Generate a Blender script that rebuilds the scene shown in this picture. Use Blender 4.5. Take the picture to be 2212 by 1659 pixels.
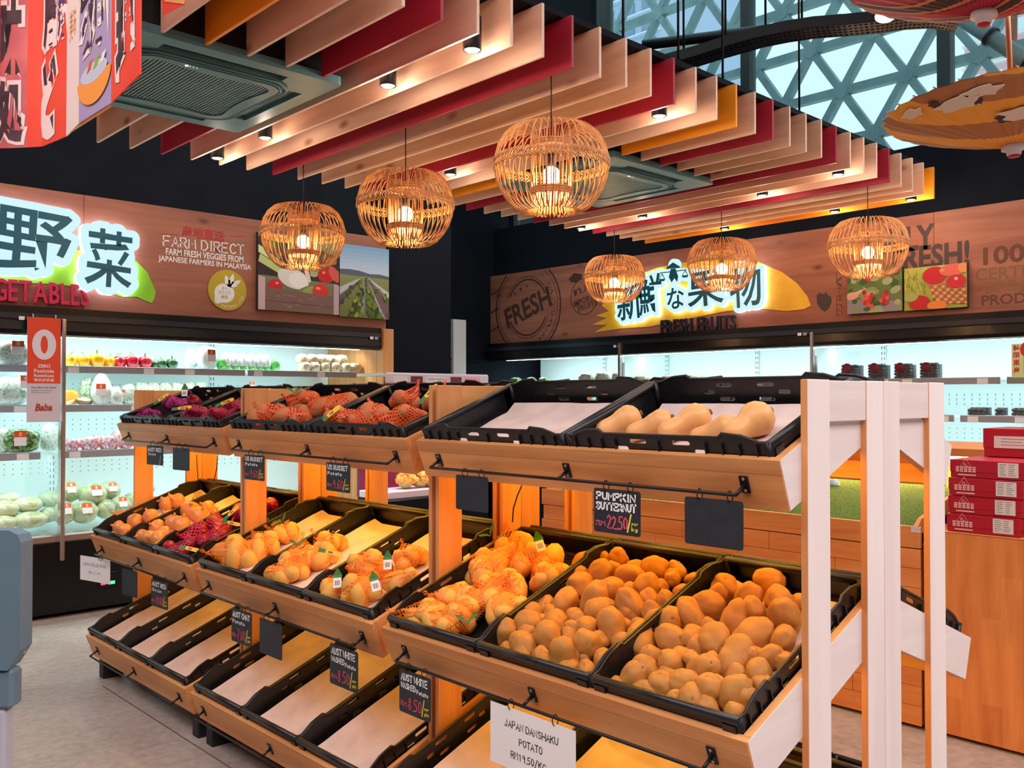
import bpy, bmesh, math, random
from math import sin, cos, pi, radians, sqrt, atan2
from mathutils import Matrix, Vector, noise
for _o in list(bpy.data.objects): bpy.data.objects.remove(_o)
SC = bpy.context.scene; COL = SC.collection
# ---------------------------------------------------------------- camera, world, lights, exposure
CF, CYAW, CPIT, CH = 1973.56, 0.816644, 0.0150809, 1.38
cam = bpy.data.cameras.new('camera'); camo = bpy.data.objects.new('camera', cam); COL.objects.link(camo)
cam.sensor_width = 36; cam.sensor_fit = 'HORIZONTAL'; cam.lens = CF/2212*36; cam.clip_start = .02; cam.clip_end = 200
camo.location = (0, 0, CH); camo.rotation_euler = (pi/2+CPIT, 0, CYAW-pi/2)
SC.camera = camo
vs = SC.view_settings
vs.view_transform = 'Standard'; vs.look = 'None'; vs.gamma = 1; vs.use_curve_mapping = False
vs.exposure = 0.42
SC.cycles.use_denoising = True
SC.cycles.max_bounces = 8; SC.cycles.diffuse_bounces = 4; SC.cycles.glossy_bounces = 3
SC.cycles.transparent_max_bounces = 12; SC.cycles.transmission_bounces = 4
SC.cycles.caustics_reflective = False; SC.cycles.caustics_refractive = False
SC.cycles.sample_clamp_indirect = 6

def lin(c):
    c /= 255.0
    return c/12.92 if c <= .04045 else ((c+.055)/1.055)**2.4
def rgb(*c):
    if len(c) == 1:
        h = c[0].lstrip('#'); c = tuple(int(h[i:i+2], 16) for i in (0, 2, 4))
    return tuple(lin(v) for v in c)+(1.0,)

world = bpy.data.worlds.new('sky'); SC.world = world; world.use_nodes = True
bg = world.node_tree.nodes['Background']
bg.inputs['Color'].default_value = (.60, .92, .97, 1); bg.inputs['Strength'].default_value = .95

def area(name, loc, size, energy, col, rot=(0, 0, 0)):
    l = bpy.data.lights.new(name, 'AREA'); l.shape = 'RECTANGLE'; l.size, l.size_y = size
    l.energy = energy; l.color = col
    o = bpy.data.objects.new(name, l); o.location = loc; o.rotation_euler = rot; COL.objects.link(o); return o
def point(name, loc, energy, col, r=.03):
    l = bpy.data.lights.new(name, 'POINT'); l.energy = energy; l.color = col; l.shadow_soft_size = r
    o = bpy.data.objects.new(name, l); o.location = loc; COL.objects.link(o); return o
def spot(name, loc, energy, col, ang=80, blend=.6, rot=(0, 0, 0), r=.03):
    l = bpy.data.lights.new(name, 'SPOT'); l.energy = energy; l.color = col; l.spot_size = radians(ang); l.spot_blend = blend; l.shadow_soft_size = r
    o = bpy.data.objects.new(name, l); o.location = loc; o.rotation_euler = rot; COL.objects.link(o); return o
FR_W = 24
# unseen fill lights added over the aisle (behind and beside the camera), neutral-warm
area('aisle_fill', (-.9, 1.6, 4.05), (2.6, 5.0), 150, (1, .86, .84))
area('aisle_fill', (1.4, -1.6, 4.05), (4.5, 2.2), 130, (1, .88, .86))
area('aisle_fill', (4.6, -.6, 4.05), (2.4, 2.6), 90, (1, .88, .86))
area('panel_fill', (.9, 4.95, 3.9), (5.5, .6), 20, (1, .78, .68), (radians(38), 0, 0))  # unseen fill lights added to brighten the two sign boards
area('panel_fill', (5.5, 2.6, 3.6), (.6, 7.0), 32, (1, .76, .66), (0, radians(38), 0))

# ---------------------------------------------------------------- pixel -> place helpers (the 2212x1659 frame)
_fw = Vector((cos(CYAW)*cos(CPIT), sin(CYAW)*cos(CPIT), sin(CPIT)))
_rt = Vector((sin(CYAW), -cos(CYAW), 0)); _up = _rt.cross(_fw)
CAMP = Vector((0, 0, CH))
def ray(x, y): return _rt*((x-1106)/CF)+_up*(-(y-829.5)/CF)+_fw
def PX(x, y, X): d = ray(x, y); return CAMP+d*(X/d.x)
def PY(x, y, Y): d = ray(x, y); return CAMP+d*(Y/d.y)
def PZ(x, y, Z): d = ray(x, y); return CAMP+d*((Z-CH)/d.z)
def PP(x, y, p0, n):
    d = ray(x, y); return CAMP+d*((p0-CAMP).dot(n)/d.dot(n))
def depth(p): return (p-CAMP).dot(_fw)

# ---------------------------------------------------------------- materials
MATS = {}
def newmat(name):
    m = bpy.data.materials.new(name); m.use_nodes = True
    nt = m.node_tree; b = nt.nodes['Principled BSDF']
    return m, nt, b
def N(nt, typ, **kw):
    n = nt.nodes.new(typ)
    for k, v in kw.items():
        if k.startswith('i_'): n.inputs[k[2:].replace('_', ' ')].default_value = v
        else: setattr(n, k, v)
    return n
def L(nt, a, b): nt.links.new(a, b)
def coords(nt, scale=(1, 1, 1), rot=(0, 0, 0), kind='Object'):
    tc = N(nt, 'ShaderNodeTexCoord'); mp = N(nt, 'ShaderNodeMapping')
    mp.inputs['Scale'].default_value = scale; mp.inputs['Rotation'].default_value = rot
    L(nt, tc.outputs[kind], mp.inputs['Vector']); return mp.outputs['Vector']
def ramp(nt, fac, stops, interp='LINEAR'):
    r = N(nt, 'ShaderNodeValToRGB'); r.color_ramp.interpolation = interp
    e = r.color_ramp.elements
    while len(e) < len(stops): e.new(.5)
    for el, (p, c) in zip(e, stops): el.position = p; el.color = c
    L(nt, fac, r.inputs['Fac']); return r.outputs['Color']
def mixc(nt, fac, a, b, mode='MIX'):
    m = N(nt, 'ShaderNodeMix', data_type='RGBA', blend_type=mode)
    for sock, v in ((m.inputs['Factor'], fac), (m.inputs['A'], a), (m.inputs['B'], b)):
        pass
    sF, sA, sB = m.inputs[0], m.inputs[6], m.inputs[7]
    for s, v in ((sF, fac), (sA, a), (sB, b)):
        if hasattr(v, 'is_output') or isinstance(v, bpy.types.NodeSocket): L(nt, v, s)
        else: s.default_value = v
    return m.outputs[2]
def bump(nt, b, h, strength=.3, dist=.01):
    n = N(nt, 'ShaderNodeBump'); n.inputs['Strength'].default_value = strength; n.inputs['Distance'].default_value = dist
    L(nt, h, n.inputs['Height']); L(nt, n.outputs['Normal'], b.inputs['Normal'])
def plain(name, col, rough=.5, metal=0, spec=.5, emit=0, ecol=None, coat=0, alpha=1, trans=0):
    if name in MATS: return MATS[name]
    m, nt, b = newmat(name)
    b.inputs['Base Color'].default_value = col; b.inputs['Roughness'].default_value = rough
    b.inputs['Metallic'].default_value = metal; b.inputs['Specular IOR Level'].default_value = spec
    if emit: b.inputs['Emission Color'].default_value = ecol or col; b.inputs['Emission Strength'].default_value = emit
    if coat: b.inputs['Coat Weight'].default_value = coat; b.inputs['Coat Roughness'].default_value = .1
    b.inputs['Alpha'].default_value = alpha
    if trans: b.inputs['Transmission Weight'].default_value = trans
    MATS[name] = m; return m
def wood(name, c1, c2, axis='Y', scale=1.0, rough=.5, knots=False, cdark=None, grain=.5, pieces=None):
    """plank wood: fibres along an axis of the object"""
    if name in MATS: return MATS[name]
    m, nt, b = newmat(name)
    s = {'X': (1.2, 14, 14), 'Y': (14, 1.2, 14), 'Z': (14, 14, 1.2)}[axis]
    v = coords(nt, tuple(k*scale for k in s))
    n1 = N(nt, 'ShaderNodeTexNoise', i_Scale=1.0, i_Detail=5.0, i_Roughness=.6, i_Distortion=.6); L(nt, v, n1.inputs['Vector'])
    n2 = N(nt, 'ShaderNodeTexNoise', i_Scale=6.0, i_Detail=3.0); L(nt, v, n2.inputs['Vector'])
    col = ramp(nt, n1.outputs['Fac'], [(.3, c2), (.62, c1)])
    col = mixc(nt, .25*grain, col, ramp(nt, n2.outputs['Fac'], [(.35, c2), (.65, c1)]), 'MIX')
    if pieces:   # butcher-block staves: tone steps across the board
        br = N(nt, 'ShaderNodeTexBrick'); br.offset = .5
        vv = coords(nt, (1, 1, 1), pieces)
        L(nt, vv, br.inputs['Vector']); br.inputs['Scale'].default_value = 1.0
        br.inputs['Brick Width'].default_value = .42; br.inputs['Row Height'].default_value = .062; br.inputs['Mortar Size'].default_value = .0008
        br.inputs['Color1'].default_value = (.80, .80, .80, 1); br.inputs['Color2'].default_value = (1.05, 1.05, 1.05, 1); br.inputs['Mortar'].default_value = (.7, .7, .7, 1)
        col = mixc(nt, 1.0, col, br.outputs['Color'], 'MULTIPLY')
    if knots:
        vk = coords(nt, {'X': (1, 2.2, 2.2), 'Y': (2.2, 1, 2.2), 'Z': (2.2, 2.2, 1)}[axis])
        vo = N(nt, 'ShaderNodeTexVoronoi', i_Scale=2.6, i_Randomness=1.0); L(nt, vk, vo.inputs['Vector'])
        k = ramp(nt, vo.outputs['Distance'], [(.0, (1, 1, 1, 1)), (.075, (.55, .55, .55, 1)), (.16, (0, 0, 0, 1))])
        col = mixc(nt, k, col, cdark or c2)
    L(nt, col, b.inputs['Base Color']); b.inputs['Roughness'].default_value = rough
    b.inputs['Specular IOR Level'].default_value = .35
    bump(nt, b, n1.outputs['Fac'], .12, .002)
    MATS[name] = m; return m
def noisy(name, c1, c2, scale=20, rough=.6, detail=4, b_=.0, coat=0, spec=.5, lo=.35, hi=.65, sss=0):
    if name in MATS: return MATS[name]
    m, nt, b = newmat(name)
    v = coords(nt)
    n1 = N(nt, 'ShaderNodeTexNoise', i_Scale=float(scale), i_Detail=float(detail)); L(nt, v, n1.inputs['Vector'])
    L(nt, ramp(nt, n1.outputs['Fac'], [(lo, c1), (hi, c2)]), b.inputs['Base Color'])
    b.inputs['Roughness'].default_value = rough; b.inputs['Specular IOR Level'].default_value = spec
    if coat: b.inputs['Coat Weight'].default_value = coat; b.inputs['Coat Roughness'].default_value = .12
    if b_: bump(nt, b, n1.outputs['Fac'], b_, .004)
    MATS[name] = m; return m
def emit(name, col, s):
    if name in MATS: return MATS[name]
    m = bpy.data.materials.new(name); m.use_nodes = True; nt = m.node_tree; nt.nodes.clear()
    e = N(nt, 'ShaderNodeEmission'); e.inputs['Color'].default_value = col; e.inputs['Strength'].default_value = s
    o = N(nt, 'ShaderNodeOutputMaterial'); L(nt, e.outputs[0], o.inputs[0]); MATS[name] = m; return m
def printmat():
    if 'print_ink' in MATS: return MATS['print_ink']
    m, nt, b = newmat('print_ink')
    a = N(nt, 'ShaderNodeVertexColor'); a.layer_name = 'ink'
    L(nt, a.outputs['Color'], b.inputs['Base Color']); b.inputs['Roughness'].default_value = .55; b.inputs['Specular IOR Level'].default_value = .3
    MATS['print_ink'] = m; return m

# ---------------------------------------------------------------- mesh builder
class MB:
    def __init__(s): s.v = []; s.f = []; s.sm = []; s.mi = []; s.cur = 0; s.uv = None; s.col = []; s.ink = None
    def mat(s, i): s.cur = i; return s
    def add(s, vs, fs, smooth=False):
        o = len(s.v); s.v += [tuple(v) for v in vs]
        for f in fs:
            s.f.append(tuple(i+o for i in f)); s.sm.append(smooth); s.mi.append(s.cur); s.col.append(s.ink)
        return s
    def box(s, lo, hi, M=None):
        (a, b, c), (d, e, f) = lo, hi
        vs = [(a, b, c), (d, b, c), (d, e, c), (a, e, c), (a, b, f), (d, b, f), (d, e, f), (a, e, f)]
        if M is not None: vs = [M@Vector(v) for v in vs]
        return s.add(vs, [(0, 3, 2, 1), (4, 5, 6, 7), (0, 1, 5, 4), (1, 2, 6, 5), (2, 3, 7, 6), (3, 0, 4, 7)])
    def bbox(s, lo, hi, r=.004, M=None):
        """box with chamfered edges"""
        (a, b, c), (d, e, f) = lo, hi
        r = min(r, (d-a)/2.01, (e-b)/2.01, (f-c)/2.01)
        bm = bmesh.new(); bmesh.ops.create_cube(bm, size=1)
        for v in bm.verts: v.co = Vector(((a+d)/2+v.co.x*(d-a), (b+e)/2+v.co.y*(e-b), (c+f)/2+v.co.z*(f-c)))
        bmesh.ops.bevel(bm, geom=list(bm.edges), offset=r, segments=1, affect='EDGES', profile=.5)
        return s.addbm(bm, M)
    def addbm(s, bm, M=None, smooth=False):
        bm.verts.index_update()
        vs = [(M@v.co if M is not None else v.co) for v in bm.verts]
        s.add(vs, [tuple(v.index for v in f.verts) for f in bm.faces], smooth); bm.free(); return s
    def tube(s, pts, r, n=8, closed=False, caps=True, smooth=True):
        pts = [Vector(p) for p in pts]; m = len(pts); rr = r if isinstance(r, (list, tuple)) else [r]*m
        vs = []; ref = None
        for i, p in enumerate(pts):
            a = pts[(i-1) % m] if (i > 0 or closed) else p
            b = pts[(i+1) % m] if (i < m-1 or closed) else p
            t = (b-a).normalized() if (b-a).length > 1e-9 else Vector((0, 0, 1))
            if ref is None:
                ref = Vector((0, 0, 1)) if abs(t.z) < .9 else Vector((1, 0, 0))
            x = (ref-t*ref.dot(t))
            x = x.normalized() if x.length > 1e-6 else t.orthogonal().normalized()
            ref = x; y = t.cross(x)
            for k in range(n):
                q = 2*pi*k/n; vs.append(p+(x*cos(q)+y*sin(q))*rr[i])
        fs = []
        for i in range(m if closed else m-1):
            j = (i+1) % m
            for k in range(n):
                l = (k+1) % n; fs.append((i*n+k, i*n+l, j*n+l, j*n+k))
        if caps and not closed:
            fs.append(tuple(range(n))[::-1]); fs.append(tuple((m-1)*n+k for k in range(n)))
        return s.add(vs, fs, smooth)
    def cyl(s, a, b, r, n=16, smooth=True, r2=None): return s.tube([a, b], [r, r if r2 is None else r2], n, smooth=smooth)
    def lathe(s, prof, n=24, M=None, lob=None, smooth=True):
        """prof: (r,z) list; closes at poles"""
        vs = []
        for r, z in prof:
            for k in range(n):
                q = 2*pi*k/n; rr = r*(lob(q, z) if lob else 1)
                vs.append(Vector((rr*cos(q), rr*sin(q), z)))
        fs = []
        for i in range(len(prof)-1):
            for k in range(n):
                l = (k+1) % n; fs.append((i*n+k, i*n+l, (i+1)*n+l, (i+1)*n+k))
        fs.append(tuple(range(n))[::-1]); fs.append(tuple((len(prof)-1)*n+k for k in range(n)))
        if M is not None: vs = [M@v for v in vs]
        return s.add(vs, fs, smooth)
    def blob(s, c, r, sub=2, M=None, disp=None, smooth=True):
        bm = bmesh.new(); bmesh.ops.create_icosphere(bm, subdivisions=sub, radius=1)
        R = r if isinstance(r, (tuple, list)) else (r, r, r)
        for v in bm.verts:
            d = v.co.normalized(); k = disp(d) if disp else 1
            v.co = Vector((d.x*R[0]*k, d.y*R[1]*k, d.z*R[2]*k))
            if M is not None: v.co = M@v.co
            v.co += Vector(c)
        return s.addbm(bm, None, smooth)
    def prism(s, loop, vec, holes=(), smooth=False):
        """planar loop of 3-d points (with holes) extruded by vec"""
        vec = Vector(vec)
        if not holes:
            n = len(loop); a = [Vector(p) for p in loop]; b = [p+vec for p in a]
            return s.add(a+b, [tuple(range(n))[::-1], tuple(range(n, 2*n))]+[(i, (i+1) % n, n+(i+1) % n, n+i) for i in range(n)], smooth)
        bm = bmesh.new(); es = []
        for lp in [loop]+list(holes):
            vs = [bm.verts.new(p) for p in lp]
            es += [bm.edges.new((vs[i], vs[(i+1) % len(vs)])) for i in range(len(vs))]
        bmesh.ops.triangle_fill(bm, use_beauty=True, edges=es)
        bm.verts.index_update(); base = [v.co.copy() for v in bm.verts]; n = len(base)
        fs = [tuple(v.index for v in f.verts) for f in bm.faces]; bd = [tuple(v.index for v in e.verts) for e in es]; bm.free()
        nrm = Vector((0, 0, 0))
        for f in fs[:1]: nrm = (base[f[1]]-base[f[0]]).cross(base[f[2]]-base[f[0]])
        return s.add(base+[p+vec for p in base], fs+[tuple(i+n for i in f) for f in fs]+[(a, b, b+n, a+n) for a, b in bd], smooth)
    def flat(s, loop):
        return s.add(loop, [tuple(range(len(loop)))])
    def build(s, name, mats, parent=None, world=True, bevel=0, fixn=False):
        me = bpy.data.meshes.new(name)
        vs = s.v
        if parent is not None and world:
            Mi = MW.get(parent.name)
            if Mi is not None: Mi = Mi.inverted(); vs = [Mi@Vector(v) for v in vs]
        me.from_pydata([tuple(v) for v in vs], [], s.f)
        me.polygons.foreach_set('use_smooth', s.sm)
        ms = mats if isinstance(mats, (list, tuple)) else [mats]
        for m in ms: me.materials.append(m)
        if len(ms) > 1: me.polygons.foreach_set('material_index', s.mi)
        if any(c is not None for c in s.col):
            at = me.color_attributes.new('ink', 'FLOAT_COLOR', 'CORNER'); k = 0; buf = []
            for p, c in zip(me.polygons, s.col):
                buf += list(c or (1, 1, 1, 1))*p.loop_total
            at.data.foreach_set('color', buf)
        me.update()
        o = bpy.data.objects.new(name, me); COL.objects.link(o)
        if parent is not None:
            o.parent = parent; MW[o.name] = MW.get(parent.name, Matrix())
        if fixn:
            bm = bmesh.new(); bm.from_mesh(me); bmesh.ops.recalc_face_normals(bm, faces=bm.faces); bm.to_mesh(me); bm.free()
        return o
MW = {}
def thing(name, label, cat, M=None, group=None):
    o = bpy.data.objects.new(name, None); COL.objects.link(o); o.empty_display_size = .05
    M = Matrix() if M is None else (M if isinstance(M, Matrix) else Matrix.Translation(M))
    o.matrix_world = M; MW[o.name] = M.copy()
    return tag(o, label, cat, group)
def tag(o, label, cat, group=None, kind=None):
    if label: o['label'] = label
    if cat: o['category'] = cat
    if group: o['group'] = group
    if kind: o['kind'] = kind
    return o
def structure(o, label=None):
    o['kind'] = 'structure'
    if label: o['label'] = label
    return o
def stuff(o): o['kind'] = 'stuff'; return o
_KIDS = {}
def kids(o): return [c for c in bpy.data.objects if c.parent == o]
_proto = {}
def tree_of(root):
    if root.name not in _proto:
        _proto[root.name] = [(c, kids(c)) for c in kids(root)]
    return _proto[root.name]
def dup(root, M, label=None, group=None, cat=None):
    r = root.copy(); COL.objects.link(r); r.matrix_world = M; MW[r.name] = M.copy()
    if label: r['label'] = label
    if group: r['group'] = group
    if cat: r['category'] = cat
    for c, gs in tree_of(root):
        d = c.copy(); COL.objects.link(d); d.parent = r; MW[d.name] = M.copy()
        for g in gs:
            e = g.copy(); COL.objects.link(e); e.parent = d; MW[e.name] = M.copy()
    return r
def retire(root):
    tr = tree_of(root); _proto.pop(root.name)
    for c, gs in tr:
        for g in gs: bpy.data.objects.remove(g)
        bpy.data.objects.remove(c)
    bpy.data.objects.remove(root)
def frame(o, x, y, z): 
    M = Matrix.Identity(4)
    for i, a in enumerate((x, y, z)):
        for j in range(3): M[j][i] = a[j]
    for j in range(3): M[j][3] = o[j]
    return M
# ---------------------------------------------------------------- lettering
def text_mesh(body, size=1.0, offset=0.0, extrude=0.0, bevel=0.0, align='CENTER', spacing=1.0, shear=0.0, res=3):
    cu = bpy.data.curves.new('lettering', 'FONT'); cu.body = body; cu.size = size; cu.offset = offset; cu.extrude = extrude
    cu.bevel_depth = bevel; cu.bevel_resolution = 1; cu.align_x = align; cu.align_y = 'CENTER'; cu.space_character = spacing; cu.shear = shear; cu.resolution_u = res
    o = bpy.data.objects.new('lettering', cu); COL.objects.link(o)
    dg = bpy.context.evaluated_depsgraph_get(); ev = o.evaluated_get(dg); me = ev.to_mesh()
    vs = [v.co.copy() for v in me.vertices]; fs = [tuple(p.vertices) for p in me.polygons]
    ev.to_mesh_clear(); bpy.data.objects.remove(o); bpy.data.curves.remove(cu)
    return vs, fs
def put_text(mb, M, body, height=None, width=None, **kw):
    """text fitted to a width x height box centred at the frame M's origin (x right, y up, z out)"""
    vs, fs = text_mesh(body, **kw)
    if not vs: return
    x0, x1 = min(v.x for v in vs), max(v.x for v in vs); y0, y1 = min(v.y for v in vs), max(v.y for v in vs)
    sy = height/(y1-y0) if height else None; sx = width/(x1-x0) if width else sy
    if sy is None: sy = sx
    cx, cy = (x0+x1)/2, (y0+y1)/2
    mb.add([M@Vector(((v.x-cx)*sx, (v.y-cy)*sy, v.z)) for v in vs], fs)
GL = {'A': [[(0,0),(2,6),(4,0)],[(.8,2.2),(3.2,2.2)]], 'B': [[(0,0),(0,6),(2.6,6),(3.4,5),(2.8,3.3),(0,3.2)],[(2.8,3.3),(3.8,1.7),(2.8,0),(0,0)]],
'C': [[(3.8,5),(2.6,6),(1,5.4),(.2,3),(1,.6),(2.6,0),(3.8,1)]], 'D': [[(0,0),(0,6),(2.4,5.7),(3.8,3.6),(3.6,1.6),(2.2,0),(0,0)]],
'E': [[(3.6,6),(0,6),(0,0),(3.6,0)],[(0,3.1),(3,3.1)]], 'F': [[(3.6,6),(0,6),(0,0)],[(0,3.1),(3,3.1)]], 'G': [[(3.8,5),(2.6,6),(1,5.4),(.2,3),(1,.6),(2.6,0),(3.8,1),(3.8,2.6),(2.4,2.6)]],
'H': [[(0,0),(0,6)],[(4,0),(4,6)],[(0,3),(4,3)]], 'I': [[(1.0,0),(1.0,6)]], 'J': [[(3,6),(3,1.4),(2,0),(.8,.2),(.3,1.4)]], 'K': [[(0,0),(0,6)],[(3.6,6),(0,2.6)],[(1.2,3.6),(3.8,0)]],
'L': [[(0,6),(0,0),(3.4,0)]], 'M': [[(0,0),(.3,6),(2,2.5),(3.8,6),(4.2,0)]], 'N': [[(0,0),(0,6),(3.8,0),(3.8,6)]], 'O': [[(2,0),(.3,1.4),(.2,4.4),(2,6),(3.8,4.6),(3.8,1.4),(2,0)]],
'P': [[(0,0),(0,6),(2.8,6),(3.7,4.6),(2.8,3),(0,2.9)]], 'R': [[(0,0),(0,6),(2.8,6),(3.7,4.6),(2.8,3.1),(0,3)],[(1.6,3),(3.8,0)]], 'S': [[(3.6,5.2),(2.2,6),(.6,5.2),(.7,3.8),(3.2,2.4),(3.6,1),(2,0),(.3,.8)]],
'T': [[(0,6),(4,6)],[(2,6),(2,0)]], 'U': [[(0,6),(.2,1.4),(1.8,0),(3.4,1),(3.8,6)]], 'V': [[(0,6),(2,0),(4,6)]], 'W': [[(0,6),(.9,0),(2.1,4.4),(3.3,0),(4.3,6)]], 'X': [[(0,0),(4,6)],[(0,6),(4,0)]], 'Y': [[(0,6),(2,3),(4,6)],[(2,3),(2,0)]], 'Z': [[(0,6),(4,6),(0,0),(4,0)]],
'0': [[(2,0),(.5,1.4),(.4,4.6),(2,6),(3.5,4.6),(3.4,1.4),(2,0)]], '1': [[(1,4.8),(2.1,6),(2.1,0)]], '2': [[(.4,4.8),(1.8,6),(3.5,5),(3.2,3.4),(.3,0),(3.8,0)]], '5': [[(3.6,6),(.9,6),(.6,3.4),(2.4,3.7),(3.6,2.2),(2.8,.4),(.4,.2)]],
'6': [[(3.2,5.8),(1.2,4.4),(.4,2),(1.4,.1),(3,.3),(3.5,1.9),(2.2,3.1),(.7,2.2)]], '7': [[(.3,6),(3.7,6),(1.6,0)]], '8': [[(2,3.2),(.7,4.6),(2,6),(3.3,4.6),(2,3.2),(.4,1.5),(2,0),(3.6,1.5),(2,3.2)]], '9': [[(3.3,4.4),(1.8,3),(.5,4.4),(1.8,6),(3.3,4.8),(3,0)]],
'.': [[(.6,0),(1,.3)]], '/': [[(0,-1),(3,6.6)]], 'a': [[(3,3.2),(1.4,3.6),(.4,1.8),(1.2,0),(3,1),(3,3.4),(3.3,0)]], 'b': [[(.4,6),(.4,0),(2.4,0),(3,1.8),(2,3.4),(.4,2.4)]], 'e': [[(.4,1.8),(3,1.9),(2.2,3.5),(.8,3),(.4,1.4),(1.4,0),(3,.6)]],
'g': [[(3,3.2),(1.2,3.4),(.5,1.8),(1.5,.5),(3,1.4),(3,3.4),(2.8,-1.2),(1,-1.8)]], 'i': [[(1.2,3.4),(1.2,0)],[(1.2,4.6),(1.3,4.9)]], 'k': [[(.4,6),(.4,0)],[(2.6,3.4),(.4,1.6),(2.8,0)]], 'n': [[(.4,3.4),(.4,0)],[(.4,2.4),(2,3.6),(2.8,2.4),(2.8,0)]],
'o': [[(1.7,0),(.4,1.2),(.7,3),(2,3.5),(3.1,2.2),(2.8,.6),(1.7,0)]], 'p': [[(.4,3.4),(.4,-2)],[(.4,2.6),(2,3.6),(3,2),(2,.3),(.4,.8)]], 'r': [[(.4,3.4),(.4,0)],[(.4,2.2),(1.8,3.5),(2.6,3)]], 't': [[(1.4,5.2),(1.4,.6),(2.4,.1)],[(.2,3.5),(2.8,3.5)]]}
def stroke_text(mb, M, body, x, y, h, w, th, jit=.0, gap=1.35, seed=0, serif=False):
    """hand-drawn ribbon letters; (x,y) is the left end of the baseline in the frame M, h cap height, w whole width"""
    rnd = random.Random(seed); adv = []; tot = 0
    for ch in body:
        a = 2.4 if ch in ' ' else 1.6 if ch == '.' else 2.8 if ch in 'iI' else 5.4 if ch in 'MW' else 4.3 if ch.islower() else 5.0
        adv.append(tot); tot += a
    sx = w/tot; sy = h/6
    for ch, ax in zip(body, adv):
        dy = rnd.uniform(-jit, jit)*h; sc = 1+rnd.uniform(-jit, jit)*1.5
        for pl in GL.get(ch, []):
            pts = [Vector((x+(ax+px)*sx, y+py*sy*sc+dy, 0)) for px, py in pl]
            ribbon(mb, M, pts, th)
            if serif:
                for e, q in ((pts[0], pts[1]), (pts[-1], pts[-2])):
                    if abs(e.x-q.x) < abs(e.y-q.y)*.6: ribbon(mb, M, [e+Vector((-th*.75, 0, 0)), e+Vector((th*.75, 0, 0))], th*.45)
def ribbon(mb, M, pts, th, z=0.0):
    n = len(pts); L_, R_ = [], []
    for i in range(n):
        a = pts[max(i-1, 0)]; b = pts[min(i+1, n-1)]; d = (b-a); d = d.normalized() if d.length > 1e-9 else Vector((1, 0, 0))
        nn = Vector((-d.y, d.x, 0))
        p = pts[i]+(-d*th*.4 if i == 0 else d*th*.4 if i == n-1 else Vector((0, 0, 0)))
        L_.append(M@(p+nn*th/2+Vector((0, 0, z)))); R_.append(M@(p-nn*th/2+Vector((0, 0, z))))
    mb.add(L_+R_, [(i+n, i+1+n, i+1, i) for i in range(n-1)])
# ---------------------------------------------------------------- shared materials
M_maple = wood('maple_board', rgb(240, 172, 108), rgb(208, 134, 78), 'Y', 1, .45, pieces=(pi/2, 0, pi/2))
M_mapleX = wood('maple_side', rgb(240, 174, 110), rgb(206, 134, 78), 'X', 1, .45)
M_mapleZ = wood('maple_post', rgb(230, 164, 104), rgb(204, 130, 76), 'Z', .8, .45)
M_wash = wood('whitewashed_post', rgb(250, 240, 238), rgb(234, 220, 218), 'Z', .35, .6)
M_washX = wood('whitewashed_plank', rgb(248, 238, 236), rgb(226, 212, 210), 'X', .5, .6)
M_iron = plain('black_iron', rgb(26, 26, 30), .4, .3)
M_crate = noisy('black_crate_plastic', rgb(20, 20, 24), rgb(30, 30, 35), 60, .38, spec=.5)
M_foot = noisy('black_foot', rgb(22, 22, 26), rgb(34, 34, 38), 40, .6)
M_paper = noisy('crate_paper', rgb(226, 206, 200), rgb(208, 186, 180), 9, .8, spec=.2)
M_black = noisy('slate_board', rgb(33, 36, 44), rgb(41, 44, 52), 30, .55)
M_chalkw = plain('chalk_white', rgb(240, 240, 240), .7)
M_chalkp = plain('chalk_pink', rgb(214, 84, 104), .7)
M_chalky = plain('chalk_yellow', rgb(236, 226, 70), .7)
M_wall = noisy('charcoal_wall_paint', rgb(15, 18, 27), rgb(19, 22, 32), 5, .8, spec=.15)
M_white = plain('white_sheet', rgb(240, 238, 240), .55)
M_inkb = plain('black_ink', rgb(28, 28, 32), .6)
M_steel = plain('brushed_steel', rgb(190, 190, 198), .3, .9)
M_teal = emit('dummy', (0, 0, 0, 1), 0)

# ---------------------------------------------------------------- floor
def floor():
    m, nt, b = newmat('polished_concrete')
    v = coords(nt)
    n1 = N(nt, 'ShaderNodeTexNoise', i_Scale=1.3, i_Detail=6.0, i_Roughness=.62); L(nt, v, n1.inputs['Vector'])
    n2 = N(nt, 'ShaderNodeTexNoise', i_Scale=26.0, i_Detail=4.0); L(nt, v, n2.inputs['Vector'])
    c = ramp(nt, n1.outputs['Fac'], [(.3, rgb(150, 136, 130)), (.5, rgb(176, 162, 154)), (.7, rgb(196, 184, 178))])
    c = mixc(nt, .35, c, ramp(nt, n2.outputs['Fac'], [(.35, rgb(140, 126, 118)), (.65, rgb(196, 184, 178))]))
    L(nt, c, b.inputs['Base Color']); b.inputs['Specular IOR Level'].default_value = .4
    L(nt, ramp(nt, n1.outputs['Fac'], [(.35, (.28, .28, .28, 1)), (.65, (.5, .5, .5, 1))]), b.inputs['Roughness'])
    bump(nt, b, n2.outputs['Fac'], .06, .004)
    structure(MB().box((-6, -6, -.08), (8.2, 8.2, 0)).build('floor', m))
    mb = MB()
    jm = plain('floor_joint', rgb(110, 92, 82), .8)
    p, q = PZ(222, 1482, 0), PZ(400, 1596, 0)
    structure(MB().box((p.x-.003, -1, .0), (p.x+.003, p.y, .0010)).build('trim_1', jm))
    p = PZ(470, 1622, 0); structure(MB().box((p.x-.003, -1, .0), (p.x+.002, 2.9, .0010)).build('trim_2', jm))
floor()

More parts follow.
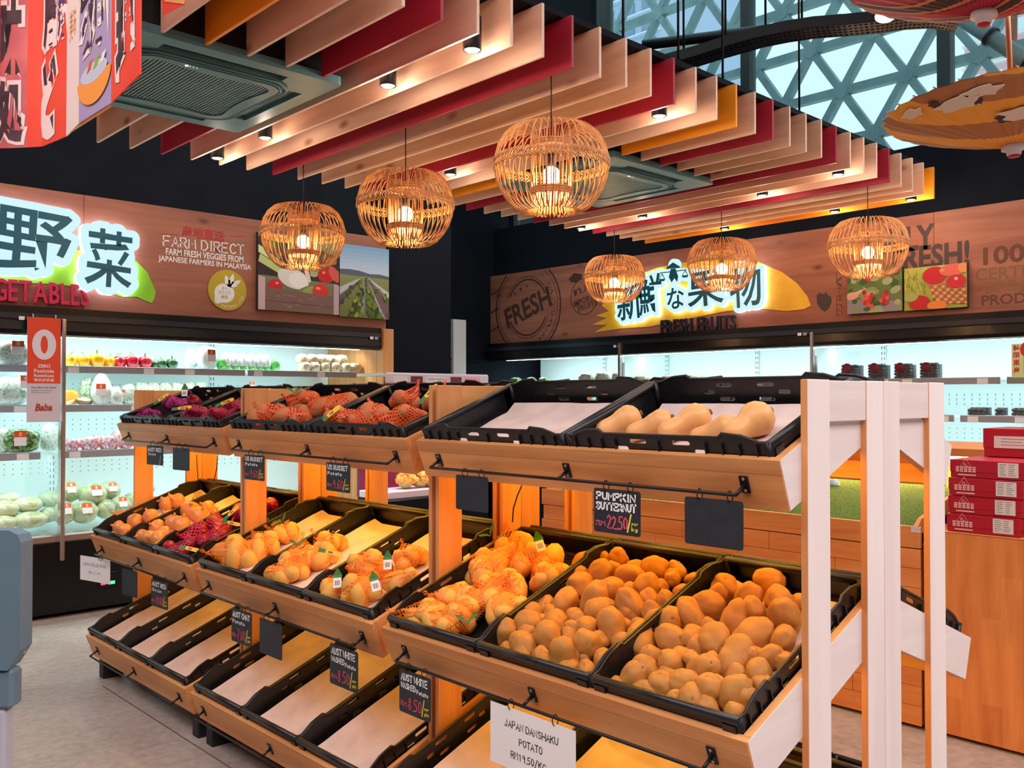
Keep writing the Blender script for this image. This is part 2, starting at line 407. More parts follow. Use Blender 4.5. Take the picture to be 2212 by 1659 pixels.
# ---------------------------------------------------------------- produce stands
TILT = radians(21); EB = Vector((cos(TILT), 0, sin(TILT))); EN = Vector((-sin(TILT), 0, cos(TILT)))
TIERS = {'top': (1.702, CH-.131), 'mid': (1.577, CH-.680), 'low': (1.558, CH-1.166)}
BAYS = [(1.004, 2.244), (2.295, 3.522), (3.570, 4.722)]      # near to far
HB = .117; DECKN = -.052; MIRX = 2.1525
def tp(tier, b, n, y, rear=False):
    X0, Z0 = TIERS[tier]; p = Vector((X0, y, Z0))+EB*b+EN*n
    if rear: p.x = 2*MIRX-p.x
    return p
def tbox(mb, tier, b0, b1, n0, n1, y0, y1, rear, r=0):
    vs = [tp(tier, b, n, y, rear) for n in (n0, n1) for (b, y) in ((b0, y0), (b1, y0), (b1, y1), (b0, y1))]
    fs = [(0, 3, 2, 1), (4, 5, 6, 7), (0, 1, 5, 4), (1, 2, 6, 5), (2, 3, 7, 6), (3, 0, 4, 7)]
    if rear: fs = [f[::-1] for f in fs]
    mb.add(vs, fs)
DEEP = {'top': .475, 'mid': .60, 'low': .62}
BRK = {0: (.075, .5, .925), 1: (.06, .5, .93), 2: (.08, .5, .90)}
def stand(i, rear):
    y0, y1 = BAYS[i]
    where = ['nearest the camera', 'in the middle of the row', 'at the far end of the row'][i]
    side = 'rear' if rear else 'front'
    t = thing('produce_stand', '%s maple produce stand bay %s' % (side, where) if not rear else 'rear maple produce stand bay facing away, %s' % where, 'stand', Vector((1.9 if not rear else 2.4, (y0+y1)/2, 0)), 'maple produce stand bays')
    fx = lambda x: x if not rear else 2*MIRX-x
    near_end = (i == 0)
    for ye, ins in ((y0, -1), (y1, 1)):
        outer = near_end and ye == y0
        pm = M_wash if outer else M_mapleZ
        a, b = (ye-.016, ye) if ins < 0 else (ye, ye+.016)
        for xa, xb in ((1.793, 1.889), (2.065, 2.1515)):
            xs = sorted((fx(xa), fx(xb)))
            o = MB().bbox((xs[0], a, 0), (xs[1], b, CH+.040), .0015)
            o = o.build('post', [pm], t)
            if outer:   # brown strip paints the post's shaded side towards the aisle
                MB().box((xs[0]-.0012, a+.001, .001), (xs[0], b, CH+.0395)).build('shade_strip', M_mapleZ, o)
        xs = sorted((fx(1.889), fx(2.065)))
        MB().bbox((xs[0]+.0005, a+.002, CH-.053), (xs[1]-.0005, b, CH+.0385), .0015).build('header_board', M_washX if outer else M_mapleX, t)
    for tier in ('top', 'mid', 'low'):
        mb = MB(); tbox(mb, tier, 0, .018, -HB, 0, y0, y1, rear); mb.build('front_board', M_maple, t)
        for ya, yb, outer in ((y0+.0005, y0+.018, near_end), (y1-.018, y1-.0005, False)):
            mb = MB(); tbox(mb, tier, .0185, DEEP[tier], -HB, 0, ya, yb, rear)
            if outer:
                o = mb.build('side_board', M_mapleX, t)
                q = MB(); tbox(q, tier, .004, DEEP[tier]-.002, -HB+.001, -.001, y0-.0012, y0+.0004, rear); q.build('side_facing', M_washX, o)
            else: mb.build('side_board', M_mapleX, t)
        mb = MB(); tbox(mb, tier, .0185, DEEP[tier], DECKN-.012, DECKN, y0+.0185, y1-.0185, rear); mb.build('deck_board', M_mapleX, t)
        # price rail
        ys = [y0+(y1-y0)*f for f in BRK[i]]; rb, rn = -.042, -.066
        e0, e1 = ys[0]-.0, ys[-1]+.0
        rail = MB().tube([tp(tier, rb, rn, e0, rear), tp(tier, rb, rn, e1, rear)], .0042, 8).build('price_rail', M_iron, t)
        for y in ys:
            mb = MB(); tbox(mb, tier, -.004, -.0002, -.079, -.040, y-.010, y+.011, rear)
            mb.tube([tp(tier, -.002, -.060, y, rear), tp(tier, rb, rn, y, rear)], .0042, 8)
            mb.build('bracket', M_iron, rail)
            for nn in (-.046, -.073):
                q = MB().cyl(tp(tier, -.0042, nn, y, rear), tp(tier, -.0056, nn, y, rear), .0035, 8); q.build('screw', M_steel, rail)
    for ye in (y0+.01, y1-.07):
        for bx in (1.62, 2.03):
            xs = sorted((fx(bx), fx(bx+.10))); MB().bbox((xs[0], ye, 0), (xs[1], ye+.055, .115 if bx < 1.7 else .2), .003).build('foot', M_foot, t)
    # warm light strips under the upper and the middle shelf
    for tier, b in (('top', .30), ('mid', .42)):
        a, c = tp(tier, b, DECKN-.012, y0+.05, rear), tp(tier, b, DECKN-.012, y1-.05, rear)
        MB().box((a.x-.010, a.y, a.z-.016), (a.x+.010, c.y, a.z-.001)).build('light_strip', M_led, t)
        area('strip_light', (a.x, (a.y+c.y)/2, a.z-.02), (.02, c.y-a.y), STRIP_W*(1 if tier == 'top' else .6 if i == 0 else .16), (1, .49, .035))
    return t
M_led = emit('warm_led', (1, .64, .14, 1), 7)
STRIP_W = 2.8
STANDS = [[stand(i, r) for i in range(3)] for r in (False, True)]

# ---------------------------------------------------------------- folding crates
def slot(cx, cz, w, h, n=5):
    """rounded slot outline in (x,z)"""
    r = h/2; pts = []
    for s_, a0 in ((1, -pi/2), (-1, pi/2)):
        for k in range(n+1):
            q = a0+pi*k/n; pts.append((cx+s_*(w/2-r)+r*cos(q), cz+r*sin(q)))
    return pts
def make_crate(lx, ly, name='produce_crate'):
    """lx: side with the humped, slotted walls; ly: side with the rolled rims. open top, local origin at the base centre"""
    t = thing(name, 'x', 'crate', None, None)
    h = .088; th = .006; hx, hy = lx/2, ly/2
    # floor with ribs
    mb = MB().box((-hx+.004, -hy+.004, .002), (hx-.004, hy-.004, .008))
    for k in range(9):
        x = -hx+.03+k*(lx-.06)/8; mb.box((x-.003, -hy+.01, .008), (x+.003, hy-.01, .0105))
    mb.build('crate_floor', M_crate, t)
    for sgn in (-1, 1):
        prof = [(-hx, .004), (hx, .004), (hx, h-.008), (hx-.05*lx, h-.008), (hx-.12*lx, h+.006), (hx-.2*lx, h+.010), (hx-.22*lx, h), (-hx+.22*lx, h), (-hx+.2*lx, h+.010), (-hx+.12*lx, h+.006), (-hx+.05*lx, h-.008), (-hx, h-.008)]
        holes = []
        for cx in (-.105*lx, .105*lx): holes += [slot(cx, h-.016, .085*lx, .011), slot(cx*.95, h-.056, .08*lx, .011)]
        for cx in (-.19*lx, .19*lx): holes.append(slot(cx, h-.036, .058*lx, .012))
        y = sgn*(hy-th)
        mb = MB().prism([(x, y, z) for x, z in prof], (0, sgn*th*.5, 0), [[(x, y, z) for x, z in hl] for hl in holes])
        # outer ribs
        for k in range(13):
            x = -hx+.035+k*(lx-.07)/12
            if abs(abs(x)-.105*lx) < .045*lx or abs(abs(x)-.19*lx) < .03*lx: continue
            mb.box((x-.0015, min(y+sgn*th*.5, y+sgn*(th+.004)), .008), (x+.0015, max(y+sgn*th*.5, y+sgn*(th+.004)), h-.012))
        mb.box((-hx+.03, min(y+sgn*.003, y+sgn*.009), .012), (hx-.03, max(y+sgn*.003, y+sgn*.009), .015))
        # rim lip following the profile
        rim = [(x, z) for x, z in prof[3:11]]
        mb.tube([(hx-.004, sgn*(hy-.003), h-.007)]+[(x, sgn*(hy-.003), z+.001) for x, z in rim]+[(-hx+.004, sgn*(hy-.003), h-.007)], .0042, 6)
        mb.build('long_wall', M_crate, t, fixn=True)
    for sgn in (-1, 1):
        x = sgn*(hx-th)
        mb = MB().box((min(x, x+sgn*.004), -hy+.005, .004), (max(x, x+sgn*.004), hy-.005, h-.012))
        mb.tube([(sgn*(hx-.006), -hy+.004, h-.012), (sgn*(hx-.006), hy-.004, h-.012)], .0105, 10)
        for yy in (-hy+.025, hy-.025): mb.box((min(x, x+sgn*.010), yy-.016, .004), (max(x, x+sgn*.010), yy+.016, h-.02))
        mb.build('end_wall', M_crate, t)
    for sx in (-1, 1):
        for sy in (-1, 1):
            mb = MB().tube([(sx*(hx-.010), sy*(hy-.008), .0), (sx*(hx-.010), sy*(hy-.008), h-.006)], .010, 8)
            mb.bbox((sx*(hx-.012)-.012, sy*(hy-.008)-.008, 0), (sx*(hx-.012)+.012, sy*(hy-.008)+.008, .016), .002)
            mb.build('corner_hinge', M_crate, t)
    return t
def paper_liner(wx, wy, two=True, seed=0):
    rnd = random.Random(seed)
    def sheet(x0, x1, y0, y1, z0):
        nx, ny = 10, 8; vs = []; fs = []
        for dz in (0, .0012):
            for i in range(nx+1):
                for j in range(ny+1):
                    x = x0+(x1-x0)*i/nx; y = y0+(y1-y0)*j/ny
                    ed = max(0, abs((j/ny)-.5)*2-.72)/.28
                    z = z0+.004*(noise.noise(Vector((x*9+seed*7, y*9, z0*50)))+.5)+ed*ed*.018
                    vs.append((x, y, z+dz))
        o = (nx+1)*(ny+1)
        for i in range(nx):
            for j in range(ny):
                a = i*(ny+1)+j; q = (a, a+ny+1, a+ny+2, a+1); fs.append(tuple(k+o for k in q)); fs.append(q[::-1])
        return vs, fs
    t = thing('paper_liner', 'x', 'paper', None, None)
    v, f = sheet(-wx/2, wx/2, -wy/2, wy/2, .0115); MB().add(v, f, True).build('lower_sheet', M_paper, t)
    if two:
        v, f = sheet(-wx/2+.01, -wx*.08, -wy/2+.012, wy/2-.014, .0165); MB().add(v, f, True).build('upper_sheet', M_paper, t)
    return t
def crate_frame(tier, b0, y, rot, rear, lift=0.0):
    """matrix: crate local +x runs from the aisle to the back of the shelf when rot, else along the shelf"""
    o = tp(tier, b0, DECKN+.001+lift, y, False)
    ex, ey = (EB, Vector((0, 1, 0))) if rot else (Vector((0, -1, 0)), EB)
    M = frame(o, ex, ey, EN)
    if rear:
        R = Matrix.Translation((2*MIRX, 0, 0))@Matrix.Diagonal((-1, 1, 1, 1))
        # a crate is symmetric: mirror the frame and flip one axis back to keep it right-handed
        M = R@M@Matrix.Diagonal((1, -1, 1, 1))
    return M
CR = {}     # (tier, bay, k) -> matrix
crate_w = make_crate(.590, .395); CRATES = []
pos_word = {2: ['right', 'left'], 3: ['right', 'middle', 'left']}
bay_word = ['the nearest bay', 'the middle bay', 'the far bay']
tier_word = {'top': 'top shelf', 'mid': 'middle shelf', 'low': 'bottom shelf'}
FILL = {('top', 0, 0): 'of butternuts', ('top', 0, 1): 'empty but for white paper', ('top', 1, 0): 'of netted russet potatoes', ('top', 1, 1): 'of netted russet potatoes', ('top', 2, 0): 'of netted red onions', ('top', 2, 1): 'of netted red onions',
        ('mid', 0, 0): 'of loose potatoes', ('mid', 0, 1): 'of loose potatoes', ('mid', 0, 2): 'of netted washed potatoes', ('mid', 1, 0): 'of netted chat potatoes', ('mid', 1, 1): 'of netted chat potatoes', ('mid', 1, 2): 'of netted chat potatoes',
        ('mid', 2, 0): 'of netted red onions', ('mid', 2, 1): 'of loose brown onions', ('mid', 2, 2): 'of loose brown onions'}
for rear in (False, True):
    for i, (y0, y1) in enumerate(BAYS):
        for tier in ('top', 'mid', 'low'):
            n = 2 if tier == 'top' else 3; w = (y1-y0-.038)/n
            for k in range(n):
                y = y0+.019+w*(k+.5)
                rot = tier != 'top'
                M = crate_frame(tier, .215 if not rot else .312, y, rot, rear)
                s = w/(.592 if not rot else .397); s = min(s, 1.06)
                S = Matrix.Diagonal((1, s*.995, 1, 1)) if rot else Matrix.Diagonal((s*.995, 1, 1, 1))
                if not rear: CR[(tier, i, k)] = M
                f = FILL.get((tier, i, k), 'lined with empty paper')
                lab = 'black crate %s, %s on %s of %s' % (f, pos_word[n][k], tier_word[tier], bay_word[i])
                if rear: lab = 'black crate on the far side, %s of the %s of %s' % (pos_word[n][k], tier_word[tier], bay_word[i])
                dup(crate_w, M@S, lab, 'black folding crates')
retire(crate_w)
liner = paper_liner(.54, .33)
for tier, i, ks in (('low', 0, (0, 1, 2)), ('low', 1, (0, 1, 2)), ('low', 2, (0, 1, 2)), ('mid', 1, (0, 1, 2)), ('mid', 2, (1, 2)), ('mid', 0, (0,))):
    for k in ks:
        dup(liner, CR[(tier, i, k)], 'white paper liner in the %s crate on the %s of %s' % (pos_word[3][k], tier_word[tier], bay_word[i]), 'crate paper liners')
retire(liner)
liner2 = paper_liner(.50, .33, False, 3)
for k in (0, 1):
    dup(liner2, CR[('top', 0, k)]@Matrix.Translation((0, -.01, .0)), 'white paper liner in the %s crate on the top shelf of the nearest bay' % pos_word[2][k], 'crate paper liners')
retire(liner2)
# ---------------------------------------------------------------- room shell
def walls():
    structure(MB().box((-6, 6.27, CH+.50), (4.41, 6.45, 5.6)).build('wall_left', M_wall))
    structure(MB().box((-6, 7.00, 0), (4.41, 7.10, CH+.5)).build('wall_left_lower', M_wall))
    structure(MB().box((4.41, 6.20, 0), (5.09, 6.95, 5.6)).build('wall_column', M_wall))
    structure(MB().box((5.09, 7.27, 0), (8.2, 7.42, 5.6)).build('wall_back', M_wall))
    structure(MB().bbox((5.05, 7.20, CH+.385), (6.55, 7.275, CH+.40), .003).build('trim_3', M_wall))
    structure(MB().box((6.56, -6, CH+.50), (6.72, 7.27, CH+1.80)).build('wall_right', M_wall))
    structure(MB().box((7.30, -6, 0), (7.40, 7.27, CH+.5)).build('wall_right_lower', M_wall))
    structure(MB().box((6.56, 5.87, CH+2.05), (6.72, 7.27, 5.6)).build('wall_right_upper', M_wall))
    structure(MB().box((-6, -6, 4.2), (6.2, 2.0, 4.3)).build('ceiling', M_wall))
    structure(MB().box((-6, 2.0, 4.2), (2.4, 6.3, 4.3)).build('ceiling_left', M_wall))
    structure(MB().box((-6.1, -6, 0), (-6, 8, 4.3)).build('wall_far_left', M_wall))
    structure(MB().box((-6, -6.1, 0), (8, -6, 4.3)).build('wall_behind', M_wall))
walls()
# ---------------------------------------------------------------- ceiling slats
ZS = CH+1.33; SX0, SDX = 1.675, .1682; SY0, SY1 = 2.50, 4.94; SH = .212
M_slatw = wood('slat_pine', rgb(236, 192, 164), rgb(210, 158, 128), 'Y', .55, .55, True, rgb(120, 70, 44))
M_slate = noisy('slat_pale_edge', rgb(244, 216, 198), rgb(234, 200, 178), 30, .6)
M_slatr = noisy('slat_red', rgb(160, 22, 48), rgb(178, 30, 56), 3, .5)
M_slato = noisy('slat_orange', rgb(244, 146, 14), rgb(250, 158, 24), 3, .5)
AC1 = (-3.0, 2.62, 3.30, 4.22); AC2 = (12.55, 18.5, 3.24, 4.20)     # slat index range, y range
def slats():
    can = thing('slat_canopy', 'ceiling canopy of hanging pine, red and orange slats over the stands', 'canopy', Vector((4, 3.7, ZS)))
    MB().box((SX0-2*SDX-.1, SY0+.05, ZS+SH+.004), (SX0+27*SDX+.0, SY1-.05, ZS+SH+.03)).build('backing_panel', M_wall, can)
    for i in range(-2, 28):
        col = M_slatr if i in (2, 6, 10, 15, 19, 23) else M_slato if i in (-1, 13, 27) else M_slatw
        x = SX0+i*SDX
        segs = [(SY0, SY1)]
        for a in (AC1, AC2):
            if a[0] < i < a[1]: segs = [(SY0, a[2]-.012), (a[3]+.012, SY1)]
        for y0, y1 in segs:
            o = MB().bbox((x-.007, y0, ZS), (x+.007, y1, ZS+SH), .0015).build('slat', [col, M_slate if col is M_slatw else col], can)
            for pl in o.data.polygons: pl.material_index = 0 if abs(pl.normal.x) > .9 else 1
    for k, (px, py) in enumerate([(1350, 92), (1465, 150), (1561, 200), (1726, 245)]):
        i = (8.3, 11.2, 13.1, 18.0)[k]; x = SX0+i*SDX
        y = PX(px, 100, x).y
        MB().tube([(x, max(y, SY0+.06), ZS+SH+.03), (x, max(y, SY0+.06), 6.5)], .006, 6).build('hanger_rod', M_iron, can)
slats()
# ---------------------------------------------------------------- sign panels
M_panel = wood('sign_panel_pine', rgb(176, 112, 88), rgb(136, 80, 62), 'X', .45, .55, True, rgb(92, 46, 30))
M_panelY = wood('sign_panel_pine_right', rgb(176, 112, 88), rgb(132, 76, 58), 'Y', .45, .55, True, rgb(92, 46, 30))
PZ0, PZ1 = CH+.565, CH+1.315
def panels():
    t = thing('sign_panel', 'long pine sign board above the vegetable fridge', 'sign', Vector((2, 6.2, PZ0)))
    x = [-1.5, 2.02, 4.40]
    for a, b in zip(x, x[1:]): MB().bbox((a+.001, 6.20, PZ0), (b-.001, 6.265, PZ1), .002).build('panel', M_panel, t)
    t2 = thing('sign_panel', 'long pine sign board above the fruit fridge', 'sign', Vector((6.5, 3, PZ0-.02)))
    y = [-1.2, 2.62, 3.16, 5.22, 7.26]
    for a, b in zip(y, y[1:]): MB().bbox((6.50, a+.001, PZ0-.02), (6.555, b-.001, PZ1-.02), .002).build('panel', M_panelY, t2)
    return t, t2
SIGN_L, SIGN_R = panels()
# ---------------------------------------------------------------- fridges
M_fwhite = plain('fridge_white', rgb(226, 240, 240), .45)
M_fblack = plain('fridge_black', rgb(12, 12, 17), .3, spec=.3)
M_fgrey = plain('shelf_rail_grey', rgb(150, 150, 158), .45)
M_chrome = plain('chrome_edge', rgb(196, 182, 182), .22, .85)
M_tube = emit('cool_tube', (.80, 1, 1, 1), 6)
M_hole = plain('peg_hole', rgb(70, 96, 100), .8)
def clear(name, col, a, rough=.15, strands=0, c2=None):
    """thin clear film or glass: part see-through, part glossy sheet"""
    if name in MATS: return MATS[name]
    m = bpy.data.materials.new(name); m.use_nodes = True; nt = m.node_tree; nt.nodes.clear()
    tr = N(nt, 'ShaderNodeBsdfTransparent'); b = N(nt, 'ShaderNodeBsdfPrincipled'); mx = N(nt, 'ShaderNodeMixShader'); o = N(nt, 'ShaderNodeOutputMaterial')
    b.inputs['Base Color'].default_value = col; b.inputs['Roughness'].default_value = rough
    if strands:
        v = coords(nt); n = N(nt, 'ShaderNodeTexNoise', i_Scale=float(strands), i_Detail=3.0, i_Distortion=1.5); L(nt, v, n.inputs['Vector'])
        r = ramp(nt, n.outputs['Fac'], [(.42, (a*.45,)*3+(1,)), (.56, (min(1, a*1.7),)*3+(1,))]); L(nt, r, mx.inputs[0])
    else: mx.inputs[0].default_value = a
    L(nt, tr.outputs[0], mx.inputs[1]); L(nt, b.outputs[0], mx.inputs[2]); L(nt, mx.outputs[0], o.inputs[0])
    MATS[name] = m; return m
M_glass = clear('divider_glass', rgb(210, 240, 240), .16, .05)
M_film = clear('clear_film', rgb(240, 250, 250), .22, .12, 40)
M_tub = clear('clear_tub', rgb(225, 240, 242), .04, .08)

def fridge(name, label, T, length, shelves, uprights, dividers, front_h=.48):
    """open wall fridge: local x along the front, y into the depth (0 = front), z up"""
    t = thing(name, label, 'fridge', T)
    def put(mb, n, m, par=t): return mb.build(n, m, par)
    def B(lo, hi, r=.0): return MB().bbox(lo, hi, r or .002, T) if r else MB().box(lo, hi, T)
    put(B((0, .0, .03), (length, .9, front_h), .006), 'base_cabinet', M_fblack)
    put(B((0, -.005, front_h+.001), (length, .10, front_h+.055), .01), 'bumper_rail', M_chrome)
    put(B((0, .10, front_h+.001), (length, .80, front_h+.03)), 'well_floor', M_fwhite)
    mb = MB()
    n = int(length/.03)
    for k in range(n): mb.box((.01+k*.03, .112, front_h+.0302), (.018+k*.03, .14, front_h+.0312), T)
    stuff(put(mb, 'air_slots', M_hole))
    put(B((0, .80, front_h), (length, .83, 1.92)), 'back_panel', M_fwhite)
    put(B((0, .0, 1.92), (length, .83, 1.945)), 'roof_panel', M_fblack)
    # curved canopy
    prof = [(.0, 1.86), (-.01, 1.80), (.0, 1.775), (.03, 1.765), (.22, 1.80), (.30, 1.92), (.0, 1.92)]
    put(MB().prism([T@Vector((0, y, z)) for y, z in prof], T.to_3x3()@Vector((length, 0, 0))), 'canopy', M_fblack)
    put(B((0, -.014, 1.865), (length, .0, 1.90)), 'canopy_strip', plain('dark_steel', rgb(58, 60, 70), .3, .7))
    put(B((.05, .235, 1.775), (length-.05, .262, 1.79)), 'light_tube', M_tube)
    for k, (a, b, z, y) in enumerate(shelves):
        s = put(B((a, y, z-.012), (b, .795, z)), 'shelf', M_fwhite)
        put(B((a, y-.012, z-.042), (b, y-.0005, z+.006), .003), 'price_channel', M_fgrey, s)
        x = a+.05; rnd = random.Random(k*7+int(length*10))
        while x < b-.1:
            if rnd.random() < .6: put(B((x, y-.0135, z-.040), (x+.07, y-.0122, z-.002)), 'price_ticket', M_white, s)
            x += rnd.uniform(.16, .4)
        put(B((a+.02, y+.02, z-.026), (b-.02, y+.04, z-.0125)), 'shelf_tube', M_tube, s)
    for x in uprights:
        mb = MB().box((x-.02, .785, front_h+.03), (x+.02, .7995, 1.9), T); u = put(mb, 'upright', M_fwhite)
        mb = MB()
        for k in range(30):
            for dx in (-.011, .011): mb.box((x+dx-.003, .7835, front_h+.08+k*.044), (x+dx+.003, .7852, front_h+.105+k*.044), T)
        stuff(put(mb, 'upright_slots', M_hole, u))
    mb = MB()
    zs = [s[2] for s in shelves]; x = .06
    for z in sorted(set(zs)):
        for row in (.05, .085, .12):
            xx = .06
            while xx < length-.05:
                mb.box((xx-.003, .7985, z-.06-row), (xx+.003, .7999, z-.054-row), T); xx += .055
    stuff(put(mb, 'peg_holes', M_hole))
    for x in dividers:
        d = put(B((x-.004, .05, front_h-.1), (x+.004, .78, 1.76)), 'divider_glass', M_glass)
        put(B((x-.013, -.03, .36), (x+.013, .012, 1.875), .004), 'chrome_edge', M_chrome, d)
        put(B((x-.009, .02, .36), (x+.009, .05, 1.70), .003), 'inner_edge', M_chrome, d)
    return t
TL = Matrix.Translation((-1.5, 6.13, 0))
fridge('wall_fridge', 'long white open fridge of bagged vegetables under the left sign board', TL, 5.80,
       [(.1, 3.30, 1.585, .22), (3.42, 4.72, 1.585, .22), (4.74, 5.70, 1.585, .22), (.1, 3.30, 1.33, .20), (3.42, 5.70, 1.33, .20), (.1, 3.30, 1.03, .18), (3.42, 5.70, 1.03, .18)],
       [.9, 3.55-.0, 4.73], [3.375], .47)
R3 = Matrix(((0, 1, 0, 6.40), (-1, 0, 0, 7.20), (0, 0, 1, 0), (0, 0, 0, 1)))
fridge('wall_fridge', 'long white open fridge of packed fruit under the right sign board', R3, 8.4,
       [(.1, 1.80, 1.505, .18), (1.86, 3.70, 1.505, .18), (3.74, 4.98, 1.515, .18), (5.02, 6.6, 1.515, .18), (.1, 3.70, 1.255, .18), (3.74, 4.68, 1.255, .18), (4.72, 6.6, 1.255, .18), (.1, 6.6, .98, .18)],
       [.95, 1.75, 2.75, 3.9, 5.02], [1.83, 3.72], .5)
area('fridge_light', (1.4, 6.40, 1.77), (5.6, .03), FR_W, (.78, 1, 1), (radians(25), 0, 0))
area('fridge_light', (6.67, 3.2, 1.77), (.03, 7.8), FR_W*1.3, (.78, 1, 1), (0, radians(-25), 0))
for z in (1.30, 1.0): area('shelf_light', (1.4, 6.36, z), (5.4, .02), FR_W*.35, (.78, 1, 1), (radians(35), 0, 0))
area('shelf_light', (1.4, 6.36, 1.56), (5.4, .02), FR_W*.35, (.78, 1, 1), (radians(35), 0, 0))
for z in (1.48, 1.22): area('shelf_light', (6.62, 3.2, z), (.02, 7.0), FR_W*.4, (.78, 1, 1), (0, radians(-35), 0))
for k, (x, y, side) in enumerate(((47, 687, 0), (803, 730, 0), (1328, 748, 1), (1727, 722, 1))):
    p = PY(x, y, 6.115) if side == 0 else PX(x, y, 6.385)
    for j in range(2):
        c = p+(Vector((.045*j, 0, 0)) if side == 0 else Vector((0, -.045*j, 0)))
        e = (.016, .0006, .011) if side == 0 else (.0006, .016, .011)
        o = MB().box((c.x-e[0], c.y-e[1], c.z-e[2]), (c.x+e[0], c.y+e[1], c.z+e[2])).build('canopy_sticker', M_white if j == 0 else M_fgrey, bpy.data.objects['wall_fridge' if side == 0 else 'wall_fridge.001'])
# pine surround of the vegetable fridge, white duct beside the column
_t = thing('fridge_end_panel', 'pine end panel closing the vegetable fridge beside the dark column', 'panel', Vector((4.35, 6.3, 0)))
MB().bbox((4.305, 6.10, 0), (4.405, 6.20, CH+.56), .003).build('front_stile', M_mapleZ, _t); MB().box((4.305, 6.2005, 0), (4.33, 6.95, CH+.56)).build('side_panel', M_mapleZ, _t)
_t = MB().bbox((5.92, 7.17, 0), (6.09, 7.268, 2.18), .004).build('duct_box', plain('cream_white', rgb(236, 226, 222), .6)); tag(_t, 'tall narrow white duct box in the corner beside the dark column', 'duct')

# ---------------------------------------------------------------- fridge goods
M_stem = noisy('green_stem', rgb(60, 110, 40), rgb(90, 140, 60), 40, .5)
M_orange = plain('label_orange', rgb(240, 90, 24), .5)
def packlabel(par, T, w=.045, h=.06, zero=True):
    """orange-topped 0 label: T is a frame on the pack surface"""
    mb = MB().box((-w/2, -h/2, 0), (w/2, .08*h, .0012), T); l = mb.build('label', M_white, par)
    MB().box((-w/2, .08*h, 0), (w/2, h/2, .0012), T).build('label_head', M_orange, l)
    if zero:
        mb = MB(); put_text(mb, T@Matrix.Translation((0, .28*h, .0016)), '0', height=.26*h, offset=.02); mb.build('zero_mark', M_white, l)
def facing(p, n=Vector((0, -1, 0)), up=Vector((0, 0, 1)), out=0.0):
    n = n.normalized(); x = up.cross(n).normalized(); y = n.cross(x); return frame(p+n*out, x, y, n)
FL = Vector((0, -1, 0)); FR = Vector((-1, 0, 0))
def pepper(kind, mat):
    t = thing('bell_pepper', 'x', 'pepper')
    lob = lambda q, z: 1+.10*cos(4*q+.6)
    MB().lathe([(.006, .002), (.028, .0), (.036, .012), (.043, .035), (.045, .055), (.040, .072), (.026, .079), (.012, .074), (.004, .072)], 20, None, lob).build('flesh', mat, t)
    MB().tube([(0, 0, .070), (.002, .001, .085), (.008, .002, .099), (.016, .002, .104)], [.008, .005, .0045, .005], 7).build('stem', M_stem, t)
    return t
PEP = {'yellow': plain('pepper_yellow', rgb(250, 176, 20), .25, coat=.6), 'red': plain('pepper_red', rgb(196, 24, 44), .25, coat=.6), 'green': noisy('pepper_green', rgb(30, 70, 40), rgb(60, 100, 60), 20, .25, coat=.6)}
ordw = ['leftmost', 'second from left', 'third from left', 'fourth from left', 'fifth from left', 'sixth from left', 'seventh from left', 'eighth from left', 'ninth from left', 'tenth from left', '11th from left', '12th from left', '13th from left', '14th from left']
_pp = {k: pepper(k, m) for k, m in PEP.items()}
for kind, lst in (('yellow', [(152, 14), (181, 14), (209, 16), (236, 13)]), ('red', [(258, 14), (286, 15), (313, 14)]), ('green', [(334, 9), (350, 11), (371, 12)])):
    for k, (x, hw) in enumerate(lst):
        p = PY(x, 790, 6.43); p.z = 1.5862; s = hw*depth(p)/CF/.045
        dup(_pp[kind], Matrix.Translation(p)@Matrix.Rotation(k*2.1, 4, 'Z')@Matrix.Scale(s, 4), '%s bell pepper, %s of the %s ones on the top fridge shelf' % (kind, ordw[k], kind), 'bell peppers')
p = PY(251, 790, 6.51); p.z = 1.5862
dup(_pp['red'], Matrix.Translation(p)@Matrix.Scale(1.0, 4), 'dark red bell pepper standing behind the other red peppers', 'bell peppers')
for r in _pp.values(): retire(r)
def pillow(w, h, d, seed, squash=.5, top=1.0):
    """crumpled bag surface, base on z=0, front towards -y"""
    def disp(v):
        return 1+.16*noise.noise(v*2.6+Vector((seed, 0, 0)))+.08*noise.noise(v*7+Vector((0, seed, 0)))
    mb = MB()
    M = Matrix.Translation((0, 0, h/2))
    def sq(v):
        e = .62; f = lambda a: (abs(a)**e)*(1 if a >= 0 else -1)
        return Vector((f(v.x), f(v.y), f(v.z)))
    bm = bmesh.new(); bmesh.ops.create_icosphere(bm, subdivisions=3, radius=1)
    for v in bm.verts:
        q = v.co.normalized(); k = disp(q); g = sq(q)
        tz = g.z; nar = 1-(1-top)*max(0, tz)
        v.co = Vector((g.x*w/2*k*nar*.86, g.y*d/2*k*nar*.86, max(-h/2, min(h/2*1.1, g.z*h/2*(k if tz > 0 else 1)))))+Vector((0, 0, h/2))
    return mb.addbm(bm, None, True)
def leafy(name, cols, scale, dist=2.0):
    if name in MATS: return MATS[name]
    m, nt, b = newmat(name); v = coords(nt)
    n = N(nt, 'ShaderNodeTexNoise', i_Scale=float(scale), i_Detail=4.0, i_Distortion=dist); L(nt, v, n.inputs['Vector'])
    k = len(cols); L(nt, ramp(nt, n.outputs['Fac'], [(.30+.42*i/(k-1), c) for i, c in enumerate(cols)]), b.inputs['Base Color'])
    b.inputs['Roughness'].default_value = .3; b.inputs['Coat Weight'].default_value = .5; bump(nt, b, n.outputs['Fac'], .5, .01)
    MATS[name] = m; return m
G_sprout = leafy('bagged_sprouts', [rgb(70, 110, 90), rgb(170, 190, 176), rgb(214, 220, 212), rgb(120, 156, 130)], 16, 3.5)
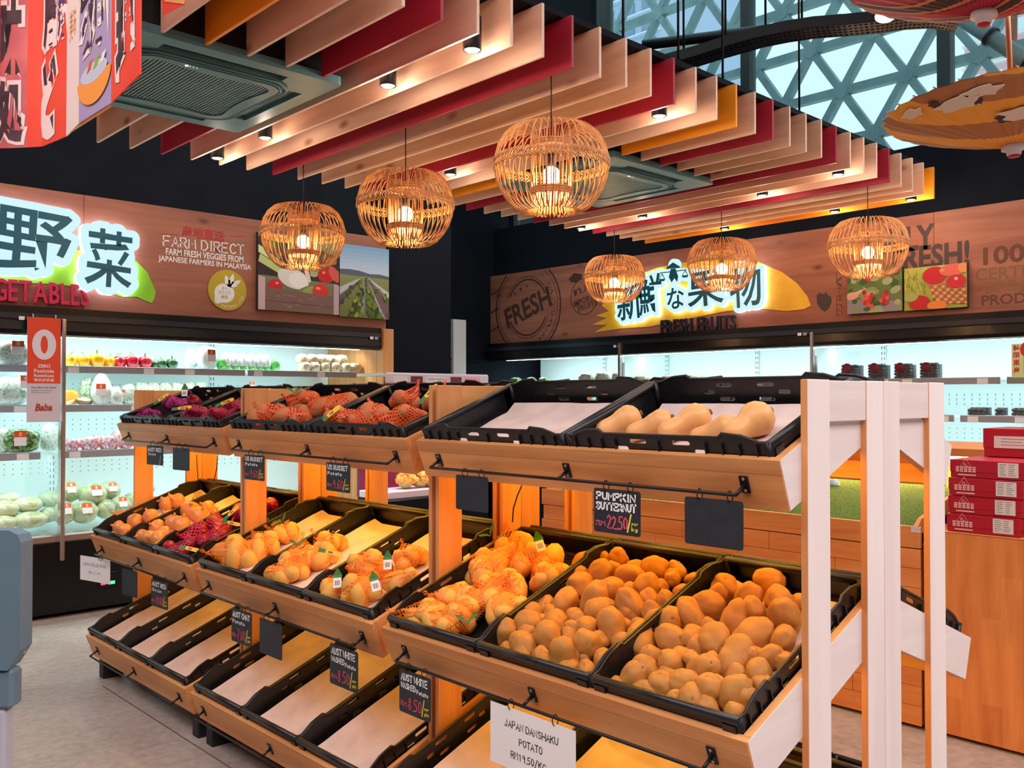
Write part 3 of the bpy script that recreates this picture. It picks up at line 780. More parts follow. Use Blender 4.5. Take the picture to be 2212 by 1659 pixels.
G_green = leafy('bagged_greens', [rgb(18, 44, 16), rgb(56, 94, 38), rgb(140, 166, 110), rgb(204, 214, 196)], 18, 2.5)
G_white = leafy('bagged_radish', [rgb(150, 176, 160), rgb(204, 212, 206), rgb(222, 224, 220), rgb(176, 196, 180)], 9, 2.5)
G_red = leafy('bagged_red_roots', [rgb(110, 20, 50), rgb(180, 120, 140), rgb(214, 208, 214), rgb(216, 90, 60)], 12, 2.5)
G_mush = leafy('packed_mushrooms', [rgb(120, 76, 44), rgb(206, 176, 136), rgb(226, 212, 190), rgb(160, 112, 80)], 26, 1.5)
G_leek = leafy('packed_leafy_stems', [rgb(30, 76, 30), rgb(130, 164, 110), rgb(216, 222, 204), rgb(96, 140, 66)], 22, 4)
def bag_at(x, yb, plane, zs, wpx, hpx, mat, label, n, seed=0, lab=None, cat='bag', name='vegetable_bag', top=.9, group=None, dd=.6):
    """bag standing on a fridge shelf: x centre pixel, width and height in pixels"""
    p = PY(x, yb, plane) if n == FL else PX(x, yb, plane); p.z = zs+.0006
    k = depth(p)/CF; w, h = wpx*k*1.06, hpx*k
    if n == FR: w *= 1.2
    t = thing(name, label, cat, frame(p, Vector((1, 0, 0)) if n == FL else Vector((0, -1, 0)), Vector((0, 1, 0)) if n == FL else Vector((1, 0, 0)), Vector((0, 0, 1))), group)
    pillow(w, h, min(w, .16)*dd*1.4, seed, top=top).build('packed_leaves' if cat == 'bag' else 'contents', mat, t, world=False)
    if lab:
        q = PY(lab[0], lab[1], plane-min(w, .16)*dd*.62-.006) if n == FL else PX(lab[0], lab[1], plane-min(w, .16)*dd*.62-.006)
        packlabel(t, facing(q, n), lab[2]*k, lab[3]*k)
    return t
Z1, Z2, Z3, ZB = 1.585, 1.33, 1.03, .50
bag_at(26, 790, 6.42, Z1, 76, 54, G_sprout, 'bag of white sprouts left of the orange zero sign, top shelf', FL, 1, (39, 751, 24, 30))
bag_at(411, 800, 6.48, Z1, 26, 46, G_white, 'clear empty-looking bag between the green peppers and the labelled pouch', FL, 2)
bag_at(446, 803, 6.44, Z1, 44, 50, G_white, 'white pouch with an orange zero label on the top shelf', FL, 3, (457, 768, 18, 26), top=1)
bag_at(22, 880, 6.42, Z2, 74, 62, G_sprout, 'bag of long white sprouts on the second shelf left of the zero sign', FL, 4, (55, 825, 20, 28))
bag_at(188, 868, 6.52, Z2, 34, 58, G_leek, 'bag of pale greens behind the white radish bag', FL, 5)
bag_at(219, 872, 6.43, Z2, 46, 66, G_white, 'tall white radish bag with a zero label on the second shelf', FL, 6, (218, 842, 20, 26), top=.6)
bag_at(250, 873, 6.40, Z2, 32, 40, G_white, 'low white bag right of the tall radish bag', FL, 7, top=.6)
bag_at(277, 873, 6.42, Z2, 32, 44, G_sprout, 'bag of sprouts with an orange tab beside the stand end', FL, 8, (266, 848, 6, 12))
for k, x in enumerate((305, 330, 356, 382, 408, 432)):
    bag_at(x, 850, 6.50, Z2, 34, 48, G_leek, 'bundle of leafy stems, %s in the row on the second shelf' % ordw[k], FL, 10+k, None, 'vegetable', 'leafy_bundle', .9, 'leafy stem bundles')
bag_at(560, 860, 6.45, Z2, 60, 24, G_green, 'low bag of mixed greens behind the red onions', FL, 17, (544, 832, 12, 14))
bag_at(45, 982, 6.40, Z3, 82, 52, G_green, 'big bag of curly green lettuce with a zero label, third shelf', FL, 18, (44, 947, 24, 32))
bag_at(4, 982, 6.42, Z3, 34, 54, G_sprout, 'pale bag at the left edge of the third shelf', FL, 19)
bag_at(106, 976, 6.47, Z3, 40, 60, G_sprout, 'greyish bag behind the glass divider on the third shelf', FL, 20)
for k, (x, w, h) in enumerate([(152, 28, 26), (172, 30, 26), (193, 30, 30), (213, 30, 32), (234, 32, 30), (256, 34, 40), (274, 26, 30)]):
    bag_at(x, 985, 6.40+.03*(k % 2), Z3, w, h, G_red, 'small bag of red roots, %s on the third shelf' % ordw[k], FL, 21+k, (x, 968, 8, 10) if k % 2 else None, group='bags of red roots')
for k, (x, w, h) in enumerate([(495, 90, 34), (580, 90, 36), (650, 90, 34), (760, 60, 30)]):
    bag_at(x, 1040, 6.42, Z3, w, h, [G_leek, G_green, G_leek, G_red][k], 'bag of greens seen under the top shelf of the stand, %s' % ordw[k], FL, 40+k, None)
# sleeves of white-wrapped greens
_sl = thing('wrapped_greens', 'x', 'vegetable')
MB().lathe([(.004, .0), (.024, .005), (.028, .03), (.026, .034)], 14).build('green_stalks', leafy('sleeve_greens', [rgb(20, 110, 30), rgb(80, 190, 70), rgb(200, 240, 190)], 40), _sl)
MB().lathe([(.0275, .033), (.030, .05), (.030, .095), (.020, .125), (.006, .132)], 14).build('paper_sleeve', M_white, _sl)
for k, x in enumerate((492, 509, 527, 545, 562, 578)):
    p = PY(x, 802, 6.42-.0); p.z = Z1+.001
    dup(_sl, Matrix.Translation(p)@Matrix.Rotation(radians(-8), 4, 'Y')@Matrix.Scale(1.02, 4), 'white paper sleeve of green stalks, %s in the row of sleeves' % ordw[k], 'paper-sleeved greens')
retire(_sl)
for k, x in enumerate((479, 594)):
    bag_at(x, 803, 6.42, Z1, 22, 26, leafy('sleeve_greens', [rgb(20, 110, 30), rgb(80, 190, 70), rgb(200, 240, 190)], 40), 'bundle of cucumbers at the %s end of the paper sleeves' % ('left', 'right')[k], FL, 50+k, None, 'vegetable', 'cucumber_bundle')
for row, (xs, yb, dz) in enumerate((((656, 677, 699, 721, 743, 765), 806, 0), ((652, 674, 694, 714, 736), 783, .062))):
    for k, x in enumerate(xs):
        bag_at(x, yb, 6.43+.02*row, Z1+dz, 25, 22, G_mush, 'clear pack of brown mushrooms, %s in the %s row' % (ordw[k], ('lower', 'upper')[row]), FL, 60+k+10*row, None, 'mushrooms', 'mushroom_pack', 1, 'mushroom packs', .9)
bag_at(795, 815, 6.43, Z1, 34, 46, leafy('brown_roots', [rgb(90, 50, 30), rgb(140, 84, 60), rgb(210, 190, 180)], 14), 'brown root bag at the right end of the top shelf', FL, 80)
# halved pumpkins
M_pumpf = noisy('pumpkin_flesh', rgb(240, 150, 40), rgb(250, 180, 80), 16, .5); M_pumps = noisy('pumpkin_rind', rgb(120, 96, 80), rgb(160, 130, 110), 10, .5)
M_pumpp = noisy('pale_pumpkin_flesh', rgb(250, 220, 160), rgb(255, 236, 196), 12, .5)
def half_pumpkin(x, yb, r, face, mat, label):
    p = PY(x, yb, 6.43); p.z = Z2+.001
    t = thing('pumpkin_half', label, 'pumpkin', p); k = r*depth(p)/CF
    F = facing(Vector((p.x, p.y, p.z+k*.78)), face)
    bm = bmesh.new(); bmesh.ops.create_uvsphere(bm, u_segments=20, v_segments=10, radius=1)
    for v in bm.verts:
        q = atan2(v.co.y, v.co.x); s = 1+.05*cos(8*q); v.co = Vector((v.co.x*k*s, v.co.y*k*.78*s, min(0, v.co.z)*k*.8))
    MB().addbm(bm, F, True).build('rind', M_pumps, t)
    MB().lathe([(.002, .002), (k*.55, .0015), (k*.96, .0012), (k*.965, -.004)], 24, F@Matrix.Diagonal((1, .78, 1, 1))).build('cut_face', mat, t)
half_pumpkin(144, 840, 21, Vector((.1, -1, .25)), M_pumpp, 'pale cut pumpkin half behind the orange pumpkin half')
half_pumpkin(152, 868, 22, Vector((.15, -1, .1)), M_pumpf, 'orange cut pumpkin half standing on its edge, second shelf')
half_pumpkin(181, 868, 17, Vector((.1, -.35, 1)), M_pumpp, 'pumpkin half lying with its cut face up')
# cabbages in the well
M_cabb = leafy('cabbage_leaf', [rgb(84, 116, 34), rgb(138, 162, 64), rgb(184, 198, 124), rgb(216, 222, 186)], 6, 2.2)
M_napa = leafy('napa_leaf', [rgb(150, 164, 60), rgb(192, 202, 116), rgb(214, 218, 176), rgb(224, 226, 206)], 6, 2.2)
def cabbage(x, y, rx, ry, mat, label, k, lab=True, Y=6.5):
    p = PY(x, y, Y); s = depth(p)/CF; t = thing('cabbage', label, 'cabbage', p, 'cabbages in the fridge well')
    d = lambda v: 1+.05*noise.noise(v*3+Vector((k, 0, 0)))+.035*abs(sin(5*atan2(v.y, v.x)+k))
    MB().blob((0, 0, 0), (rx*s*1.0, rx*s*.95, ry*s), 3, None, d).build('head', mat, t, world=False)
    def d2(v): return d(v)*1.03*(1+.02*noise.noise(v*8+Vector((0, k, 0))))
    MB().blob((0, 0, 0), (rx*s, rx*s*.95, ry*s), 3, None, d2).build('film_wrap', M_film, t, world=False)
    if lab:
        nrm = Vector((.1*sin(k*3), -1, .45)).normalized()
        q = p+Vector((nrm.x*rx*s, nrm.y*rx*s*.98, nrm.z*ry*s)); packlabel(t, facing(q, nrm, out=.004), rx*s*.72, ry*s*.95)
CB = [(147, 1062, 24, 24, 6.55, 1), (199, 1068, 29, 24, 6.50, 1), (237, 1059, 22, 20, 6.55, 1), (138, 1108, 22, 25, 6.42, 1), (181, 1106, 28, 24, 6.42, 1), (228, 1100, 20, 20, 6.44, 0), (260, 1092, 22, 22, 6.48, 1), (284, 1078, 16, 14, 6.6, 0), (318, 1055, 16, 14, 6.62, 0), (106, 1112, 20, 16, 6.45, 0), (108, 1078, 24, 18, 6.55, 0), (60, 1090, 29, 17, 6.48, 0), (12, 1100, 26, 19, 6.44, 0), (64, 1123, 36, 18, 6.40, 0), (8, 1130, 26, 16, 6.38, 0), (20, 1076, 24, 12, 6.58, 0)]
for k, (x, y, rx, ry, Y, lab) in enumerate(CB):
    napa = x < 90
    row = 'upper' if y < 1085 else 'lower'
    nth = sorted([c[0] for c in CB if (c[0] < 90) == napa and ((c[1] < 1085) == (y < 1085))]).index(x)
    cabbage(x, y, rx, ry, M_napa if napa else M_cabb, ('pale napa cabbage in film, %s of the %s layer left of the divider' if napa else 'green cabbage in film, %s in the %s layer right of the divider') % (ordw[nth], row), k, bool(lab), Y)
# right fridge: berry tubs and salad packs
M_berry = noisy('dark_berry', rgb(14, 8, 20), rgb(46, 20, 42), 60, .45, coat=.1)
M_maroon = plain('maroon_label', rgb(120, 16, 40), .5)
def tub(x, yb, w, h, zs, label, big=True, r=.0125, plane=6.64):
    p = PX(x, yb, plane); p.z = zs+.001; k = depth(p)/CF; W, H = w*k*1.37-.085, h*k; D = .10
    T = frame(p, Vector((0, -1, 0)), Vector((1, 0, 0)), Vector((0, 0, 1)))
    t = thing('berry_tub', label, 'fruit', T, 'clear tubs of dark berries')
    mb = MB().box((-W/2, -D/2, 0), (W/2, D/2, .001)); 
    for a, b in (((-W/2, -D/2, 0), (W/2, -D/2+.001, H)), ((-W/2, D/2-.001, 0), (W/2, D/2, H)), ((-W/2, -D/2+.001, 0), (-W/2+.001, D/2-.001, H)), ((W/2-.001, -D/2+.001, 0), (W/2, D/2-.001, H))): mb.box(a, b)
    mb.bbox((-W/2-.004, -D/2-.004, H), (W/2+.004, D/2+.004, H+.010), .003)
    mb.build('tub', M_tub, t, world=False)
    bm_ = MB(); rnd = random.Random(int(x)); 
    zz = r
    while zz < H*.9:
        xx = -W/2+r
        while xx < W/2-r*.5:
            for yy in (-D/2+r+.002, -D/2+3*r+.002): bm_.blob((xx+rnd.uniform(-.002, .002), yy, zz+rnd.uniform(-.002, .002)), r, 1)
            xx += 2*r
        zz += 1.8*r
    bm_.box((-W/2+.004, -D/2+4*r, .004), (W/2-.004, D/2-.003, H*.85))
    stuff(bm_.build('berries', M_berry, t, world=False))
    if big:
        q = Vector((-W*.12, -D/2-.0008, H*.68)); MB().lathe([(.001, .001), (H*.30, .0008), (H*.30, 0)], 20, Matrix.Translation(q)@Matrix.Rotation(pi/2, 4, 'X')).build('round_label', M_maroon, t, world=False)
for k, x in enumerate((1841, 1899, 1955, 2011)): tub(x, 812, 47, 36, 1.516, 'clear tub of dark berries with a maroon label, %s' % ordw[k])
for k, (x, w) in enumerate(((2116, 50), (2163, 34), (2203, 40), (2250, 40))): tub(x, 893, w, 21, 1.256, 'low clear tub of dark plums on the second shelf, %s' % ordw[k], False, .014)
for k, (x, yb, w, h, z) in enumerate([(1372, 818, 44, 13, 0), (1425, 818, 44, 13, 0), (1480, 816, 44, 13, 0), (1522, 816, 30, 13, 0), (1395, 803, 40, 11, .03), (1452, 803, 36, 11, .03), (1500, 802, 36, 11, .03)]):
    bag_at(x, yb, 6.64, 1.506+z, w*.8, h, leafy('salad_pack', [rgb(40, 80, 30), rgb(130, 170, 90), rgb(230, 236, 226), rgb(200, 120, 100)], 26, 1.5), 'flat pack of salad leaves, %s on the fruit fridge shelf' % ordw[k], FR, 90+k, None, 'salad', 'salad_pack', 1, 'salad packs', 1.2)
for k, (x, w, h) in enumerate([(1270, 50, 16), (1305, 46, 18), (1335, 30, 18)]):
    bag_at(x, 826, 6.64, 1.506, w*.8, h+10, G_sprout, 'clear bag of pale lettuce behind the empty crate, %s' % ordw[k], FR, 100+k, None)
for k, (x, w) in enumerate([(1115, 26), (1148, 20), (1176, 22)]):
    bag_at(x, 826, 6.64, 1.506, w, 18, G_green, 'small green herb pack on the fruit fridge shelf, %s' % ordw[k], FR, 104+k, None, 'herbs', 'herb_pack')
# ---------------------------------------------------------------- produce on the stands
def skin(name, c1, c2, c3, scale=7, rough=.55, eyes=False):
    if name in MATS: return MATS[name]
    m, nt, b = newmat(name); v = coords(nt)
    n = N(nt, 'ShaderNodeTexNoise', i_Scale=float(scale)*3, i_Detail=6.0, i_Roughness=.65); L(nt, v, n.inputs['Vector'])
    n2 = N(nt, 'ShaderNodeTexNoise', i_Scale=float(scale)*26, i_Detail=3.0); L(nt, v, n2.inputs['Vector'])
    c = ramp(nt, n.outputs['Fac'], [(.28, c2), (.46, c1), (.66, c1), (.78, c3)])
    c = mixc(nt, ramp(nt, n2.outputs['Fac'], [(.64, (0, 0, 0, 1)), (.74, (.6, .6, .6, 1))]), c, c2)
    at = N(nt, 'ShaderNodeVertexColor'); at.layer_name = 'eyes'
    c = mixc(nt, at.outputs['Color'], c, tuple(v*.28 for v in c2[:3])+(1,)) if eyes else c
    L(nt, c, b.inputs['Base Color']); b.inputs['Roughness'].default_value = rough; b.inputs['Specular IOR Level'].default_value = .3
    bump(nt, b, n2.outputs['Fac'], .12, .003); MATS[name] = m; return m
M_pot = skin('potato_skin', rgb(190, 130, 62), rgb(134, 84, 40), rgb(204, 150, 80), eyes=True)
M_chat = skin('washed_potato_skin', rgb(240, 180, 90), rgb(210, 140, 60), rgb(248, 200, 120))
M_russ = skin('russet_skin', rgb(206, 126, 78), rgb(160, 86, 50), rgb(220, 146, 96))
def onion_mat(name, c1, c2, c3):
    m, nt, b = newmat(name); tc = N(nt, 'ShaderNodeTexCoord'); sp = N(nt, 'ShaderNodeSeparateXYZ'); L(nt, tc.outputs['Object'], sp.inputs[0])
    at = N(nt, 'ShaderNodeMath', operation='ARCTAN2'); L(nt, sp.outputs['Y'], at.inputs[0]); L(nt, sp.outputs['X'], at.inputs[1])
    cb = N(nt, 'ShaderNodeCombineXYZ'); L(nt, at.outputs[0], cb.inputs['X'])
    mz = N(nt, 'ShaderNodeMath', operation='MULTIPLY'); mz.inputs[1].default_value = 6; L(nt, sp.outputs['Z'], mz.inputs[0]); L(nt, mz.outputs[0], cb.inputs['Y'])
    n = N(nt, 'ShaderNodeTexNoise', i_Scale=7.0, i_Detail=4.0); L(nt, cb.outputs[0], n.inputs['Vector'])
    L(nt, ramp(nt, n.outputs['Fac'], [(.3, c2), (.5, c1), (.7, c3)]), b.inputs['Base Color']); b.inputs['Roughness'].default_value = .32; b.inputs['Coat Weight'].default_value = .25
    return m
M_onion = onion_mat('brown_onion_skin', rgb(232, 150, 84), rgb(190, 100, 48), rgb(246, 186, 124))
M_ronion = onion_mat('red_onion_skin', rgb(128, 18, 74), rgb(84, 10, 50), rgb(176, 60, 120))
def potato_mesh(seed, asp=(1.15, .95, .85), eyes=7, sub=3):
    rnd = random.Random(seed); E = []
    for _ in range(eyes):
        d = Vector((rnd.gauss(0, 1), rnd.gauss(0, 1), rnd.gauss(0, 1))).normalized(); E.append((d, rnd.uniform(.10, .18), rnd.uniform(.07, .12)))
    def disp(v):
        k = 1+.16*noise.noise(v*1.3+Vector((seed*3.1, 0, 0)))+.05*noise.noise(v*3+Vector((0, seed, 0)))
        for d, dp, w in E:
            q = (v-d).length
            if q < w*2.2: k -= dp*math.exp(-(q/w)**2*1.4)
        return k
    mb = MB().blob((0, 0, 0), asp, sub, None, disp); me = bpy.data.meshes.new('potato')
    me.from_pydata(mb.v, [], mb.f); me.polygons.foreach_set('use_smooth', mb.sm)
    ca = me.color_attributes.new('eyes', 'FLOAT_COLOR', 'POINT'); buf = []
    for v in mb.v:
        d0 = Vector((v[0]/asp[0], v[1]/asp[1], v[2]/asp[2])).normalized(); k = max(math.exp(-((d0-d).length/w)**2*3.2) for d, dp, w in E); buf += [k, k, k, 1]
    ca.data.foreach_set('color', buf); return me
def with_mat(me, m): me = me.copy(); me.materials.append(m); return me
PM = [potato_mesh(k, [(1.12, .98, .9), (1.3, .95, .85), (1.05, 1.0, .88), (1.42, .95, .86), (1.2, 1.05, .9), (1.15, .9, .84), (1.0, 1.0, .95), (1.25, .92, .9)][k], sub=4) for k in range(8)]
PSM = [potato_mesh(20+k, [(1.2, .95, .9), (1.35, .9, .85), (1.1, 1.0, .9), (1.5, .9, .85)][k], 4, 2) for k in range(4)]
POT = [with_mat(m, M_pot) for m in PM]; CHAT = [with_mat(m, M_chat) for m in PSM]; RUS = [with_mat(m, M_russ) for m in PSM]
def rnd_rot(r): return Matrix.Rotation(r.uniform(0, 6.28), 4, 'X')@Matrix.Rotation(r.uniform(0, 6.28), 4, 'Y')@Matrix.Rotation(r.uniform(0, 6.28), 4, 'Z')
def on_crate(key, x, y, hgt):
    M = CR[key]; n = Vector((M[0][2], M[1][2], M[2][2])); o = Vector((M[0][3], M[1][3], M[2][3]))+n*hgt
    return PP(x, y, o, n)
def local(key, p): return CR[key].inverted()@p
def rows_label(items, key, per=.085):
    """items: [(index, world point)] -> {index: 'third from left, second row from the front'} in crate coordinates"""
    L_ = [(i, local(key, p)) for i, p in items]; L_.sort(key=lambda t: t[1].x if True else 0)
    rows = []; 
    for i, q in L_:
        if rows and q.x-rows[-1][0][1].x < per: rows[-1].append((i, q))
        else: rows.append([(i, q)])
    out = {}; rw = ['front row', 'second row', 'third row', 'fourth row', 'fifth row', 'sixth row', 'seventh row', 'eighth row', 'ninth row']
    for r, row in enumerate(rows):
        row.sort(key=lambda t: -t[1].y)
        for c, (i, q) in enumerate(row): out[i] = '%s of the %s' % (ordw[c] if len(row) > 1 else 'only one', rw[min(r, 8)])
    return out
RND = random.Random(11)
def loose(key, pts, meshes, where, word, name, cat, group, h0=.052, jitter=True, asp=1.0):
    items = []
    for i, (x, y, rx) in enumerate(pts): items.append((i, on_crate(key, x, y, h0)))
    # the lower ones of a heap sit deeper: lift by size of overlap in the picture
    placed = []
    for i, p in items:
        r = pts[i][2]*depth(p)/CF
        q = p.copy()
        for (pp, rr) in placed:
            d = (q-pp).length; need = (r+rr)*.80
            if d < need:
                n = Vector((CR[key][0][2], CR[key][1][2], CR[key][2][2])); q = q-ray(*pts[i][:2]).normalized()*(need-d)*.55
        placed.append((q, r))
    lab = rows_label([(i, placed[i][0]) for i in range(len(pts))], key)
    for i, (q, r) in enumerate(placed):
        q0 = local(key, q); q0.z = max(q0.z, .012+r*.8); q = CR[key]@q0
        me = meshes[RND.randrange(len(meshes))]; o = bpy.data.objects.new(name, me); COL.objects.link(o)
        if name == 'onion': R = CR[key].to_3x3().to_4x4()@Matrix.Rotation(RND.uniform(-1.0, 1.0), 4, 'X')@Matrix.Rotation(RND.uniform(-1.2, .4), 4, 'Y')
        else: R = rnd_rot(RND)
        o.matrix_world = Matrix.Translation(q)@R@Matrix.Scale(r*(1.16 if name == 'potato' else 1)/1.05, 4)
        tag(o, '%s, %s, %s' % (word, lab[i], where), cat, group)
z6 = lambda L_: [(820+x/2.968, 1100+y/2.968, r/2.968) for x, y, r in L_]
z7 = lambda L_: [(1240+x/3.26, 1150+y/3.26, r/3.26) for x, y, r in L_]
loose(('mid', 0, 1), z6([(785, 800, 88), (920, 878, 90), (1180, 950, 105), (1040, 950, 60), (1335, 880, 98), (1085, 828, 100), (950, 745, 86), (1230, 885, 48), (1220, 815, 52), (1325, 765, 76), (1490, 762, 98), (965, 668, 78), (1125, 735, 84), (1275, 712, 52), (1400, 662, 88), (1610, 620, 86), (1065, 620, 62), (1095, 660, 48), (1195, 595, 86), (1380, 588, 92), (1285, 490, 86), (1485, 527, 84), (1718, 505, 80), (1280, 432, 66), (1415, 420, 84), (1608, 440, 88), (1500, 395, 56), (1325, 338, 70), (1432, 320, 48), (1535, 330, 68)])+z7([(575, 265, 92), (730, 268, 58), (690, 335, 54)]), POT, 'left of the two potato crates', 'loose tan potato', 'potato', 'potato', 'loose potatoes in the two open crates', .05)
loose(('mid', 0, 2-2), z7([(300, 1045, 34), (835, 1182, 104), (430, 1030, 102), (620, 1080, 90), (780, 1070, 98), (965, 1112, 112), (1135, 1140, 116), (500, 965, 100), (690, 920, 102), (920, 962, 98), (840, 905, 66), (1300, 1000, 98), (1145, 895, 130), (1390, 882, 84), (1240, 872, 70), (470, 770, 112), (690, 760, 110), (830, 738, 84), (990, 770, 118), (1250, 740, 124), (1470, 760, 84), (620, 640, 106), (815, 590, 106), (950, 672, 56), (1130, 605, 96), (1480, 612, 128), (1260, 552, 84), (1595, 490, 62), (940, 520, 106), (1010, 452, 74), (1230, 470, 96), (1445, 488, 98), (1060, 393, 92), (1370, 340, 96)]), POT, 'right of the two potato crates', 'loose tan potato', 'potato', 'potato', 'loose potatoes in the two open crates', .05)
def under_layer(key, spots, where):
    items = [(i, CR[key]@Vector((x+RND.uniform(-.012, .012), y+RND.uniform(-.012, .012), .040))) for i, (x, y) in enumerate(spots)]
    lab = rows_label(items, key, .07)
    for i, p in items:
        o = bpy.data.objects.new('potato', POT[RND.randrange(8)]); COL.objects.link(o); o.matrix_world = Matrix.Translation(p)@rnd_rot(RND)@Matrix.Scale(RND.uniform(.026, .031), 4)
        tag(o, 'lower-layer tan potato, %s, %s' % (lab[i], where), 'potato', 'loose potatoes in the two open crates')
under_layer(('mid', 0, 1), [(-.25+.068*i, -.145+.073*j) for i in range(8) for j in range(5)], 'left potato crate')
under_layer(('mid', 0, 0), [(-.25+.068*i, -.145+.073*j) for i in range(4) for j in range(5)], 'right potato crate')
# loose onions
def onion_mesh(mat):
    mb = MB().lathe([(.02, -.80), (.45, -.78), (.82, -.52), (1.0, -.05), (.93, .35), (.66, .66), (.34, .82), (.17, .95), (.11, 1.12), (.14, 1.22), (.04, 1.2)], 24, None, lambda q, z: 1+.03*cos(3*q)+.012*cos(9*q))
    mb.lathe([(.02, -.80), (.10, -.82), (.12, -.86), (.02, -.87)], 10)
    me = bpy.data.meshes.new('onion'); me.from_pydata(mb.v, [], mb.f); me.polygons.foreach_set('use_smooth', mb.sm); me.materials.append(mat); return me
ONI, RONI = onion_mesh(M_onion), onion_mesh(M_ronion)
z2 = lambda L_: [(240+x/3.072, 800+y/3.072, r/3.072) for x, y, r in L_]
loose(('mid', 2, 2), z2([(5, 1030, 44), (48, 1040, 46), (85, 1060, 50), (60, 975, 55), (160, 1000, 56), (155, 948, 58), (262, 968, 56), (285, 900, 62), (370, 890, 56), (390, 862, 50), (440, 866, 54)]), [ONI], 'far left onion crate', 'brown onion', 'onion', 'onion', 'loose brown onions', .045)
loose(('mid', 2, 1), z2([(160, 1085, 50), (200, 1098, 50), (248, 1112, 58), (305, 1117, 58), (300, 1048, 64), (350, 1078, 50), (385, 982, 60), (415, 1012, 60), (466, 1030, 68), (530, 945, 72), (590, 972, 68), (570, 903, 58), (640, 915, 56)]), [ONI], 'second onion crate from left', 'brown onion', 'onion', 'onion', 'loose brown onions', .045)
# net bags
def netmat(name, col, dens=.36, k=1.0):
    if name in MATS: return MATS[name]
    m = bpy.data.materials.new(name); m.use_nodes = True; nt = m.node_tree; nt.nodes.clear()
    tr = N(nt, 'ShaderNodeBsdfTransparent'); b = N(nt, 'ShaderNodeBsdfPrincipled'); mx = N(nt, 'ShaderNodeMixShader'); o = N(nt, 'ShaderNodeOutputMaterial')
    b.inputs['Base Color'].default_value = col; b.inputs['Roughness'].default_value = .45
    uv = N(nt, 'ShaderNodeUVMap'); uv.uv_map = 'net'; acc = None
    for sx, sy in ((1, 1), (1, -1)):
        d = N(nt, 'ShaderNodeVectorMath', operation='DOT_PRODUCT'); d.inputs[1].default_value = (sx, sy, 0); L(nt, uv.outputs[0], d.inputs[0])
        f = N(nt, 'ShaderNodeMath', operation='FRACT'); L(nt, d.outputs['Value'], f.inputs[0])
        c = N(nt, 'ShaderNodeMath', operation='LESS_THAN'); c.inputs[1].default_value = dens; L(nt, f.outputs[0], c.inputs[0])
        if acc is None: acc = c.outputs[0]
        else:
            g = N(nt, 'ShaderNodeMath', operation='MAXIMUM'); L(nt, acc, g.inputs[0]); L(nt, c.outputs[0], g.inputs[1]); acc = g.outputs[0]
    L(nt, acc, mx.inputs[0]); L(nt, tr.outputs[0], mx.inputs[1]); L(nt, b.outputs[0], mx.inputs[2]); L(nt, mx.outputs[0], o.inputs[0])
    MATS[name] = m; return m
NET_O = netmat('orange_net', rgb(255, 132, 30), .20); NET_R = netmat('russet_net', rgb(240, 92, 34), .40); NET_M = netmat('red_net', rgb(214, 36, 66), .26); NET_P = netmat('magenta_net', rgb(200, 20, 140), .26)
M_tagg = plain('tag_green', rgb(50, 120, 40), .5); M_tagy = plain('tag_yellow', rgb(244, 196, 24), .5)
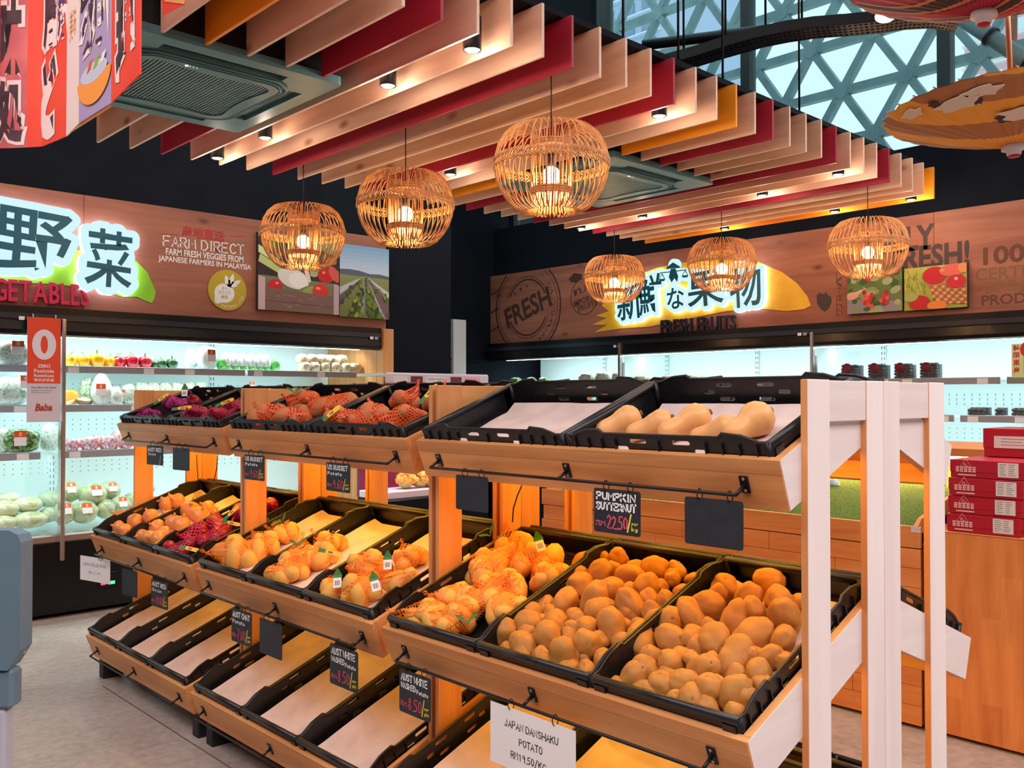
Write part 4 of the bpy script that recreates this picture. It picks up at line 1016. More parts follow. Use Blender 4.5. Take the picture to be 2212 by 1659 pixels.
def bag(key, x, y, wpx, hpx, n, meshes, net, label, seed, group, h0=.045, knot=(0, -1), tagc=None, flat=.75, r_=None, loc=None):
    """net bag: a heap of n roots wrapped in a stretched net, knotted at one end; centre pixel and picture size"""
    rnd = random.Random(seed); p = on_crate(key, x, y, h0) if loc is None else CR[key]@Vector((loc[0], loc[1], h0+(.016 if key[0] == 'top' else 0))); k = depth(p)/CF
    M = CR[key]; nrm = Vector((M[0][2], M[1][2], M[2][2]))
    vd = ray(x, y).normalized(); ex = Vector((vd.y, -vd.x, 0)).normalized(); ey = nrm.cross(ex).normalized()
    ex = ey.cross(nrm)
    F = frame(p, ex, ey, nrm)
    a = wpx*k/2*(1.06 if key != ('mid', 0, 2) and key[0] == 'mid' else 1.26); tilt_f = max(.35, abs(vd.dot(nrm)))
    b = max(hpx*k/2/ (tilt_f*.9+.25), a*.55); c = min(a, b)*(flat if key[0] == 'mid' else 1.0)
    lo = local(key, p); mm = a*.72 if loc is None else 0; lo.x = max(-.288+mm, min(.288-mm, lo.x)); lo.y = max(-.190+mm, min(.190-mm, lo.y)) if mm < .19 else 0; p = CR[key]@lo
    F = frame(p, ex, ey, nrm); t = thing('netted_bag', label, 'net bag', F, group)
    r = r_ or (a*b*c*1.35/n)**(1/3.0)*.84
    pts = []
    for i in range(n):
        best = None
        for _ in range(40):
            q = Vector((rnd.uniform(-1, 1), rnd.uniform(-1, 1), rnd.uniform(-.6, 1)))
            if q.length > 1: continue
            q = Vector((q.x*(a-r*.9), q.y*(b-r*.9), q.z*max(c-r*.8, .004)))
            d = min([(q-o).length for o in pts] or [9])
            if best is None or d > best[0]: best = (d, q)
        pts.append(best[1])
    hull = bmesh.new()
    for i, q in enumerate(pts):
        me = meshes[rnd.randrange(len(meshes))]; o = bpy.data.objects.new('potato' if net is not NET_M and net is not NET_P else 'onion', me); COL.objects.link(o)
        R = Matrix.Translation(q)@rnd_rot(rnd)@Matrix.Scale(r*.98, 4); o.parent = t; o.matrix_parent_inverse = Matrix(); o.matrix_local = R
        for v in list(me.vertices)[::3]:
            w = R@v.co; hull.verts.new(q+(w-q)*1.05)
    kd = Vector((knot[0], knot[1], 0)); kd = kd.normalized() if kd.length else Vector((0, 0, 1))
    tip = Vector((kd.x*a*1.04, kd.y*b*1.04, c*.75)); 
    for _ in range(8): hull.verts.new(tip+Vector((rnd.uniform(-1, 1), rnd.uniform(-1, 1), rnd.uniform(-1, 1)))*.006)
    res = bmesh.ops.convex_hull(hull, input=hull.verts)
    bmesh.ops.delete(hull, geom=[g for g in res['geom_interior'] if isinstance(g, bmesh.types.BMVert)], context='VERTS')
    bmesh.ops.delete(hull, geom=[v for v in hull.verts if not v.link_faces], context='VERTS')
    longe = [e for e in hull.edges if e.calc_length() > .03]
    bmesh.ops.subdivide_edges(hull, edges=longe, cuts=2, use_grid_fill=True)
    # the net sags a little between what it holds
    for v in hull.verts:
        d = min((v.co-q).length for q in pts)
        if d > r*1.25 and (v.co-tip).length > r*.9: 
            q = min(pts, key=lambda q: (v.co-q).length); v.co = v.co+(q-v.co).normalized()*(d-r*1.2)*.5
    bmesh.ops.triangulate(hull, faces=hull.faces)
    mb = MB().addbm(hull, None, True)
    mb.tube([tip*.97, tip*1.05+Vector((0, 0, .004)), tip*1.12+Vector((0, 0, .012)), tip*1.2+Vector((0, 0, .012))], [.011, .004, .008, .002], 8)
    o = mb.build('net', net, t, world=False); me = o.data; uvl = me.uv_layers.new(name='net'); ax = tip.normalized(); u1 = ax.orthogonal().normalized(); u2 = ax.cross(u1)
    K = 1/.0085
    buf = []
    for pl in me.polygons:
        nn = pl.normal
        for li in pl.loop_indices:
            w = me.vertices[me.loops[li].vertex_index].co
            rad = max(.012, (w-ax*w.dot(ax)).length)
            buf += [atan2(w.dot(u2), w.dot(u1))*rad*K*.5, w.dot(ax)*K*.5]
        us = buf[-2*pl.loop_total::2]
        if max(us)-min(us) > 3*K*.02: 
            nl = pl.loop_total
            for j in range(nl):   # seam faces: flat mapping
                w = me.vertices[me.loops[pl.loop_start+j].vertex_index].co; buf[-2*nl+2*j] = w.dot(u2)*K*.5; buf[-2*nl+2*j+1] = w.dot(ax)*K*.5
    uvl.data.foreach_set('uv', buf)
    if tagc:
        tx, ty, style = tagc; up = nrm*.7-vd*.5
        base = (on_crate(key, tx, ty, h0+c*.9) if loc is None else p+nrm*c*.95+ex*rnd.uniform(-.5, .5)*a-ey*b*.3)-vd*.02; T = facing(base, (-vd*.8+nrm*.5), nrm+Vector((0, 0, .2)))
        T = T@Matrix.Rotation(rnd.uniform(-.8, .8), 4, 'Z')@Matrix.Scale(.8, 4); tg = None
        if style == 'bar':
            tg = MB().bbox((-.017, -.022, 0), (.017, .022, .0012), .0005, T).build('tag', M_white, t); mb = MB()
            for j in range(8): mb.box((-.011+j*.0028, -.012, .0013), (-.011+j*.0028+(.0016 if j % 3 else .0008), .010, .0016), T)
            stuff(mb.build('bar_marks', M_inkb, tg)); MB().box((-.019, .0225, -.0005), (.019, .034, .001), T).build('tag_end', M_tagg, tg)
            MB().prism([T@Vector((-.019, .034, 0)), T@Vector((.019, .034, 0)), T@Vector((.004, .06, .008)), T@Vector((-.002, .06, .008))], T.to_3x3()@Vector((0, 0, .001))).build('tag_loop', M_tagg, tg)
        elif style == 'leaf':
            mb = MB(); 
            for s_ in (-1, 1):
                pl = [(0, 0, .002), (s_*.014, .012, .006), (s_*.034, .022, .012), (s_*.040, .034, .012), (s_*.022, .030, .010), (s_*.006, .016, .005)]
                mb.prism([T@Vector(q) for q in pl], T.to_3x3()@Vector((0, 0, .0012)))
            mb.build('tag', M_tagg, t)
        else:
            pl = [(-.040, -.008, 0), (.020, -.011, .002), (.034, -.004, .003), (.034, .008, .003), (.018, .012, .002), (-.040, .009, 0)]
            tg = MB().prism([T@Vector(q) for q in pl], T.to_3x3()@Vector((0, 0, .0012))).build('tag', M_tagy, t)
            MB().prism([T@Vector(q) for q in [(-.075, -.010, -.002), (-.0405, -.008, 0), (-.0405, .009, 0), (-.072, .010, -.004)]], T.to_3x3()@Vector((0, 0, .0012))).build('tag_end', M_tagg, tg)
            mb = MB()
            for j in range(3): mb.box((-.026+j*.007, -.004, .0034), (-.022+j*.007, .004, .0038), T)
            mb.build('tag_print', M_inkb, tg)
    return t
g = 'orange nets of potatoes'
def nb(key, zf, x, y, w, h, n, net, me, label, seed, **kw):
    s = {z2: 3.072, z6: 2.968}[zf]; (X, Y, _), = zf([(x, y, 1)]); kw.setdefault('h0', .05)
    if 'tagc' in kw and kw['tagc']: tx, ty, st = kw['tagc']; (tx, ty, _), = zf([(tx, ty, 1)]); kw['tagc'] = (tx, ty, st)
    return bag(key, X, Y, w/s, h/s, n, me, net, label, seed, g, **kw)
# nearest bay, left crate: washed potatoes
k0 = ('mid', 0, 2)
nb(k0, z6, 275, 685, 290, 160, 4, NET_O, CHAT, 'orange potato net at the front left corner of the crate by the slotted post', 1, knot=(-1, .2))
nb(k0, z6, 490, 715, 330, 210, 5, NET_O, CHAT, 'orange potato net at the front with a green leaf-shaped tag', 2, tagc=(560, 740, 'leaf'), knot=(.3, -1))
nb(k0, z6, 480, 560, 240, 200, 4, NET_O, CHAT, 'small orange potato net against the left crate wall', 3, knot=(-.8, -.4))
nb(k0, z6, 640, 590, 330, 230, 6, NET_O, CHAT, 'orange potato net in the middle with its knot to the right', 4, knot=(1, 0))
nb(k0, z6, 820, 500, 260, 190, 4, NET_O, CHAT, 'orange potato net lying against the right crate wall', 5, knot=(-.9, -.2))
nb(k0, z6, 590, 370, 300, 250, 6, NET_O, CHAT, 'big orange potato net at the left, halfway back', 6, knot=(.8, .2))
nb(k0, z6, 770, 260, 300, 210, 5, NET_O, CHAT, 'orange potato net at the back with a green band', 7, tagc=(715, 175, 'leaf'), knot=(-.2, 1))
nb(k0, z6, 1000, 345, 320, 210, 6, NET_O, CHAT, 'orange potato net at the right back with a tag', 8, tagc=(1030, 235, 'bar'), knot=(-.6, .8))
nb(k0, z6, 720, 650, 250, 190, 4, NET_O, CHAT, 'orange potato net along the right crate wall, near the front', 9, knot=(.2, .9), loc=(-.10, -.115))
nb(k0, z6, 900, 470, 240, 170, 4, NET_O, CHAT, 'orange potato net along the right crate wall, near the back', 10, knot=(-.5, .8), loc=(.09, -.11))
# middle bay
k1, k2, k3 = ('mid', 1, 2), ('mid', 1, 1), ('mid', 1, 0)
nb(k1, z2, 840, 1220, 340, 210, 8, NET_O, CHAT, 'large orange net of small potatoes at the front of the left crate', 11, knot=(-1, -.3))
nb(k1, z2, 1000, 1170, 240, 160, 6, NET_O, CHAT, 'orange net behind the large front net in the left crate', 12, knot=(-.3, 1))
nb(k1, z2, 1160, 1078, 200, 110, 4, NET_O, CHAT, 'small orange net at the back of the left crate with a green band', 13, tagc=(1140, 1015, 'leaf'), knot=(-1, .4))
nb(k2, z2, 1160, 1355, 300, 150, 6, NET_O, CHAT, 'orange net at the front of the middle crate with a white strip tag', 14, knot=(1, .3))
nb(k2, z2, 1150, 1250, 290, 180, 6, NET_O, CHAT, 'orange net in the left half of the middle crate', 15, tagc=(1240, 1170, 'leaf'), knot=(.4, .9))
nb(k2, z2, 1370, 1250, 290, 150, 5, NET_O, CHAT, 'orange net in the right half of the middle crate with a yellow tag', 16, tagc=(1480, 1215, 'yel'), knot=(.6, .5))
nb(k2, z2, 1440, 1140, 270, 130, 5, NET_O, CHAT, 'orange net at the back of the middle crate', 17, knot=(-.5, .6))
nb(k3, z2, 1400, 1430, 180, 150, 2, NET_O, CHAT, 'small orange net in the front left corner with a green tail', 18, tagc=(1500, 1410, 'bar'), knot=(-.2, .9))
nb(k3, z2, 1640, 1470, 300, 190, 6, NET_O, CHAT, 'orange net at the front of the right crate with a barcode tag', 19, tagc=(1755, 1430, 'bar'), knot=(.9, .3))
nb(k3, z2, 1670, 1310, 320, 200, 6, NET_O, CHAT, 'big knotted orange net in the middle of the right crate', 20, knot=(-.5, -.7))
nb(k3, z2, 1930, 1400, 260, 130, 3, NET_O, CHAT, 'orange net along the right wall of the right crate', 21, tagc=(1835, 1290, 'bar'), knot=(-1, .1))
nb(k3, z2, 1985, 1255, 280, 140, 5, NET_O, CHAT, 'orange net at the back of the right crate', 22, knot=(-.2, 1))
g = 'red onion nets'
k4 = ('mid', 2, 0)
nb(k4, z2, 510, 1090, 240, 150, 3, NET_M, [RONI], 'red net of onions at the front left of the red onion crate', 31, r_=.034, knot=(-.6, -.8))
nb(k4, z2, 480, 1180, 200, 90, 3, NET_M, [RONI], 'red onion net in the front corner with a yellow tag', 32, tagc=(545, 1190, 'yel'), r_=.032, knot=(1, 0))
nb(k4, z2, 660, 1040, 200, 130, 4, NET_M, [RONI], 'red onion net in the middle of the red onion crate', 33, r_=.030, knot=(.4, .8))
nb(k4, z2, 740, 930, 170, 130, 3, NET_M, [RONI], 'bright red onion net at the back of the red onion crate', 34, tagc=(815, 930, 'yel'), r_=.034, knot=(.8, .3))
nb(k4, z2, 690, 1110, 250, 90, 4, NET_M, [RONI], 'low red onion net along the right crate wall', 35, tagc=(820, 1020, 'yel'), r_=.028, knot=(1, .4))
nb(k4, z2, 350, 1170, 110, 80, 1, NET_M, [RONI], 'single netted red onion in the front left corner with a yellow tag', 36, tagc=(345, 1130, 'yel'), r_=.034)
nb(k4, z2, 1062, 895, 80, 80, 2, NET_M, [RONI], 'red onion net seen right of the slotted post', 37, r_=.034)
t1, t2 = ('top', 2, 1), ('top', 2, 0)
nb(t1, z2, 150, 275, 150, 50, 3, NET_P, [RONI], 'magenta onion net at the front left of the far top crate', 41, r_=.026, h0=.04, loc=(-0.210, -0.110))
nb(t1, z2, 250, 260, 120, 60, 2, NET_P, [RONI], 'magenta onion net in the middle of the far top crate', 42, r_=.03, h0=.04, loc=(-0.080, -0.115))
nb(t1, z2, 292, 185, 110, 90, 1, NET_P, [RONI], 'large dark onion in a magenta net with a yellow tag', 43, tagc=(365, 165, 'yel'), r_=.042, h0=.05, loc=(-0.130, 0.010))
nb(t1, z2, 355, 232, 150, 70, 2, NET_P, [RONI], 'magenta onion net in front of the two large dark onions', 44, r_=.036, h0=.055, loc=(0.030, -0.030))
nb(t1, z2, 455, 190, 120, 100, 1, NET_M, [RONI], 'large dark onion in a red net beside the barcode tag', 45, tagc=(518, 190, 'bar'), r_=.044, h0=.05, loc=(0.020, 0.070))
nb(t2, z2, 560, 195, 130, 60, 3, NET_M, [RONI], 'red onion net at the back left of the second top crate', 46, r_=.026, h0=.04, loc=(-0.050, 0.100))
nb(t2, z2, 480, 275, 200, 60, 4, NET_M, [RONI], 'red onion net at the front with yellow and green tags', 47, tagc=(500, 270, 'yel'), r_=.026, h0=.045, loc=(-0.200, -0.110))
nb(t2, z2, 690, 270, 170, 90, 4, NET_M, [RONI], 'red onion net at the front right of the second top crate', 48, r_=.03, h0=.05, loc=(0.060, -0.115))
nb(t2, z2, 665, 215, 150, 60, 3, NET_M, [RONI], 'red onion net in the middle with a yellow tag', 49, tagc=(630, 232, 'yel'), r_=.028, h0=.045, loc=(0.000, 0.000))
nb(t2, z2, 775, 250, 150, 60, 3, NET_M, [RONI], 'red onion net along the right wall of the second top crate', 50, r_=.028, h0=.045, loc=(0.190, -0.060))
nb(t2, z2, 820, 180, 100, 110, 1, NET_M, [RONI], 'large dark red onion in a net against the slotted post', 51, tagc=(860, 110, 'yel'), r_=.044, h0=.055, loc=(0.200, 0.060))
g = 'russet potato nets'
t3, t4 = ('top', 1, 1), ('top', 1, 0)
nb(t3, z2, 1010, 290, 240, 100, 4, NET_R, RUS, 'russet net at the front left of the left russet crate', 61, knot=(-.3, 1), loc=(-0.170, -0.100))
nb(t3, z2, 1210, 285, 250, 100, 4, NET_R, RUS, 'russet net at the front right of the left russet crate', 62, knot=(-.4, 1), loc=(0.060, -0.105))
nb(t3, z2, 1090, 215, 200, 90, 3, NET_R, RUS, 'russet net at the back left with a dark green tag', 63, tagc=(1195, 175, 'leaf'), knot=(-1, .4), h0=.055, loc=(-0.100, 0.060))
nb(t3, z2, 1310, 205, 270, 110, 4, NET_R, RUS, 'russet net at the back right of the left russet crate', 64, knot=(-.8, .3), h0=.055, loc=(0.160, 0.030))
nb(t4, z2, 1540, 280, 230, 90, 4, NET_R, RUS, 'russet net at the front left of the right russet crate', 65, tagc=(1420, 345, 'yel'), knot=(-.4, .6), loc=(-0.190, -0.100))
nb(t4, z2, 1710, 275, 260, 120, 4, NET_R, RUS, 'tall knotted russet net in the middle of the right russet crate', 66, knot=(.1, 1), loc=(-0.020, -0.100))
nb(t4, z2, 1940, 285, 260, 120, 5, NET_R, RUS, 'russet net at the front right of the right russet crate', 67, knot=(-.9, .2), loc=(0.170, -0.100))
nb(t4, z2, 1850, 190, 200, 100, 3, NET_R, RUS, 'russet net at the back left of the right russet crate', 68, knot=(.8, .4), h0=.055, loc=(-0.030, 0.060))
nb(t4, z2, 2060, 190, 200, 110, 4, NET_R, RUS, 'russet net at the back right against the slotted post', 69, tagc=(1960, 200, 'yel'), knot=(.5, .9), h0=.055, loc=(0.170, 0.060))
# butternut pumpkins
M_butt = skin('butternut_skin', rgb(238, 176, 112), rgb(226, 156, 92), rgb(244, 192, 132), 3, .35)
def butternut(p0, p1, r0, r1, label):
    """from neck end p0 to bulb centre p1"""
    ax = (p1-p0); Lh = ax.length; z = ax.normalized(); x = z.orthogonal().normalized(); y = z.cross(x)
    T = frame(p0, x, y, z); t = thing('butternut_pumpkin', label, 'pumpkin', T, 'butternut pumpkins')
    pr = [(.06*r0, -r0*.86), (r0*.55, -r0*.8), (r0*.9, -r0*.4), (r0, 0), (r0*.98, Lh*.3), (r0*1.02, Lh*.5), (r0*.45+r1*.55, Lh*.72), (r1*.95, Lh*.9), (r1, Lh*1.05), (r1*.93, Lh+r1*.4), (r1*.7, Lh+r1*.72), (r1*.35, Lh+r1*.92), (.05*r1, Lh+r1*.95)]
    from mathutils import Vector as V
    sm = []
    for i in range(len(pr)-1):
        sm.append(pr[i]); sm.append(((pr[i][0]+pr[i+1][0])/2, (pr[i][1]+pr[i+1][1])/2))
    sm.append(pr[-1]); MB().lathe(sm, 28, None, lambda q, z: 1+.02*cos(3*q+z*9)).build('flesh', M_butt, t, world=False)
    MB().lathe([(.002, 0), (.008, .001), (.007, .006), (.002, .007)], 10, Matrix.Translation((0, 0, Lh+r1*.94))).build('blossom_scar', plain('scar_brown', rgb(120, 84, 50), .7), t, world=False)
zz3 = lambda x, y: (860+x/2.404, 780+y/2.404)
kt = ('top', 0, 0)
for i, (bx, by, br, nx, ny, nr) in enumerate([(1195, 300, 72, 1065, 355, 52), (1365, 315, 66, 1225, 360, 48), (1545, 300, 84, 1400, 365, 58), (1705, 340, 66, 1555, 375, 46), (1862, 305, 96, 1745, 375, 66)]):
    P1 = on_crate(kt, *zz3(bx, by), .055); P0 = on_crate(kt, *zz3(nx, ny), .045)
    k = depth(P1)/CF/2.404
    r1, r0 = br*k, nr*depth(P0)/CF/2.404
    q1, q0 = local(kt, P1), local(kt, P0); q1.z = max(.014+r1*.98, q1.z); q0.z = .014+r0*1.05
    butternut(CR[kt]@q0, CR[kt]@q1, r0, r1, 'pale orange butternut pumpkin, %s of five in the top crate' % ordw[i])
# ---------------------------------------------------------------- rattan pendant lamps
M_rat = noisy('rattan_cane', rgb(226, 168, 112), rgb(196, 134, 80), 30, .5)
M_bulb = emit('bulb_glow', (1, .66, .28, 1), 16)
M_cord = plain('black_cord', rgb(16, 16, 18), .5)
def pendant():
    R, H = .24, .37
    t = thing('rattan_pendant_lamp', 'x', 'lamp')
    # outer cage: every cane runs from the dimple at the top round to the dimple below
    prof = [(.085, .07), (.082, .10), (.088, .128), (.105, .150), (.135, .160), (.170, .150), (.202, .122), (.226, .080), (.238, .035), (.240, -.005), (.234, -.05), (.216, -.10), (.190, -.143), (.160, -.176), (.130, -.195), (.108, -.196), (.092, -.180), (.085, -.150), (.084, -.115)]
    mb = MB(); n = 44; rnd = random.Random(2)
    for k in range(n):
        q = 2*pi*k/n+rnd.uniform(-.02, .02)
        mb.tube([(r*cos(q+.02*sin(7*z)), r*sin(q+.02*sin(7*z)), z) for r, z in prof], .0033, 5)
    stuff(mb.build('cage_canes', M_rat, t, world=False))
    mb = MB()
    for k in range(30):
        q = 2*pi*k/30; mb.tube([(.088*cos(q), .088*sin(q), .10), (.086*cos(q), .086*sin(q), -.13)], .0026, 5)
    stuff(mb.build('inner_canes', M_rat, t, world=False))
    for z, r in ((.085, .086), (-.112, .087)):
        pts = [(r*cos(2*pi*k/32), r*sin(2*pi*k/32), z) for k in range(32)]
        mb = MB()
        for dz in (-.010, 0, .010): mb.tube([(x, y, zz+dz) for x, y, zz in pts], .0055, 6, closed=True)
        mb.build('wound_ring', M_rat, t, world=False)
    # plaited belt: short slanting strands, a herringbone of two courses
    mb = MB()
    for k in range(96):
        q = 2*pi*k/96
        for s_ in (1, -1):
            pts = [((.240+.004*sin(pi*u))*cos(q+s_*.0+u*.10), (.240+.004*sin(pi*u))*sin(q+u*.10), .004+s_*(.002+.020*u)+.0) for u in (0, .33, .66, 1)]
            mb.tube(pts, .0042, 5)
    stuff(mb.build('plaited_belt', M_rat, t, world=False))
    b = MB().blob((0, 0, -.045), (.038, .038, .040), 3).build('bulb', M_bulb, t, world=False)
    MB().cyl((0, 0, -.01), (0, 0, .05), .018, 12).build('socket', M_cord, t, world=False)
    MB().tube([(0, 0, .05), (0, 0, .60)], .003, 6).build('cord', M_cord, t, world=False)
    for k in range(3):
        q = 2*pi*k/3; MB().tube([(.012*cos(q), .012*sin(q), .045), (.084*cos(q), .084*sin(q), .085)], .002, 5).build('holder_arm', M_iron, t, world=False)
    return t
_pl = pendant()
LAMPS = [(655, 513, 2.745, 'farthest of the three lamps over the front stands'), (876, 452, 2.745, 'middle of the three lamps over the front stands'), (1191, 367, 2.745, 'largest in view, nearest the camera'),
         (1327, 604, 5.60, 'smallest, in front of the white duct side of the fruit sign'), (1559, 573, 5.60, 'in front of the glowing fruit sign'), (1875, 537, 5.60, 'right of the fruit sign, before the strawberry photo')]
for k, (x, y, X, w) in enumerate(LAMPS):
    p = PX(x, y, X); 
    dup(_pl, Matrix.Translation((p.x, p.y, p.z+.02))@Matrix.Rotation(k*.7, 4, 'Z'), 'round rattan pendant lamp, '+w, 'rattan pendant lamps')
    point('lamp_light', (p.x, p.y, p.z-.085), 9, (1, .62, .26), .035)
retire(_pl)
# ---------------------------------------------------------------- ceiling downlights
_dl = thing('downlight', 'x', 'light')
MB().lathe([(.002, .13), (.034, .13), (.036, .126), (.036, .0), (.033, -.002), (.031, .0), (.029, .008)], 20).build('can', M_iron, _dl, world=False)
MB().lathe([(.002, .004), (.029, .004), (.029, .008), (.002, .008)], 20).build('lens', emit('downlight_lens', (1, .80, .60, 1), 22), _dl, world=False)
DL = [(1020, 90, 'beside the second red slat, nearest the camera'), (838, 168, 'left of the first one, over the front stand'), (573, 290, 'third along the slats beside the left cassette'), (470, 338, 'fourth, at the far end of the slats by the left wall'), (973, 374, 'by the orange slat behind the second pendant'), (1424, 236, 'below the red slat right of the largest pendant'),
      (1825, 380, 'near the right end, under the pale slats'), (1647, 417, 'left of the right-hand red slat end'), (1388, 467, 'behind the largest pendant towards the corner'), (1253, 495, 'at the far end of the slats above the corner'), (1803, 450, 'on the last slats right of the fruit lamp'), (1565, 488, 'on the last slats above the middle fruit lamp'), (1971, 428, 'at the orange slat end on the right')]
for k, (x, y, w) in enumerate(DL):
    p = PZ(x, y, ZS); i = round((p.x-SX0)/SDX-.5); X = SX0+(i+.5)*SDX
    if k in (10, 11, 12): X = SX0+26.5*SDX
    q = PX(x, y, X); Y = min(max(q.y, SY0+.12), SY1-.10)
    z = ZS-.004 
    dup(_dl, Matrix.Translation((X, Y, z)), 'black ceiling downlight %s' % w, 'slat canopy downlights')
    MB().tube([(X, Y, z+.13), (X, Y, ZS+SH+.004)], .005, 6).build('downlight_stem', M_iron, bpy.data.objects['slat_canopy'])
    point('downlight_glow', (X, Y, z-.035), 2.2, (1, .80, .64), .03)
retire(_dl)
# ---------------------------------------------------------------- ceiling air conditioners
M_acl = noisy('cassette_plastic', rgb(74, 116, 124), rgb(80, 122, 130), 8, .45)
M_acd = plain('cassette_dark', rgb(10, 14, 18), .5)
def rrect(hx, hy, r, n=6, pin=0.0):
    pts = []
    for sx, sy, a0 in ((1, 1, 0), (-1, 1, pi/2), (-1, -1, pi), (1, -1, 3*pi/2)):
        for k in range(n+1):
            q = a0+pi/2*k/n; pts.append((sx*(hx-r)+r*cos(q), sy*(hy-r)+r*sin(q)))
    if pin:
        out = []
        m = len(pts)
        for i in range(m):
            a, b = pts[i], pts[(i+1) % m]; steps = 8 if sqrt((a[0]-b[0])**2+(a[1]-b[1])**2) > .1 else 1
            for j in range(steps):
                u = j/steps; x, y = a[0]+(b[0]-a[0])*u, a[1]+(b[1]-a[1])*u
                if steps > 1:
                    s = pin*sin(pi*u)
                    if abs(a[0]-b[0]) > abs(a[1]-b[1]): y -= s*(1 if y > 0 else -1)
                    else: x -= s*(1 if x > 0 else -1)
                out.append((x, y))
        pts = out
    return pts
def cassette(cx, cy, label):
    t = thing('ceiling_air_conditioner', label, 'air conditioner', Vector((cx, cy, ZS)))
    h = .475
    slots = []
    for sx, sy in ((1, 0), (-1, 0), (0, 1), (0, -1)):
        w, l = .030, .26
        slots.append([(sx*.375+(w if sx else l)*u, sy*.375+(w if sy else l)*v) for u, v in ((1, 1), (-1, 1), (-1, -1), (1, -1))])
    O = lambda p, z: Vector((cx+p[0], cy+p[1], ZS+z))
    mb = MB().prism([O(p, -.012) for p in rrect(h, h, .02)], (0, 0, .035), [[O(p, -.012) for p in s] for s in slots]+[[O(p, -.012) for p in rrect(.285, .285, .07, 6, .02)]])
    mb.build('face_plate', M_acl, t, fixn=True)
    MB().box((cx-.44, cy-.44, ZS+.024), (cx+.44, cy+.44, ZS+.20)).build('body', M_acd, t)
    for s in slots:   # louvre blade in every outlet, a little open
        x0, x1 = min(p[0] for p in s), max(p[0] for p in s); y0, y1 = min(p[1] for p in s), max(p[1] for p in s)
        lw = x1-x0 < y1-y0
        a, b = (O((x0+.006, y0+.004), .002), O((x1-.012, y1-.004), .012)) if lw else (O((x0+.004, y0+.006), .002), O((x1-.004, y1-.012), .012))
        MB().box(tuple(a), tuple(b)).build('louvre', M_acd, t)
    for r_, z in ((.335, -.018), (.318, -.021)):
        pts = [O(p, z) for p in rrect(r_, r_, .11)]
        mb = MB().tube(pts, .005, 6, closed=True); mb.build('moulded_ring', M_acl, t)
    ring = MB().prism([O(p, -.026) for p in rrect(.305, .305, .09, 6)], (0, 0, .020), [[O(p, -.026) for p in rrect(.268, .268, .06, 6, .022)]]); ring.build('grille_frame', M_acl, t, fixn=True)
    mb = MB()
    for k in range(34):
        x = -.255+k*.510/33; lim = .262-.018*cos(x/.26*pi/2)
        mb.box(tuple(O((x-.0026, -lim), -.020)), tuple(O((x+.0026, lim), -.014)))
    stuff(mb.build('grille_bars', noisy('cassette_bar', rgb(130, 160, 164), rgb(140, 170, 174), 8, .4), t))
    MB().box(tuple(O((-.27, -.27), .012)), tuple(O((.27, .27), .016))).build('filter', M_acd, t)
    q = MB()
    for k, w in enumerate((.014, .004, .004, .004)): q.cyl(O((-.12+k*.014, -.2875), -.0265), O((-.12+k*.014, -.2875), -.028), w/2, 10)
    q.build('indicator', plain('white_mark', rgb(236, 244, 244), .4, emit=1.2), t)
    for sx in (-1, 1): MB().tube([O((sx*.4, .4), .2), O((sx*.4, .4), 1.4)], .006, 6).build('hanger', M_iron, t)
for (a, b, y0, y1), lab in ((AC1, 'grey ceiling air conditioner set in the left end of the slats'), (AC2, 'grey ceiling air conditioner set in the slats behind the largest pendant')):
    cassette(SX0+(a+b)/2*SDX if a > 0 else SX0+2.62*SDX-.485, (y0+y1)/2, lab)
# ---------------------------------------------------------------- glass front with the steel diagrid
M_gridm = noisy('diagrid_steel', rgb(92, 118, 124), rgb(120, 146, 150), 4, .5)
M_mull = plain('black_mullion', rgb(18, 20, 24), .4)
def beam(mb, a, b, w, d):
    """flat bar in the facade plane (normal x)"""
    a, b = Vector(a), Vector(b); v = (b-a).normalized(); s = Vector((1, 0, 0)).cross(v)*w/2
    mb.prism([a-s, a+s, b+s, b-s], (d, 0, 0))
def diagrid():
    X = 9.0; t = thing('diagrid_facade', 'grey steel triangle lattice outside the glass front', 'facade', Vector((X, 5, 3)))
    t['kind'] = 'structure'
    dz, dy = .518, .683; z0 = CH+2.69-dz*2; zs = [z0+dz*i for i in range(9)]; y00 = 4.23
    for z in zs:
        mb = MB(); beam(mb, (X, -3, z), (X, 14, z), .085, .09); mb.build('lattice_bar', M_gridm, t)
    zt = zs[-1]
    for k in range(-10, 26):
        ya = y00+dy*k
        for s in (1, -1):
            yb = ya+s*dy/2*8; off = .0
            if max(ya, yb) < 0 or min(ya, yb) > 11: continue
            mb = MB(); beam(mb, (X+.002, ya, zs[0]), (X+.002, yb, zt), .075, .086); mb.build('lattice_bar', M_gridm, t)
    for i, z in enumerate(zs[1:8]):
        for k in range(-4, 14):
            y = y00+dy*(k+(.5 if i % 2 == 0 else 0)); 
            if 1 < y < 9.5: MB().prism([(X-.004, y+.085*cos(2*pi*j/8), z+.085*sin(2*pi*j/8)) for j in range(8)], (.1, 0, 0)).build('node_plate', M_gridm, t)
diagrid()
def glazing():
    t = thing('window_1', 'tall glass front above the right wall', 'window', Vector((6.64, 3, CH+1.8))); t['kind'] = 'structure'
    for px, w in ((1306, .085), (1612, .09), (2040, .09)):
        y = PX(px, 200, 6.6).y; MB().bbox((6.58, y-w/2, CH+1.80), (6.68, y+w/2, 6.6), .004).build('mullion', M_mull, t)
    MB().box((6.58, 6.98, CH+1.8), (6.68, 7.06, CH+2.06)).build('mullion', M_mull, t)
    ys = [-3, 1.9, 4.05, 5.9, 6.98]
    gl = clear('facade_glass', rgb(190, 230, 236), .07, .03)
    for a, b in zip(ys, ys[1:]): MB().box((6.632, a, CH+1.80), (6.638, b, 6.6)).build('pane', gl, t)
glazing()
